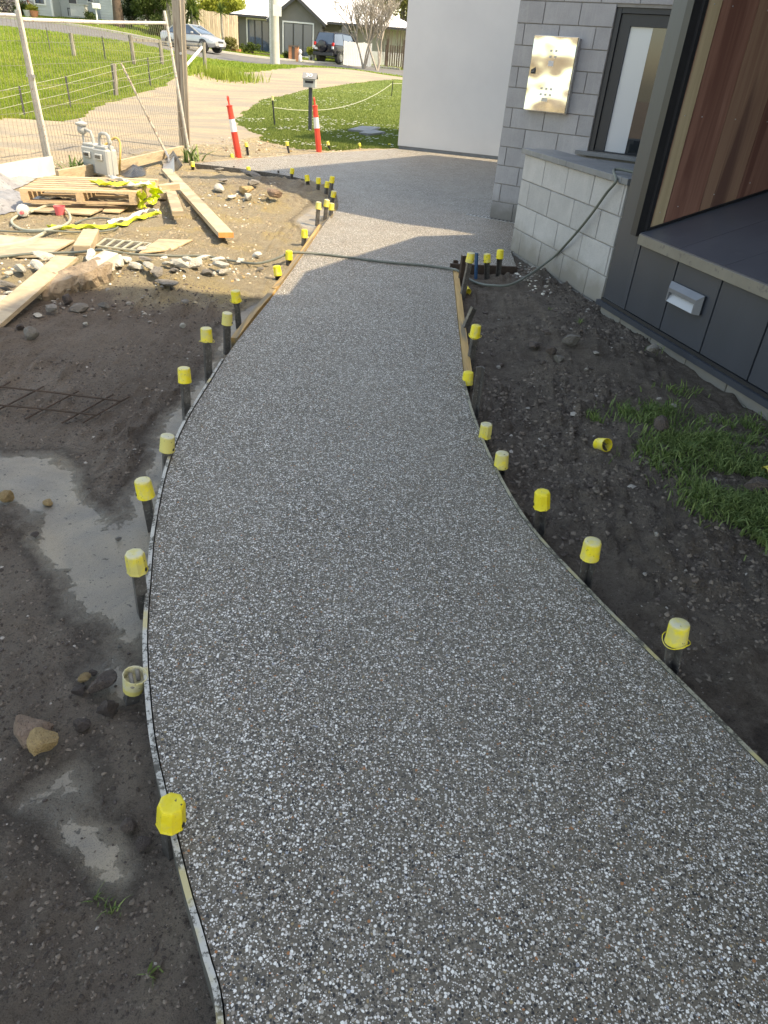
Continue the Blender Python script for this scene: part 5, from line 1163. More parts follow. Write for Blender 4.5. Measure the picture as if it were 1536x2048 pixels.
# yellow conduit bow
q = MB(); q.tube(spline([tuple(GP(128, 352, .02)), tuple(aty(150, 338, 10.1)), tuple(aty(195, 303, 10.15)), tuple(aty(222, 280, 10.2)), tuple(aty(233, 276, 10.2)), tuple(aty(240, 288, 10.2)), tuple(aty(240, 320, 10.15)), tuple(GP(237, 350, .0))], 7), .014, 8); tag(q.build('yellow_conduit', mCond, smooth=True), 'bent yellow conduit arching over the gas meters', 'conduit')
# weeds at meters, red-white stub
# shovels
def shovel(hd_top, sock, bl_tip, label, Yt, Ys, wid=.24, mat=mGrayW):
    a = Vector(aty(*hd_top, Yt)); b = Vector(aty(*sock, Ys)); c = GP(*bl_tip, .01); t = thing('shovel', c, label, 'shovel')
    q = MB(); q.tube([a, (a + b) / 2 + Vector((0, 0, -.006)), b], [.017, .018, .02], 8); q.build('handle', mat, t, smooth=True)
    ax = (c - b).normalized(); sd_ = ax.cross(Vector((0, -1, .4))).normalized(); nn = sd_.cross(ax).normalized(); q = MB(); vs = []; n = 7
    L_ = (c - b).length
    for i in range(6):
        f = i / 5; p = b + ax * (L_ * (.18 + .82 * f)); 
        for k in range(n):
            g = k / (n - 1) * 2 - 1; vs.append(p + sd_ * (g * wid / 2 * (.92 + .08 * f)) - nn * (.022 * (1 - g * g)) * (1 - .3 * f))
    m_ = len(vs); vs += [v + nn * .003 for v in vs]; fs = []
    for i in range(5):
        for k in range(n - 1): a_, b_, c_, d_ = i * n + k, i * n + k + 1, (i + 1) * n + k + 1, (i + 1) * n + k; fs += [(a_, b_, c_, d_), (m_ + d_, m_ + c_, m_ + b_, m_ + a_)]
    for k in range(n - 1): fs += [(k, m_ + k, m_ + k + 1, k + 1), (5 * n + k, 5 * n + k + 1, m_ + 5 * n + k + 1, m_ + 5 * n + k)]
    for i in range(5): fs += [(i * n, (i + 1) * n, m_ + (i + 1) * n, m_ + i * n), (i * n + n - 1, m_ + i * n + n - 1, m_ + (i + 1) * n + n - 1, (i + 1) * n + n - 1)]
    q.add(vs, fs); q.build('blade', mOld if mat is mGrayW else mGalv, t, smooth=True)
    q = MB(); q.tube([b - ax * .12, b, b + ax * L_ * .30], [.022, .024, .016], 8); q.build('socket', mGalv, t, smooth=True)
    return t
shovel((243, 128), (331, 304), (352, 342), 'long wooden handled shovel leaning against the fence, blade in the sand', 13.2, 12.1, .26)
shovel((331, 300), (338, 312), (336, 352), 'second shovel blade standing behind the leaning shovel', 12.4, 12.2, .22, mOld)

# hoses
def WP(u, v):
    s_, z_ = wallpt(u, v, lC + NL * .05, D1); q_ = lC + NL * .05 + D1 * s_; return Vector((q_[0], q_[1], z_))
def hose(name, pts, r, mat, label): 
    q = MB(); q.tube(spline([tuple(p) for p in pts], 8), r, 8); return tag(q.build(name, mat, smooth=True), label, 'hose')
hose('hose', [GP(-60, 520, .02), GP(0, 514, .02), GP(70, 507, .04), GP(150, 505, .03), GP(205, 500, .07), GP(262, 508, .03), GP(350, 512, .03), GP(410, 512, .03), GP(460, 521, .02), GP(510, 527, .03), GP(545, 520, .05), Vector(gp(575, 508, .035)), Vector(gp(592, 505, .028)), Vector(gp(640, 508, .013)), Vector(gp(700, 515, .012)), Vector(gp(770, 524, .012)), Vector(gp(850, 531, .012)), Vector(gp(900, 538, .016)), Vector(gp(915, 541, .03)),
     GP(935, 556, .03), GP(955, 566, .02), GP(985, 571, .03), GP(1030, 566, .04)] + [WP(u, v) for u, v in ((1100, 520), (1140, 480), (1180, 432), (1213, 386), (1232, 362))] + [Vector((*(lC - NL * .03 + D1 * 1.62), .957)), Vector((*(lC - NL * .14 + D1 * 1.80), .955)), Vector((*(lC - NL * .3 + D1 * 1.95), .95))], .0105, mHose, 'grey-green hose crossing the path and climbing over the low pale wall')
hose('hose', [GP(60, 424, .03), GP(100, 410, .06), GP(130, 418, .05), GP(141, 438, .03), GP(125, 452, .03), GP(90, 460, .03), GP(50, 460, .02), GP(28, 450, .02), GP(24, 440, .02), GP(38, 430, .02), GP(50, 424, .04)], .012, mHoseL, 'pale hose loop lying on the sand with a white plug end')
hose('hose', [GP(-60, 498, .02), GP(0, 493, .03), GP(50, 484, .03), GP(80, 470, .03), GP(95, 461, .05), GP(120, 453, .06)], .016, mHoseL, 'thick pale hose curving in from the left picture edge')
hose('cable', [GP(-60, 458, .02), GP(0, 462, .02), GP(60, 464, .03), GP(100, 462, .05), GP(150, 464, .02), GP(200, 463, .02), GP(234, 456, .02), GP(230, 442, .02), GP(205, 436, .02), GP(175, 438, .02), GP(150, 447, .02)], .008, mHose, 'dark cable looping over the yellow strap on the sand')
P = GP(48, 432, .02); t = thing('hose_plug', P, 'white plug fitting at the end of the pale hose loop', 'fitting'); q = MB(); rot = Vector((.3, -1, .1)).to_track_quat('Z', 'Y').to_matrix(); q.lathe([(.03, -.10), (.05, -.08), (.055, -.02), (.06, 0), (.055, .03), (.03, .04)], P + Vector((0, 0, .05)), 12, rot); q.build('plug', mClear, t, smooth=True); q = MB(); q.lathe([(.018, 0), (.014, .06)], P + Vector((.01, -.04, .04)), 8, rot); q.build('red_tip', mPink, t)
P = GP(121, 430); t = thing('pink_cup', P, 'pink plastic cup standing on the sand inside the hose loop', 'cup'); q = MB(); q.lathe([(.042, 0), (.055, .085), (.052, .085), (.040, .006), (0, .006)], P, 14, cap=False); q.lathe([(.0, 0), (.042, 0)], P, 14, cap=False); q.build('shell', mPink, t, smooth=True)

# ================================================================== TEMPORARY FENCE, POSTS
def FT(u, v, Y): return Vector(aty(u, v, Y))
fA0, fA1 = FT(107, 350, 9.95), FT(38, 22, 9.75)
fB0, fB1 = FT(378, 303, 13.6), FT(333, 45, 13.3)
fp = thing('temporary_fence', fA0, 'temporary wire-mesh fence panel with a rust-flecked white top rail', 'fence')
q = MB(); q.tube([fA0, fA1 + (fA1 - fA0) * .1], .021, 9); q.build('end_post', mRail, fp, smooth=True)
q = MB(); q.tube([fB0, fB1 + (fB1 - fB0) * .08], .021, 9); q.build('end_post', mRail, fp, smooth=True)
rA, rB = FT(44, 39, 9.76), FT(331, 46, 13.3); q = MB(); q.tube([rA, (rA + rB) / 2 + Vector((0, 0, -.01)), rB], .021, 9); q.build('top_rail', mRail, fp, smooth=True)
q = MB(); NW_ = 58; botA = fA0 * .93 + fA1 * .07; botB = fB0 * .93 + fB1 * .07
for k in range(1, NW_):
    f = k / NW_; q.beam(botA.lerp(botB, f), rA.lerp(rB, f) - Vector((0, 0, .012)), .0035, .0035)
for k in range(1, 7):
    f = k / 7; q.beam(botA.lerp(rA, f), botB.lerp(rB, f), .0035, .0035)
q.build('wire_mesh', mWire, fp)
fp2 = thing('temporary_fence', FT(112, 352, 9.9), 'second temporary fence panel running off the left picture edge', 'fence')
gA0, gA1 = FT(97, 350, 9.85), FT(33, 20, 9.65); q = MB(); q.tube([gA0, gA1], .021, 9); q.build('end_post', mGalv, fp2, smooth=True)
rC, rD = FT(36, 31, 9.66), FT(-260, 20, 9.3); q = MB(); q.tube([rC, rD], .021, 9); q.build('top_rail', mRail, fp2, smooth=True)
bD = FT(-200, 400, 9.3); q = MB()
for k in range(1, 34): f = k / 34; q.beam((gA0).lerp(bD, f), rC.lerp(rD, f), .0035, .0035)
for k in range(1, 7): f = k / 7; q.beam(gA0.lerp(rC, f), bD.lerp(rD, f), .0035, .0035)
q.build('wire_mesh', mWire, fp2)
cl_ = thing('fence_clamp', FT(63, 152, 9.8), 'galvanised clamp joining the two temporary fence posts', 'clamp'); q = MB(); q.beam(FT(53, 150, 9.78), FT(70, 153, 9.8), .03, .035); q.build('plate', mGalv, cl_); q = MB(); q.beam(FT(58, 147, 9.72), FT(60, 158, 9.72), .016, .016); q.build('bolt', mRust, cl_)
pc = FT(103, 350, 10.1); q = MB(); q.tube([pc, FT(47, 60, 10.0)], .019, 8); tag(q.build('loose_pole', mGalv, smooth=True), 'grey steel pole leaning beside the joined fence posts', 'pole')
# timber post with trim
b0 = FT(372, 300, 14.2); 
tpost = thing('timber_post', b0, 'tall weathered timber post beside the temporary fence end', 'post')
q = MB(); q.beam(FT(368, 302, 14.2), FT(344, -160, 14.2), .13, .10, (0, 1, 0)); q.build('post', mGrayW, tpost, bevel=.004)
q = MB(); q.beam(FT(377, 290, 14.12), FT(359, -160, 14.12), .05, .06, (0, 1, 0)); q.build('side_batten', mGrayW, tpost, bevel=.003)
for u, v in ((345, 108), (362, 107)): q = MB(); q.lathe([(.02, 0), (.02, .03)], FT(u, v, 14.02), 8, Vector((0, -1, 0)).to_track_quat('Z', 'Y').to_matrix()); q.build('bracket_bolt', mGalv, tpost)
# bollards
def bollard(ub, vb, ut, vt, label):
    P = gp(ub, vb, -.03); P = Vector((P[0], P[1], -.03)); t = Vector(aty(ut, vt, P.y)); ax = t - P; L = ax.length; r = thing('bollard', P, label, 'bollard', 'red and white temporary bollards', ax.to_track_quat('Z', 'Y'))
    k = L / 1.0
    q = MB(); q.lathe([(.055, 0), (.052, .44 * k)], n=18, cap=False); q.lathe([(.05, .64 * k), (.053, .645 * k), (.053, .66 * k), (.047, .665 * k), (.045, .83 * k), (.052, .835 * k), (.052, .85 * k), (.02, .86 * k)], n=18); q.build('body', mRed, r, local=True, smooth=True)
    q = MB(); q.lathe([(.0525, .44 * k), (.049, .64 * k)], n=18, cap=False); q.build('reflective_band', mRefl, r, local=True, smooth=True)
    q = MB(); q.tube([(0, 0, .86 * k), (.0, 0, .93 * k)], .014, 8); pts = [(.032 * math.cos(a), 0, .95 * k + .036 * math.sin(a)) for a in np.linspace(-.9, 4.3, 12)]; q.tube(pts, .014, 8); q.build('loop_handle', mRed, r, local=True, smooth=True)
bollard(478, 318, 455, 191, 'left red bollard with white band, leaning left by the gravel')
bollard(638, 304, 628, 194, 'right red bollard with white band, in front of the letterbox')
# letterbox
P = X(620, 268, 20.0); lb_ = thing('letterbox', P, 'grey metal letterbox numbered 30 on a dark post in the lawn', 'letterbox')
sc = 20.0 / 1659
q = MB(); tpz = aty(618, 175, 20.0)[2]; q.box((P.x, P.y, (P.z + tpz) / 2 - .1), (.085, .085, tpz - P.z + .2)); q.build('post', mChar, lb_)
q = MB(); z0 = tpz; q.box((P.x - .02, P.y, z0 + .10), (.30, .26, .19)); q.build('box', mGMet, lb_, bevel=.004)
q = MB(); q.add([(P.x - .19, P.y - .17, z0 + .19), (P.x + .16, P.y - .17, z0 + .19), (P.x + .16, P.y, z0 + .31), (P.x - .19, P.y, z0 + .31), (P.x + .16, P.y + .17, z0 + .19), (P.x - .19, P.y + .17, z0 + .19), (P.x - .19, P.y - .17, z0 + .18), (P.x + .16, P.y - .17, z0 + .18), (P.x + .16, P.y, z0 + .30), (P.x - .19, P.y, z0 + .30), (P.x + .16, P.y + .17, z0 + .18), (P.x - .19, P.y + .17, z0 + .18)],
      [(0, 1, 2, 3), (3, 2, 4, 5), (6, 9, 8, 7), (9, 11, 10, 8), (0, 6, 7, 1), (5, 4, 10, 11), (0, 3, 9, 6), (3, 5, 11, 9), (1, 7, 8, 2), (2, 8, 10, 4)]); rf = q.build('roof', M_var('letterbox_roof', (.17, .175, .18), (.22, .225, .23), 4, .6, .0, .05), lb_)
q = MB(); q.box((P.x - .02, P.y - .132, z0 + .12), (.20, .006, .05)); q.build('slot', mCharD, lb_)
q = MB(); q.add([(P.x + .131, P.y - .12, z0 + .192), (P.x + .131, P.y + .12, z0 + .192), (P.x + .131, P.y, z0 + .28)], [(0, 1, 2)]); q.build('gable', mCharD, lb_)
cu = bpy.data.curves.new('number', 'FONT'); cu.body = '30'; cu.size = .14; cu.extrude = .002; cu.align_x = 'CENTER'
to = bpy.data.objects.new('number', cu); S.collection.objects.link(to); dg_ = bpy.context.evaluated_depsgraph_get(); dg_.update(); me = bpy.data.meshes.new_from_object(to.evaluated_get(dg_)); bpy.data.objects.remove(to)
mTrimWh = M_var('white_digits', (.85, .85, .85), (.88, .88, .88), 4, .5, rnd=0, bump=0)
def textobj(txt, size, mat, loc, rot, parent, name='lettering'):
    cu = bpy.data.curves.new(name, 'FONT'); cu.body = txt; cu.size = size; cu.extrude = .0015; cu.align_x = 'CENTER'; cu.align_y = 'CENTER'
    to = bpy.data.objects.new('tmp', cu); S.collection.objects.link(to); dg_ = bpy.context.evaluated_depsgraph_get(); me = bpy.data.meshes.new_from_object(to.evaluated_get(dg_)); bpy.data.objects.remove(to)
    me.materials.clear(); me.materials.append(mat); o = bpy.data.objects.new(name, me); S.collection.objects.link(o); o.parent = parent; o.location = Vector(loc) - worldloc(parent); o.rotation_euler = rot; return o
textobj('30', .17, mTrimWh, (P.x - .03, P.y - .098, z0 + .258), (math.atan2(.12, .17), 0, 0), lb_, 'number')
# rope pegs and rope on the lawn
rp1b, rp2b = X(550, 249, 21.3), X(783, 190, 36.8)
for B_, tpx, l, cp in ((rp1b, (545, 197), 'black lawn peg with a yellow cap at the left end of the rope', True), (rp2b, (786, 162), 'black lawn peg at the right end of the rope near the white wall', False)):
    t = thing('rope_peg', B_, l, 'peg', 'rope pegs on the lawn'); tp = Vector(aty(*tpx, B_.y)); q = MB(); q.beam(B_ - Vector((0, 0, .1)), tp, .035, .035); q.build('stake', mCharD, t)
    if cp: q = MB(); q.lathe([(.035, -.04), (.033, .06), (.0, .062)], tp, 10, cap=False); q.build('cap', mCap, t)
r1, r2 = Vector(aty(547, 215, 21.3)), Vector(aty(784, 167, 36.8)); pts = []
for k in range(17): f = k / 16; p = r1.lerp(r2, f); pts.append(p - Vector((0, 0, .55 * 4 * f * (1 - f) * .75)))
q = MB(); q.tube(pts, .010, 5); q.tube([r2, Vector((r2.x + 2.2, r2.y + 1, r2.z + .1))], .010, 5); tag(q.build('rope', mHoseL), 'pale sagging rope strung between the two lawn pegs', 'rope')
# pit covers in the lawn
for (uv, l) in (([(696, 261), (738, 265), (760, 257), (724, 254)], 'flat grey concrete pit lid lying on the lawn, left one'), ([(718, 268), (742, 270), (771, 266), (742, 260)], 'dusty concrete pit lid half covering the left one')):
    q = MB(); c4 = []
    for (u, v) in uv: Pn = gp(u, v, .02); c4.append(Vector((Pn[0], Pn[1], gz(Pn[0], Pn[1]) + .07)))
    quadbox(q, c4, .05); tag(q.build('pit_lid', mSlate if 'left one' in l[-9:] else mKerb), l, 'pit lid')
print('site done')

# ================================================================== BACKGROUND: houses, cars, trees
def UX(u, Y): return float(aty(u, 100, Y)[0])   # small roll effect is handled by explicit v where needed
def AT(u, v, Y): return Vector(aty(u, v, Y))
mHouseG = M_var('render_grey', (.17, .165, .15), (.20, .19, .175), 1.5, .85, rnd=0, bump=.1)
mHouseB = M_var('render_beige', (.36, .34, .29), (.42, .40, .34), 1.5, .85, rnd=0, bump=.1)
mRoofW = M_var('white_metal_roof', (.80, .80, .80), (.86, .86, .86), 2, .35, .1, .05, rnd=0)
mTrimW = M_var('white_trim', (.74, .74, .72), (.80, .80, .78), 4, .5, rnd=.03, bump=0)
mTrimD = M_var('dark_trim', (.035, .037, .04), (.05, .052, .055), 4, .5, rnd=0, bump=0)
mWB = M_var('weatherboard', (.50, .53, .53), (.57, .60, .59), 2, .7, rnd=0, bump=.1)
mBrickO = M_var('terracotta', (.42, .17, .08), (.52, .24, .12), 8, .8, rnd=.1)
mFenceD = mat_wood('dark_fence_timber', (.10, .075, .055), (.16, .12, .09), axis=(3, 3, .3), scale=10)
mGlassH = mat_glass('house_glass', (.085, .12, .17), .04)
def wbox(mb, x0, x1, y0, y1, z0, z1): mb.hexa([(x0, y0, z0), (x1, y0, z0), (x1, y1, z0), (x0, y1, z0)], [(x0, y0, z1), (x1, y0, z1), (x1, y1, z1), (x0, y1, z1)])
def window(parent, x0, x1, z0, z1, Y, n, fr=.10, fm=None, hor=None):
    fm = fm or mTrimW; q = MB(); wbox(q, x0, x1, Y - .06, Y + .02, z1 - fr, z1); wbox(q, x0, x1, Y - .06, Y + .02, z0, z0 + fr); wbox(q, x0, x0 + fr, Y - .06, Y + .02, z0 + fr, z1 - fr); wbox(q, x1 - fr, x1, Y - .06, Y + .02, z0 + fr, z1 - fr); w = q.build('window', fm, parent)
    ix0, ix1, iz0, iz1 = x0 + fr, x1 - fr, z0 + fr, z1 - fr; bw = (ix1 - ix0) / n
    for k in range(n):
        q = MB(); a, b = ix0 + k * bw + .002, ix0 + (k + 1) * bw - .002; t = .045
        wbox(q, a, a + t, Y - .03, Y + .01, iz0, iz1); wbox(q, b - t, b, Y - .03, Y + .01, iz0, iz1); wbox(q, a + t, b - t, Y - .03, Y + .01, iz0, iz0 + t); wbox(q, a + t, b - t, Y - .03, Y + .01, iz1 - t, iz1); q.build('sash', mTrimD if fm is not mWB else mTrimW, w)
        q = MB(); wbox(q, a + t, b - t, Y - .012, Y - .006, iz0 + t, iz1 - t); q.build('pane', mGlassH, w)
    return w
# ---- grey house
YG = 64.5; hx = lambda u, Y=YG: float(aty(u, 60, Y)[0]); zE = 4.0
gx0, gx1 = hx(545), hx(643); zg = 1.2
gh = thing('grey_house', ((gx0 + gx1) / 2, YG, zg), 'dark grey rendered house with a white metal roof and gabled front across the road', 'house')
xm = (gx0 + gx1) / 2; apex = zE + (gx1 - gx0) / 2 * .70
q = MB(); f = [(gx0, YG, zg), (gx1, YG, zg), (gx1, YG, zE), (xm, YG, apex), (gx0, YG, zE)]; bk = [(x, YG + 2.2, z) for x, y, z in f]
q.add(f + bk, [(0, 1, 2, 3, 4), (9, 8, 7, 6, 5), (0, 5, 6, 1), (1, 6, 7, 2), (4, 9, 5, 0)]); q.build('gable_wall', mHouseG, gh)
q = MB()
for (xa, za), (xb, zb) in (((gx0 - .35, zE - .26), (xm, apex + .04)), ((xm, apex + .04), (gx1 + .35, zE - .26))):
    q.hexa([(xa, YG - .5, za - .17), (xb, YG - .5, zb - .17), (xb, YG - .42, zb - .17), (xa, YG - .42, za - .17)], [(xa, YG - .5, za + .06), (xb, YG - .5, zb + .06), (xb, YG - .42, zb + .06), (xa, YG - .42, za + .06)])
q.build('barge_board', mTrimD, gh)
q = MB()
for (xa, za), (xb, zb) in (((gx0 - .38, zE - .21), (xm, apex + .11)), ((xm, apex + .11), (gx1 + .38, zE - .21))):
    q.hexa([(xa, YG - .41, za), (xb, YG - .41, zb), (xb, YG + 8, zb), (xa, YG + 8, za)], [(xa, YG - .41, za + .05), (xb, YG - .41, zb + .05), (xb, YG + 8, zb + .05), (xa, YG + 8, za + .05)])
q.build('gable_roof', mRoofW, gh)
ya = YG + 1.0; lx0 = hx(478, ya); q = MB(); wbox(q, lx0, gx0 - .002, ya, ya + 8, zg - .3, zE - .02); q.build('left_wall', mHouseG, gh)
yb = YG + 1.8; rx1 = hx(860, yb); q = MB(); wbox(q, gx1 + .002, rx1, yb, yb + 8, zg - .4, zE - .02); q.build('right_wall', mHouseB, gh)
q = MB(); wbox(q, hx(687, yb), hx(700, yb), yb - 1.4, yb - .002, zg - .4, zE - .05); q.build('porch_wall', mHouseG, gh)
# hip roof
ex0, ex1, ey0, ey1 = hx(460, ya - .6), hx(842, ya - .6), ya - .6, ya + 10.4; hh = 5.5 * .38
q = MB(); v = [(ex0, ey0, zE), (ex1, ey0, zE), (ex1, ey1, zE), (ex0, ey1, zE), (ex0 + 5.5, ey0 + 5.5, zE + hh), (ex1 - 5.5, ey0 + 5.5, zE + hh)]; v2 = [(a, b, c - .10) for a, b, c in v[:4]]
q.add(v + v2, [(0, 1, 5, 4), (1, 2, 5), (2, 3, 4, 5), (3, 0, 4), (6, 9, 8, 7), (0, 6, 7, 1), (1, 7, 8, 2), (2, 8, 9, 3), (3, 9, 6, 0)]); rfo = q.build('roof', mRoofW, gh)
q = MB(); wbox(q, ex0, gx0 - .3, ey0 - .09, ey0 - .005, zE - .14, zE + .01); wbox(q, gx1 + .4, ex1, ey0 - .09, ey0 - .005, zE - .14, zE + .01); q.build('gutter', mTrimD, rfo)
q = MB(); k = 0; x = ex0 + .3
while x < ex1 - .3:
    tt_ = min(x - ex0, ex1 - x, 5.5); q.beam((x, ey0 + .02, zE + .03), (x, ey0 + tt_, zE + .03 + tt_ * .38), .03, .03); x += .62
rb = q.build('roof_rib', mRoofW, rfo); rb['kind'] = 'stuff'
q = MB(); A_ = AT(671, 22, YG + 3); q.tube([A_ - Vector((0, 0, 1.2)), A_ + Vector((0, 0, .9))], .025, 6); q.tube([A_ + Vector((-.55, 0, .55)), A_ + Vector((.55, 0, .55))], .02, 5); 
for d_ in (-.5, -.25, .25, .5): q.tube([A_ + Vector((d_, -.3, .55)), A_ + Vector((d_, .3, .55))], .015, 5)
q.build('antenna', mTrimD, gh)
window(gh, hx(565), hx(628), zg + .35, zg + 2.62, YG - .01, 3)
window(gh, hx(493, ya), hx(541, ya), zg + .45, zg + 2.65, ya - .01, 3)
window(gh, hx(679 + 0, yb), hx(716, yb), zg + 1.1, zg + 2.4, yb - .01, 2)
# garden bed, brick planter, letter pillar in front
q = MB(); wbox(q, hx(480, 63), hx(552, 63), 62.6, 64.2, zg - .2, zg + .42); tag(q.build('garden_bed', mFenceD), 'dark timber-edged garden bed under the left window of the grey house', 'garden bed')
for u0, u1, z1, l in ((447, 462, .45, 'left orange brick planter by the paling fence'), (463, 480, .55, 'right orange brick planter beside the grey house corner')):
    q = MB(); wbox(q, hx(u0, 61.5), hx(u1, 61.5) - .02, 61.2, 62, zg - .1, zg + z1); tag(q.build('brick_planter', mBrickO), l, 'planter')
lp_ = thing('letter_pillar', (hx(587, 60), 60, zg), 'orange-brown letterbox pillar in front of the grey house', 'letterbox')
q = MB(); wbox(q, hx(578, 60), hx(584, 60), 59.8, 60.3, zg - .2, zg + .95); wbox(q, hx(590.5, 60), hx(597, 60), 59.8, 60.3, zg - .2, zg + .95); q.build('pillar', mBrickO, lp_)
q = MB(); wbox(q, hx(578, 60) - .02, hx(597, 60) + .02, 59.75, 60.35, zg + .952, zg + 1.05); q.build('cap_board', mFenceD, lp_)
q = MB(); wbox(q, hx(584, 60) + .01, hx(590.5, 60) - .01, 59.85, 60.25, zg - .2, zg + .9); q.build('slatted_panel', mFenceD, lp_)
q = MB(); wbox(q, hx(600, 60.5), hx(640, 60.5), 60.2, 62.5, zg - .1, gz(hx(620, 60.5), 61) + .05); 
for u_, l in ((624, 'white planter pot at the right foot of the grey gable'),):
    P = Vector((hx(u_, 62), 62, gz(hx(u_, 62), 62))); t = thing('planter_pot', P, l, 'pot'); q = MB(); q.lathe([(.2, 0), (.28, .5), (.25, .5)], P, 10); q.build('pot', mTrimW, t); 
P = Vector((hx(601, 60.2), 60, gz(hx(601, 60), 60))); t = thing('garden_statue', P, 'small white garden ornament beside the orange letterbox pillar', 'ornament'); q = MB(); q.lathe([(.12, 0), (.16, .1), (.14, .35), (.09, .42), (.14, .52), (.15, .62), (.08, .74), (0, .76)], P, 10, cap=False); q.build('figure', mTrimW, t, smooth=True)

# ---- weatherboard house (left)
YW = 65.0; wx = lambda u, Y=YW: float(aty(u, 20, Y)[0]); wz = 2.95
wh = thing('weatherboard_house', (wx(150), YW, wz), 'pale blue-grey weatherboard house with a verandah, up on the left', 'house')
def wboards(x0, x1, Y, z0, z1, name='weatherboard'):
    q = MB(); wbox(q, x0, x1, Y + .03, Y + 5, z0, z1); q.build('wall', mWB, wh)
    q = MB(); z = z0
    while z < z1 - .05:
        q.hexa([(x0, Y - .022, z + .004), (x1, Y - .022, z + .004), (x1, Y + .028, z + .004), (x0, Y + .028, z + .004)], [(x0, Y + .004, z + .165), (x1, Y + .004, z + .165), (x1, Y + .028, z + .165), (x0, Y + .028, z + .165)]); z += .17
    o = q.build(name, mWB, wh); o['kind'] = 'stuff'
wboards(wx(22), wx(104), YW, wz - .1, wz + 3.2); wboards(wx(104) + .02, wx(196), YW + 1.6, wz - .2, wz + 3.2); wboards(wx(196) + .02, wx(234), YW + .4, wz - .2, wz + 3.2)
q = MB(); wbox(q, wx(103), wx(107), YW - .06, YW + .0, wz - .1, wz + 3.2); q.build('corner_board', mTrimW, wh); q = MB(); wbox(q, wx(232), wx(236), YW + .3, YW + .38, wz - .2, wz + 3.2); q.build('corner_board', mTrimW, wh)
window(wh, wx(71), wx(94), wz + .55, wz + 2.3, YW - .02, 2, .10); window(wh, wx(160), wx(175), wz + 1.0, wz + 2.4, YW + 1.57, 1, .10); window(wh, wx(221), wx(232), wz + .95, wz + 2.4, YW + .37, 1, .10)
q = MB(); wbox(q, wx(150), wx(153), YW + .1, YW + .3, wz - .3, wz + 3.2); q.build('verandah_post', mTrimW, wh)
# entry with screen door
q = MB(); wbox(q, wx(236), wx(330), YW + 2.2, YW + 6, wz - .6, wz + 3.2); q.build('entry_wall', mHouseB, wh)
q = MB(); wbox(q, wx(268), wx(270.5), YW + .6, YW + .8, wz - .4, wz + 3); q.build('verandah_post', mTrimW, wh); q = MB(); wbox(q, wx(283), wx(285.5), YW + .6, YW + .8, wz - .4, wz + 3); q.build('verandah_post', mTrimW, wh)
q = MB(); wbox(q, wx(271), wx(283), YW + 1.9, YW + 1.95, wz - .3, wz + 2.2); sdo = q.build('screen_door', mTrimD, wh)
q = MB()
for k in range(5): x_ = wx(272) + k * (wx(282) - wx(272)) / 4; q.beam((x_, YW + 1.87, wz - .2), (x_, YW + 1.87, wz + .9), .03, .02); q.beam((x_, YW + 1.87, wz + 1.2), (x_, YW + 1.87, wz + 2.1), .03, .02)
for z_ in (wz - .2, wz + .9, wz + 1.2, wz + 2.1): q.beam((wx(271.5), YW + 1.86, z_), (wx(282.5), YW + 1.86, z_), .03, .03)
q.build('grille', mTrimW, sdo)
q = MB(); v_ = [(wx(10), YW - .8, wz + 3.2), (wx(340), YW - .8, wz + 3.2), (wx(340), YW + 8, wz + 3.2), (wx(10), YW + 8, wz + 3.2), (wx(10) + 3, YW + 3.6, wz + 5), (wx(340) - 3, YW + 3.6, wz + 5)]; q.add(v_, [(0, 1, 5, 4), (1, 2, 5), (2, 3, 4, 5), (3, 0, 4), (3, 2, 1, 0)]); q.build('roof', mRoofW, wh)
# verandah furniture
P = AT(160, 33, 64.4); t = thing('verandah_table', P, 'grey cloth-covered table on the verandah of the weatherboard house', 'table'); q = MB(); q.box(P + Vector((0, 0, .35)), (1.1, .7, .75), taper=1.0); q.build('cloth', mGMet, t); q = MB(); q.box(P + Vector((0, 0, .745)), (1.25, .8, .04)); q.build('tabletop', mGMet, t)
P = AT(146, 30, 64.6); t = thing('verandah_chair', P, 'dark outdoor chair left of the covered verandah table', 'chair')
for nm, c, d in (('seat', (0, 0, .4), (.55, .55, .06)), ('backrest', (0, .25, .75), (.55, .05, .65)), ('leg', (-.24, -.24, .15), (.05, .05, .44)), ('leg', (.24, -.24, .15), (.05, .05, .44)), ('leg', (-.24, .2, .15), (.05, .05, .44)), ('leg', (.24, .2, .15), (.05, .05, .44))):
    q = MB(); q.box(P + Vector(c), d); q.build(nm, mTrimD, t)
P = AT(195, 44, 60.5); P.z = gz(P.x, P.y); t = thing('white_letterbox', P, 'white letterbox on a white post in front of the verandah', 'letterbox'); q = MB(); q.tube([P, P + Vector((0, 0, .95))], .05, 8); q.build('post', mTrimW, t); q = MB(); q.box(P + Vector((.05, 0, 1.1)), (.48, .35, .32)); q.build('box', mTrimW, t, bevel=.03)

# ---- fences at the far side
def paling_fence(name, u0, v0, u1, v1, Y0, Y1, h, label, mat, w=.14, cap=False):
    A_ = AT(u0, v0, Y0); B_ = AT(u1, v1, Y1); A_.z = gz(A_.x, A_.y); B_.z = gz(B_.x, B_.y); t = thing(name, A_, label, 'fence'); d = B_ - A_; L = math.hypot(d.x, d.y); n = int(L / (w + .01)); ang = math.atan2(d.y, d.x); me = None
    q = MB(); 
    for z_ in (.35, h - .4): q.beam(A_ + Vector((0, .05, z_)), B_ + Vector((0, .05, z_)), .04, .08)
    q.build('rail', mat, t)
    for k in range(n):
        f = (k + .5) / n; p = A_ + d * f; 
        if me is None: q = MB(); q.box((0, 0, h / 2), (w, .018, h)); o = q.build('paling', mat, t, local=True); me = o
        else: o = me.copy(); S.collection.objects.link(o); o.parent = t
        o.location = Vector((p.x, p.y, p.z + random.uniform(-.03, .03))) - A_; o.rotation_euler = (0, 0, ang)
    return t
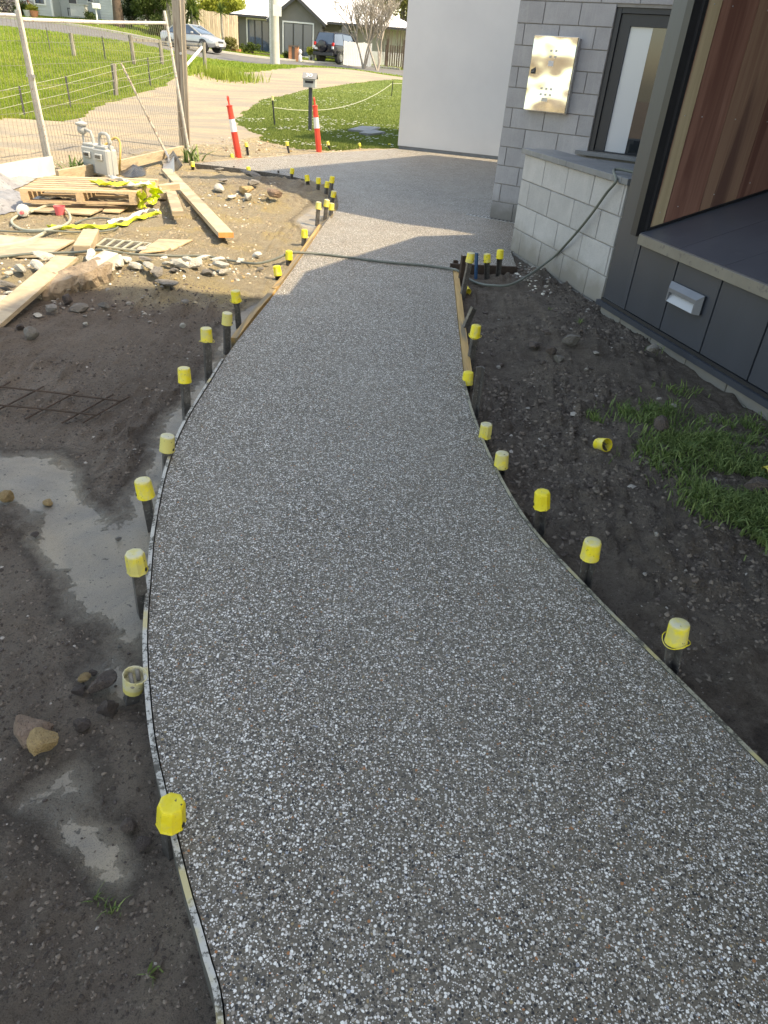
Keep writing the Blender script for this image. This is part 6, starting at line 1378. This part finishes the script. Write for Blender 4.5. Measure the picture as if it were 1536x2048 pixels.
paling_fence('paling_fence', 402, 96, 478, 108, 62.5, 64.0, 2.1, 'pale timber paling fence behind the silver car, beside the grey house', mPaling, .15)
paling_fence('paling_fence', 312, 76, 336, 80, 62, 62, 1.6, 'short weathered paling fence left of the yuccas', mGrayW, .15)
pf = paling_fence('picket_fence', 686, 131, 742, 135, 60.5, 61.0, 1.45, 'low white-painted picket fence under the bare trees', mTrimW, .12)
q = MB(); a = AT(738, 126, 62.5); b_ = AT(815, 100, 64); wbox(q, a.x, b_.x + 2, 63.2, 63.35, 1.0, 2.35); tag(q.build('white_wall', mTrimW), 'low white garden wall behind the right bare tree', 'wall')
for u_, l in ((773, 'dark timber gate post left of the hanging tendrils'), (806, 'dark timber gate post nearest the white building')):
    a = AT(u_, 132, 61.5); a.z = gz(a.x, a.y); q = MB(); q.box(a + Vector((0, 0, .85)), (.16, .16, 1.9)); tag(q.build('gate_post', mFenceD), l, 'post')
a = AT(790, 130, 62); a.z = gz(a.x, a.y); 
t = thing('side_gate', a, 'dark timber slatted gate between the two dark posts', 'gate')
for k in range(9): q = MB(); q.box(a + Vector((-.75 + k * .17, 0, .75)), (.10, .03, 1.3)); q.build('slat', mFenceD, t)

# ---- paddock fence posts, rails and wires
def post(u0, v0, u1, v1, Y, r, mat, label, name='fence_post', grp='round timber posts of the paddock fence'):
    b_ = X(u1, v1, Y); b_.z -= .1; tp = AT(u0, v0, Y); q = MB(); q.tube([b_, tp], r, 8); return tag(q.build(name, mat, smooth=True), label, 'post', grp), b_, tp
NEAR = [(38, 172, 51, 241, 20.7, 0), (131, 152, 142, 216, 24.2, 0), (227, 127, 232, 191, 29.6, 1), (295, 115, 301, 172, 34, 0)]
FAR = [(92, 55, 101, 101, 40, 0), (141, 66, 149, 112, 38, 1), (204, 72, 211, 120, 38, 0), (260, 70, 268, 126, 38, 1), (319, 79, 325, 128, 40, 1), (407, 85, 410, 129, 42, 1)]
ln = ['black star picket nearest the left picture edge in the near fence row', 'black star picket second from left in the near fence row', 'round grey timber post in the near paddock fence row', 'black star picket in front of the dug bank by the timber post']
lf = ['thin leaning stake at the left of the far paddock row', 'round grey timber post, leftmost of the far paddock row', 'thin dark star picket in the middle of the far paddock row', 'grey timber gate post at left end of the wire gate', 'short grey timber gate post at right end of the wire gate', 'thick round strainer post in front of the silver car']
tops = []
for (a, l) in list(zip(NEAR, ln)) + list(zip(FAR, lf)):
    u0, v0, u1, v1, Y, big = a; o, b_, tp = post(u0, v0, u1, v1, Y, .095 if big else .028, mOld if big else mTrimD, l, 'fence_post' if big else 'star_picket', 'posts of the paddock fences'); tops.append((b_, tp))
tops[-1][0]
def wires(lst, label, hs=(.3, .55, .8, .98), r=.006):
    q = MB()
    for h in hs: q.tube([b_.lerp(t_, h) for b_, t_ in lst], r, 4)
    tag(q.build('fence_wire', mHoseL), label, 'wire')
wires([(Vector(aty(-80, 285, 17)), Vector(aty(-90, 200, 17)))] + tops[:4] + [(X(375, 158, 39), AT(372, 105, 39))], 'pale fence wires of the near paddock row')
wires(tops[4:10], 'pale fence wires of the far paddock row', (.5, .95))
q = MB(); q.beam(AT(262, 79, 38), AT(319, 83, 40), .08, .10); tag(q.build('fence_rail', mOld), 'grey timber rail joining the two gate posts', 'rail')
q = MB(); q.beam(X(372, 140, 40.5) + Vector((0, 0, .1)), AT(405, 93, 42), .09, .09); tag(q.build('stay_rail', mTrimW), 'white diagonal stay bracing the thick strainer post', 'stay')
q = MB(); A0, A1, B0, B1 = AT(322, 92, 40), AT(321, 84, 40), AT(407, 103, 42), AT(407, 90, 42)
for k in range(17): f = k / 16; q.beam(A0.lerp(B0, f), A1.lerp(B1, f), .012, .012)
for f in (0, .5, 1.): q.beam(A0.lerp(A1, f), B0.lerp(B1, f), .012, .012)
tag(q.build('wire_gate', mWire), 'wire mesh strip between gate post and strainer post, before the car', 'fence')

# ---- utility pole with sign
P = X(551, 128, 51); up_ = thing('utility_pole', P, 'concrete utility pole with a white sign beside the gravel driveway', 'pole'); sgY = 50.8
q = MB(); q.tube([P - Vector((0, 0, .3)), AT(547, -60, 51)], [.28, .24], 14); q.build('pole', mKerb, up_, smooth=True)
q = MB(); q.tube([X(543, 127, 50.9), AT(539, -60, 50.9)], .09, 8); q.build('riser_conduit', mGalv, up_, smooth=True)
q = MB(); c = AT(554.5, 21, 50.6); q.box(c, (.50, .02, .55)); sg = q.build('sign', mTrimW, up_)
# ---- cars
def car(name, loc, ang, label, secs, cab, wheels, paint, wr=.32, extra=None):
    rot = Matrix.Rotation(ang, 3, 'Z'); t = thing(name, loc, label, 'car')
    def Lc(v): return loc + rot @ Vector(v)
    def loft(S_, fn, nm, mat, par, sm=True):
        q = MB(); vs = []; n = None
        for s_ in S_: pts = fn(s_); n = len(pts); vs += [Lc((s_[0], y, z)) for y, z in pts]
        fs = [(i * n + k, i * n + (k + 1) % n, (i + 1) * n + (k + 1) % n, (i + 1) * n + k) for i in range(len(S_) - 1) for k in range(n)]; fs += [tuple(range(n))[::-1], tuple((len(S_) - 1) * n + k for k in range(n))]
        q.add(vs, fs); return q.build(nm, mat, par, smooth=sm)
    def bodyf(s_): x, zb, zs, zt, w = s_; h = [(w * .88, zb), (w, zb + .14), (w * 1.01, (zb + zs) / 2 + .03), (w * .97, zs), (w * .72, zt), (w * .3, zt + .015)]; return [(-y, z) for y, z in h] + [(y, z) for y, z in h[::-1]]
    loft(secs, bodyf, 'body', paint, t)
    def cabf(s_): x, z0, z1, w0, w1 = s_; return [(-w0, z0), (-w1, z1), (-w1 * .5, z1 + .02), (w1 * .5, z1 + .02), (w1, z1), (w0, z0)]
    loft(cab, cabf, 'window', mGlassH, t)
    rf = [c for c in cab if c[2] - c[1] > .3]; loft([(c[0], c[2] - .035, c[2] + .012, c[4] + .03, c[4] + .012) for c in rf], cabf, 'roof', paint, t)
    for i in range(len(cab) - 1):
        a, b_ = cab[i], cab[i + 1]
        for sgn in (-1, 1):
            if i in (0, len(cab) - 2): q = MB(); q.beam(Lc((a[0], sgn * (a[4 if a[2] - a[1] > .3 else 3] + .01), a[2] if a[2] - a[1] > .3 else a[1])), Lc((b_[0], sgn * (b_[4 if b_[2] - b_[1] > .3 else 3] + .01), b_[2] if b_[2] - b_[1] > .3 else b_[1])), .06, .06); q.build('pillar', paint, t)
    xm_ = sum(c[0] for c in rf) / len(rf)
    for sgn in (-1, 1): q = MB(); q.beam(Lc((xm_, sgn * (rf[0][3] + .008), rf[0][1])), Lc((xm_, sgn * (rf[0][4] + .012), rf[0][2])), .07, .04); q.build('pillar', paint, t)
    for xw in wheels:
        for sgn in (-1, 1):
            c = Lc((xw, sgn * (secs[3][4] - .06), wr)); ax = rot @ Vector((0, sgn, 0)); rw = ax.to_track_quat('Z', 'Y').to_matrix()
            q = MB(); q.lathe([(wr * .64, -.10), (wr * .97, -.10), (wr, -.06), (wr, .05), (wr * .95, .085), (wr * .66, .09)], c, 20, rw, cap=False); w_ = q.build('wheel', mBlackP, t, smooth=True)
            q = MB(); q.lathe([(wr * .66, .0), (wr * .66, .075), (wr * .55, .06), (wr * .12, .075), (0, .08)], c, 20, rw, cap=False)
            q.build('rim', mGalv, w_, smooth=True)
            q = MB(); q.lathe([(wr * 1.15, -.2), (wr * 1.15, .062)], c, 20, rw); q.build('wheel_arch', mTrimD, t)
    return t, Lc
mSilver = M_var('silver_paint', (.46, .47, .49), (.50, .51, .53), 3, .28, .55, 0, rnd=0); mNavy = M_var('dark_navy_paint', (.006, .008, .016), (.009, .011, .02), 3, .16, .2, 0, rnd=0, spec=.8)
mHL = M_var('lamp_clear', (.75, .76, .78), (.85, .85, .86), 4, .1, .2, 0); mTL = M_var('lamp_red', (.55, .01, .01), (.65, .02, .02), 4, .15, 0, 0)
secs = [(-2.15, .35, .80, .86, .66), (-2.05, .25, .86, .98, .78), (-1.6, .22, .88, 1.00, .84), (-.9, .22, .86, .92, .85), (.3, .22, .86, .90, .85), (1.05, .22, .84, .93, .85), (1.55, .24, .74, .83, .82), (1.98, .26, .62, .70, .74), (2.16, .34, .55, .60, .60)]
cab = [(-1.65, .95, 1.02, .68, .55), (-1.0, .92, 1.36, .74, .56), (.15, .90, 1.40, .74, .58), (1.15, .90, .96, .72, .62)]
cl0 = X(388, 97, 55.2); 
sedan, Lc = car('parked_sedan', cl0, R(-22), 'silver sedan parked facing right on the far side of the road', secs, cab, (-1.32, 1.32), mSilver)
for sgn in (-1, 1):
    q = MB(); q.beam(Lc((2.07, sgn * .50, .64)), Lc((1.82, sgn * .74, .68)), .06, .15); q.build('headlight', mHL, sedan, bevel=.015)
    q = MB(); q.box(Lc((.62, sgn * .93, .98)), (.14, .18, .12), Matrix.Rotation(R(-22), 3, 'Z')); q.build('mirror', mSilver, sedan, bevel=.03)
    q = MB(); q.beam(Lc((-1.0, sgn * .865, .50)), Lc((1.0, sgn * .865, .48)), .015, .045); q.build('side_moulding', mTrimD, sedan)
q = MB(); q.box(Lc((2.16, 0, .57)), (.04, .5, .09), Matrix.Rotation(R(-22), 3, 'Z')); q.build('grille', mTrimD, sedan)
q = MB(); q.box(Lc((2.185, 0, .40)), (.02, .40, .13), Matrix.Rotation(R(-22), 3, 'Z')); q.build('number_plate', mTrimW, sedan)
q = MB(); q.box(Lc((2.13, 0, .30)), (.05, .95, .08), Matrix.Rotation(R(-22), 3, 'Z')); q.build('lower_grille', mTrimD, sedan)
secs2 = [(-2.3, .52, 1.02, 1.06, .86), (-2.22, .42, 1.08, 1.14, .93), (-1.6, .40, 1.10, 1.14, .95), (-.8, .38, 1.10, 1.14, .95), (.3, .38, 1.10, 1.14, .95), (1.0, .38, 1.08, 1.16, .95), (1.7, .40, 1.0, 1.08, .92), (2.2, .45, .86, .95, .84), (2.35, .52, .78, .84, .7)]
cab2 = [(-2.2, 1.12, 1.20, .84, .78), (-1.95, 1.12, 1.80, .86, .66), (-1.0, 1.12, 1.86, .86, .68), (.25, 1.12, 1.82, .86, .68), (1.05, 1.12, 1.2, .84, .72)]
P2 = X(681, 128, 62.5); rot2 = R(62)
suv, Lc2 = car('parked_suv', P2 - Vector((0, 0, .05)), rot2, 'dark navy four-wheel drive parked with its rear to the road', secs2, cab2, (-1.4, 1.4), mNavy, .39)
q = MB(); rr_ = (Matrix.Rotation(rot2, 3, 'Z') @ Vector((-1, 0, 0))).to_track_quat('Z', 'Y').to_matrix(); q.lathe([(.38, -.02), (.39, .10), (.34, .17), (.12, .19), (0, .19)], Lc2((-2.30, .08, .98)), 20, rr_, cap=False); q.build('spare_wheel_cover', mNavy, suv, smooth=True)
for sgn in (-1, 1):
    q = MB(); q.box(Lc2((-2.24, sgn * .80, 1.12)), (.12, .17, .22), Matrix.Rotation(rot2, 3, 'Z')); q.build('tail_light', mTL, suv, bevel=.02)
    q = MB(); q.box(Lc2((-2.26, sgn * .80, .92)), (.12, .17, .16), Matrix.Rotation(rot2, 3, 'Z')); q.build('reverse_light', mHL, suv, bevel=.02)
    q = MB(); q.beam(Lc2((-1.9, sgn * .62, 1.90)), Lc2((.2, sgn * .62, 1.90)), .03, .03); q.build('roof_rail', mTrimD, suv)
q = MB(); q.box(Lc2((-2.37, .55, .84)), (.02, .36, .13), Matrix.Rotation(rot2, 3, 'Z')); q.build('number_plate', mTrimW, suv)
q = MB(); q.box(Lc2((-2.33, 0, .52)), (.14, 1.75, .22), Matrix.Rotation(rot2, 3, 'Z')); q.build('rear_bumper', mTrimD, suv, bevel=.03)
print('houses cars done')

# ---- vegetation
def leaves(name, clusters, n, size, mat, parent, seed, flat=1.0, hang=0.0):
    g = np.random.default_rng(seed); C = np.array([c[:3] for c in clusters]); Rr = np.array([c[3] for c in clusters]); w = Rr ** 2; w = w / w.sum(); k = g.choice(len(C), n, p=w)
    d = g.normal(size=(n, 3)); d /= np.linalg.norm(d, axis=1)[:, None]; r = Rr[k] * (g.random(n) ** .45) * g.uniform(.8, 1.12, n); p = C[k] + d * r[:, None] * np.array([1, 1, flat])
    a = g.normal(size=(n, 3)); a /= np.linalg.norm(a, axis=1)[:, None]; a[:, 2] -= hang; b = np.cross(a, g.normal(size=(n, 3))); b /= np.linalg.norm(b, axis=1)[:, None] + 1e-9
    s_ = size * g.uniform(.6, 1.4, n)[:, None]; V = np.stack([p - a * s_, p + b * s_ * .45, p + a * s_, p - b * s_ * .45], 1).reshape(-1, 3); F = np.arange(4 * n).reshape(-1, 4)
    V = V - np.array(worldloc(parent)); return npmesh(name, V, F, mat, 4, parent)
def clump(c, r, n, seed, sq=(1, 1, .8), rr_=(.25, .45)):
    g = random.Random(seed); out = []
    for _ in range(n):
        d = Vector((g.gauss(0, 1), g.gauss(0, 1), g.gauss(0, 1))).normalized() * (g.random() ** .4) * r * .8; out.append((c[0] + d.x * sq[0], c[1] + d.y * sq[1], c[2] + d.z * sq[2], r * g.uniform(*rr_)))
    return out
mLfD = mat_blade('leaf_dark', (.018, .035, .014), (.05, .075, .03), (.03, .055, .02)); mLfG = mat_blade('leaf_green', (.05, .085, .02), (.11, .15, .04), (.08, .12, .03)); mLfY = mat_blade('leaf_yellow_green', (.22, .26, .03), (.36, .38, .06), (.26, .30, .05))
mLfO = mat_blade('leaf_olive', (.16, .15, .05), (.28, .25, .09), (.12, .13, .04)); mLfP = mat_blade('leaf_lavender', (.16, .14, .17), (.26, .24, .26), (.15, .17, .13)); mYuc = mat_blade('yucca_leaf', (.05, .10, .02), (.17, .22, .05), (.10, .14, .03)); mRedL = mat_blade('leaf_red', (.12, .03, .03), (.2, .06, .05), (.1, .03, .03))
mWhiteF = M_var('petal_white', (.8, .8, .75), (.88, .88, .82), 4, .6, rnd=0, bump=0)
def tree(name, base, h, tr, crown, n, size, mat, label, seed, cat='tree', trunkmat=None, sq=(1, 1, .8), nc=26):
    t = thing(name, base, label, cat); c = Vector(base) + Vector((0, 0, h)); q = MB(); g = random.Random(seed)
    pts = [Vector(base) - Vector((0, 0, .2)), Vector(base).lerp(c, .35) + Vector((g.uniform(-.2, .2), 0, 0)), Vector(base).lerp(c, .8)]; q.tube(pts, [tr, tr * .75, tr * .35], 8)
    for k in range(6):
        d = Vector((g.gauss(0, 1), g.gauss(0, 1), g.uniform(.1, 1))).normalized() * crown * .7; s_ = Vector(base).lerp(c, g.uniform(.35, .75)); q.tube([s_, s_ + d * .5 + Vector((0, 0, .1)), c + d * .6], [tr * .4, tr * .25, tr * .08], 6)
    q.build('trunk', trunkmat or mBark, t, smooth=True); leaves('crown', clump(c, crown, nc, seed, sq), n, size, mat, t, seed); return t
def gzp(u, v, Y): P = AT(u, v, Y); P.z = gz(P.x, P.y); return P
tree('pine_tree', gzp(392, 90, 92), 8.6, .5, 4.6, 7000, .24, mLfD, 'dark conifer behind the yuccas, left of the grey house roof', 1, nc=40)
tree('pine_tree', gzp(450, 90, 96), 9.2, .5, 5.2, 8000, .25, mLfD, 'dark spreading conifer against the sky beside the white roof', 2, nc=44)
tree('pine_tree', gzp(340, 80, 98), 9.6, .5, 5.0, 6000, .25, mLfD, 'dark conifer behind the entry of the weatherboard house', 3, nc=40)
tree('olive_tree', gzp(800, 120, 84), 7.2, .4, 5.2, 8000, .2, mLfO, 'olive-yellow tree behind the right end of the white roof', 4, nc=40)
tree('olive_tree', gzp(880, 125, 82), 6.5, .4, 5.0, 5000, .2, mLfO, 'olive-green tree half hidden behind the white building', 5, nc=36)
hd = thing('hedge', gzp(440, 80, 69), 'yellow-green clipped hedge above the paling fence', 'hedge'); h0 = hd.location.copy()
cl_h = []; g = random.Random(4)
for k in range(60): f = k / 59; P = AT(404 + 78 * f, 60, 69); cl_h.append((P.x, 69 + g.uniform(-.6, .6), h0.z + 2.2 + g.uniform(-.5, .55), g.uniform(.5, .85)))
leaves('foliage', cl_h, 9000, .10, mLfY, hd, 5)
q = MB(); wbox(q, AT(404, 60, 69).x, AT(480, 60, 69).x, 68.8, 69.2, h0.z - .2, h0.z + 2.4); q.build('stems', mTrunkD, hd)
def yucca(u, v, Y, ht, r, n, label, seed, heads=1):
    B_ = gzp(u, v, Y); t = thing('yucca', B_, label, 'yucca', 'yuccas beside the road'); g = random.Random(seed); q = MB(); lf_ = MB()
    for hgt in range(heads):
        hx_ = B_ + Vector((g.uniform(-.3, .3) * heads * .6, g.uniform(-.3, .3), ht * (1 - .28 * hgt) - .0)); q.tube([B_ - Vector((0, 0, .1)), B_.lerp(hx_, .6) + Vector((g.uniform(-.1, .1), 0, 0)), hx_], [.12, .09, .07], 7)
        for k in range(n):
            az = g.uniform(0, 6.28); el = g.uniform(-.5, 1.45); L = r * g.uniform(.75, 1.1); d = Vector((math.cos(az) * math.cos(el), math.sin(az) * math.cos(el), math.sin(el))); s_ = d.cross(Vector((0, 0, 1)));
            if s_.length < .1: s_ = Vector((1, 0, 0))
            s_ = s_.normalized() * .035; m1 = hx_ + d * L * .5; tip = hx_ + d * L + Vector((0, 0, -.12 * L)); lf_.add([hx_ - s_ * .6, hx_ + s_ * .6, m1 + s_, tip, m1 - s_], [(0, 1, 2, 4), (4, 2, 3)])
    q.build('trunk', mBarkP, t, smooth=True); o = lf_.build('leaves', mYuc, t); return t
yucca(345, 88, 61, 2.3, 1.0, 90, 'tall yucca partly hidden by the timber post', 1, 2); yucca(372, 92, 60.5, 1.9, 1.1, 110, 'big yucca just right of the timber post', 2, 2); yucca(393, 95, 60, 2.4, 1.25, 130, 'tallest yucca right of the timber post, above the silver car', 3, 2); yucca(449, 100, 61, 2.25, .85, 80, 'slim-trunked yucca standing before the paling fence', 4)
yucca(330, 85, 62, 1.7, .9, 70, 'low yucca left of the timber post', 6, 1)
def bush(u, v, Y, h, r, n, size, mat, label, seed, sq=(1, .8, .9), name='shrub'):
    B_ = gzp(u, v, Y); t = thing(name, B_, label, 'shrub'); q = MB(); g = random.Random(seed)
    for k in range(5): q.tube([B_, B_ + Vector((g.uniform(-.6, .6) * r, g.uniform(-.4, .4) * r, h * .9))], [.05, .02], 5)
    q.build('stems', mTrunkD, t); leaves('foliage', clump(B_ + Vector((0, 0, h)), r, 18, seed, sq, (.35, .55)), n, size, mat, t, seed); return t
bush(8, 30, 62.5, .9, 1.5, 4500, .07, mLfP, 'large round lavender-grey bush at the top left corner', 11, name='lavender_bush'); bush(45, 33, 63, .45, .6, 1500, .07, mLfG, 'green potted shrub left of the red cordyline', 12)
bush(68, 34, 62.8, .4, .55, 1500, .06, mLfY, 'yellow-green shrub in a terracotta pot beneath the window', 13); yy = yucca(64, 33, 63, 1.0, .7, 50, 'red-leaved cordyline under the weatherboard window', 7)
for o_ in yy.children:
    if o_.name.startswith('leaves'): o_.data.materials[0] = mRedL
for u_, l in ((57, 'grey pot left of the terracotta pot'), (70, 'terracotta pot under the weatherboard window')):
    P = gzp(u_, 36, 62.3); t = thing('plant_pot', P, l, 'pot'); q = MB(); q.lathe([(.22, 0), (.30, .42), (.26, .42)], P, 12); q.build('pot', mGMet if u_ == 57 else mBrickO, t)
bush(302, 52, 62, 1.9, 1.5, 6500, .09, mLfG, 'tall glossy camellia shrub left of the timber post', 14, (1, .8, 1.1), 'camellia_shrub'); bush(262, 48, 62.8, 1.1, .9, 3000, .07, mLfD, 'dark red-green shrub before the entry of the weatherboard house', 15)
bush(318, 70, 61, .5, .8, 1600, .08, mLfG, 'low green shrub under the white rail end', 16); bush(182, 40, 63, .3, .5, 900, .06, mLfG, 'small green shrub beside the white letterbox', 17)
bush(462, 97, 61, .5, .55, 1200, .07, mLfO, 'spiky straw-coloured plant behind the orange planter', 18); bush(505, 104, 61.8, .4, .5, 1200, .06, mLfG, 'low green plants in the dark garden bed', 19, (2.6, .5, .8)); bush(576, 117, 60.5, .3, .4, 700, .06, mLfG, 'small green plant left of the letterbox pillar', 20); bush(622, 118, 61.8, .55, .35, 700, .06, mLfY, 'yellow-green plant in the white pot', 21)
# street tree trunk left
P = gzp(240, 58, 61.5); t = thing('street_tree', P, 'thick brown tree trunk in front of the weatherboard house', 'tree'); q = MB(); q.tube([P - Vector((0, 0, .2)), P + Vector((-.05, 0, 1.6)), P + Vector((-.2, 0, 4.5))], [.42, .30, .26], 12); q.build('trunk', mTrunkD, t, smooth=True); leaves('crown', clump(P + Vector((0, 0, 7.2)), 2.8, 20, 8), 4500, .14, mLfG, t, 30)
# bare trees
def bare(base, h, seed, label, mat=mBarkP, spread=.5):
    t = thing('bare_tree', base, label, 'tree', 'bare street trees'); g = random.Random(seed); q = MB(); tw = MB()
    def br(p, d, L, r, lv):
        pts = [p]; dd = d.copy(); n = 3
        for k in range(n): dd = (dd + Vector((g.gauss(0, .12), g.gauss(0, .12), g.uniform(.0, .16)))).normalized(); pts.append(pts[-1] + dd * L / n)
        (q if lv < 3 else tw).tube(pts, [r * (1 - .45 * k / n) for k in range(n + 1)], 6 if lv < 3 else 4, False)
        if lv >= 5: return
        for k in range(3 if lv < 2 else (3 if g.random() < .6 else 2)):
            a = pts[g.choice((1, 2, 3) if lv else (3,))]; nd = (dd + Vector((g.gauss(0, spread), g.gauss(0, spread), g.uniform(-.1, .35)))).normalized(); br(a, nd, L * g.uniform(.66, .9), r * .66, lv + 1)
    for k in range(3): br(Vector(base) + Vector((0, 0, -.1)), Vector((g.uniform(-.35, .35), g.uniform(-.2, .2), 1)).normalized(), h * .27, .085, 0)
    q.build('trunk', mat, t, smooth=True); tw.build('twigs', mat, t); return t
bare(gzp(727, 133, 58.5), 6.3, 5, 'left bare pale-barked street tree beside the four-wheel drive'); bare(gzp(755, 135, 58), 6.8, 9, 'right bare pale-barked street tree leaning toward the white building')
# hanging tendrils plant by the gate
t = thing('hanging_vine', gzp(792, 134, 60.8), 'straggly brown hanging vine over the gate by the white building', 'vine'); q = MB(); g = random.Random(2)
for k in range(46): x_ = t.location.x + g.uniform(-1.2, 1.2); z_ = t.location.z + 2.6 + g.uniform(-.4, .5); q.tube([(x_, 60.8, z_), (x_ + g.uniform(-.15, .15), 60.7, z_ - 1.), (x_ + g.uniform(-.2, .2), 60.8, z_ - g.uniform(1.6, 2.6))], .014, 4, False)
q.build('stems', mTrunkD, t)

# ---- grass blades
def blades(name, x, y, h, w, mat, label, seed, lean=.5, nseg=1, kind='stuff', cat='grass'):
    g = np.random.default_rng(seed); n = len(x); z = gzv(x, y) - .005; a = g.uniform(0, 6.28, n); hh = h * g.uniform(.5, 1.3, n); ww = w * g.uniform(.6, 1.3, n); la = g.uniform(0, 6.28, n); ll = lean * hh * g.uniform(.1, 1., n)
    px_, py_ = np.cos(a) * ww / 2, np.sin(a) * ww / 2; tx, ty = np.cos(la) * ll, np.sin(la) * ll
    if nseg == 1:
        V = np.stack([np.stack([x - px_, y - py_, z], -1), np.stack([x + px_, y + py_, z], -1), np.stack([x + tx, y + ty, z + hh], -1)], 1).reshape(-1, 3); F = np.arange(3 * n).reshape(-1, 3)
    else:
        m1 = .38; V = np.stack([np.stack([x - px_, y - py_, z], -1), np.stack([x + px_, y + py_, z], -1), np.stack([x + px_ * .9 + tx * .35, y + py_ * .9 + ty * .35, z + hh * .55], -1), np.stack([x - px_ * .9 + tx * .35, y - py_ * .9 + ty * .35, z + hh * .55], -1),
                      np.stack([x + px_ * .6 + tx * .8, y + py_ * .6 + ty * .8, z + hh * .82], -1), np.stack([x - px_ * .6 + tx * .8, y - py_ * .6 + ty * .8, z + hh * .82], -1), np.stack([x + tx * 1.5, y + ty * 1.5, z + hh * .78], -1)], 1).reshape(-1, 3)
        F = np.concatenate([np.array([(0, 1, 2), (0, 2, 3), (3, 2, 4), (3, 4, 5), (5, 4, 6)])[None] + (np.arange(n) * 7)[:, None, None]], 0).reshape(-1, 3)
    o = npmesh(name, V, F, mat, 3); o['kind'] = kind; tag(o, label, cat); return o
def sample(mask, n, seed, ymin=14, ymax=60, xm=(-34, 4)):
    g = np.random.default_rng(seed); X_ = []; Y_ = []; tot = 0
    while tot < n:
        t_ = g.random(60000); y = 1 / (1 / ymin + (1 / ymax - 1 / ymin) * t_); hw = y * .62; x = g.uniform(-1, .12, 60000) * hw
        i = np.clip(np.searchsorted(ys, y) - 1, 0, len(ys) - 2); j = np.clip(np.searchsorted(xs, x) - 1, 0, nx_ - 2); k = mask[i, j]; X_.append(x[k]); Y_.append(y[k]); tot += int(k.sum())
    return np.concatenate(X_)[:n], np.concatenate(Y_)[:n]
x, y = sample(ispad, 190000, 1, 15, 52); tall = fbm(x, y, .5, 3, 60); o = blades('paddock_grass', x, y, .085 * (1 + .5 * tall), .034 * np.sqrt(y / 25), mBladeP, 'bright green paddock grass beyond the gravel driveway', 2)
x, y = sample(ground_cls == 2, 120000, 3, 15, 50); blades('lawn_grass', x, y, .045, .026, mBladeL, 'mown lawn grass around the letterbox', 4)
x, y = sample(isverge, 30000, 5, 57, 68); blades('verge_grass', x, y, .08, .06, mBladeP, 'roadside grass in front of the far houses', 6)
x = rng.normal(0, .8, 900) + X(418, 128, 41).x + 1.0; y = rng.normal(0, .8, 900) + 40.5; blades('tall_grass', x, y, .45, .05, mBladeP, 'tall rank grass around the strainer post', 7)
g = np.random.default_rng(8); x, y = sample(islawn & (cy < 47), 2600, 9, 16, 46, (-5, 3)); k = fbm(x, y, .7, 3, 61) > .02; x, y = x[k], y[k]; n = len(x); z = gzv(x, y) + .05; r_ = .022 * np.sqrt(y / 18)
V = np.stack([np.stack([x + r_ * np.cos(a), y + r_ * np.sin(a), z + .004 * (k % 2)], -1) for k, a in enumerate(np.linspace(0, 6.28, 6, endpoint=False))], 1).reshape(-1, 3); F = (np.array([(0, 1, 2), (0, 2, 3), (0, 3, 4), (0, 4, 5)])[None] + (np.arange(n) * 6)[:, None, None]).reshape(-1, 3)
o = npmesh('daisies', V, F, mWhiteF, 3); o['kind'] = 'stuff'; tag(o, 'tiny white daisies scattered in the lawn', 'flower')
# weeds on the right bed
g = np.random.default_rng(11); cc_ = []
for (u, v, ru, rv, n) in ((1300, 845, 45, 14, 500), (1400, 900, 80, 26, 1500), (1330, 925, 45, 18, 700), (1450, 960, 70, 30, 1500), (1480, 1030, 60, 28, 1300), (1420, 1010, 45, 20, 700), (1530, 1060, 40, 30, 900), (1240, 835, 22, 6, 40), (1190, 845, 18, 6, 40), (1350, 800, 40, 8, 90), (1480, 870, 60, 15, 400), (1345, 712, 30, 6, 60), (1190, 838, 10, 4, 20), (1600, 980, 60, 50, 1500)):
    uu = u + g.normal(0, ru * .75, n); vv = v + g.normal(0, rv * .8, n)
    for a, b_ in zip(uu, vv): p = gp(a, b_, -.03); cc_.append((p[0], p[1]))
cc_ = np.array(cc_); k = fbm(cc_[:, 0], cc_[:, 1], 9, 2, 70) > -.22; cc_ = cc_[k & ~inpoly(cc_[:, 0], cc_[:, 1], PATH)]
blades('weeds', cc_[:, 0], cc_[:, 1], .055, .0065, mBladeN, 'clump of green grassy weeds growing on the dark soil at right', 12, lean=1.1, nseg=3)
for (u, v, n, h, l, sd) in ((185, 1800, 9, .03, 'wilted weed sprig on the wet soil below the puddle', 1), (215, 1815, 8, .035, 'taller weed sprig right of the wilted one', 2), (228, 1825, 8, .03, 'tiny leafy seedling right of the taller sprig', 3), (310, 1945, 5, .03, 'two broad seedling leaves near the edge strip', 4), (1195, 845, 26, .06, 'blue-green grass tuft above the open yellow cap', 5), (1245, 828, 22, .06, 'arching grass tuft left of the weed clump', 6), (1160, 645, 16, .04, 'pale dry grass tuft on the right soil mound', 7), (1100, 560 + 60, 10, .03, 'tiny dry tuft near the soil mound top', 8), (383, 325, 30, .25, 'green weed tuft at the foot of the timber post', 9), (155, 348, 30, .22, 'weeds growing beside the gas meters', 10)):
    p = GP(u, v); g = np.random.default_rng(sd); rr3 = h * .25; x = p.x + g.normal(0, rr3, n); y = p.y + g.normal(0, rr3, n); blades('weed_tuft', x, y, h * (1 + 0 * x), h * .11 if sd != 4 else .012, mBladeN, l, sd + 40, lean=1.3, nseg=3, kind='', cat='weed')
for o_ in list(S.objects):
    if o_.get('kind') == '': del o_['kind']
print('total objects', len(S.objects), 'tris ~', sum(len(o.data.loops) - 2 * len(o.data.polygons) for o in S.objects if o.type == 'MESH'))
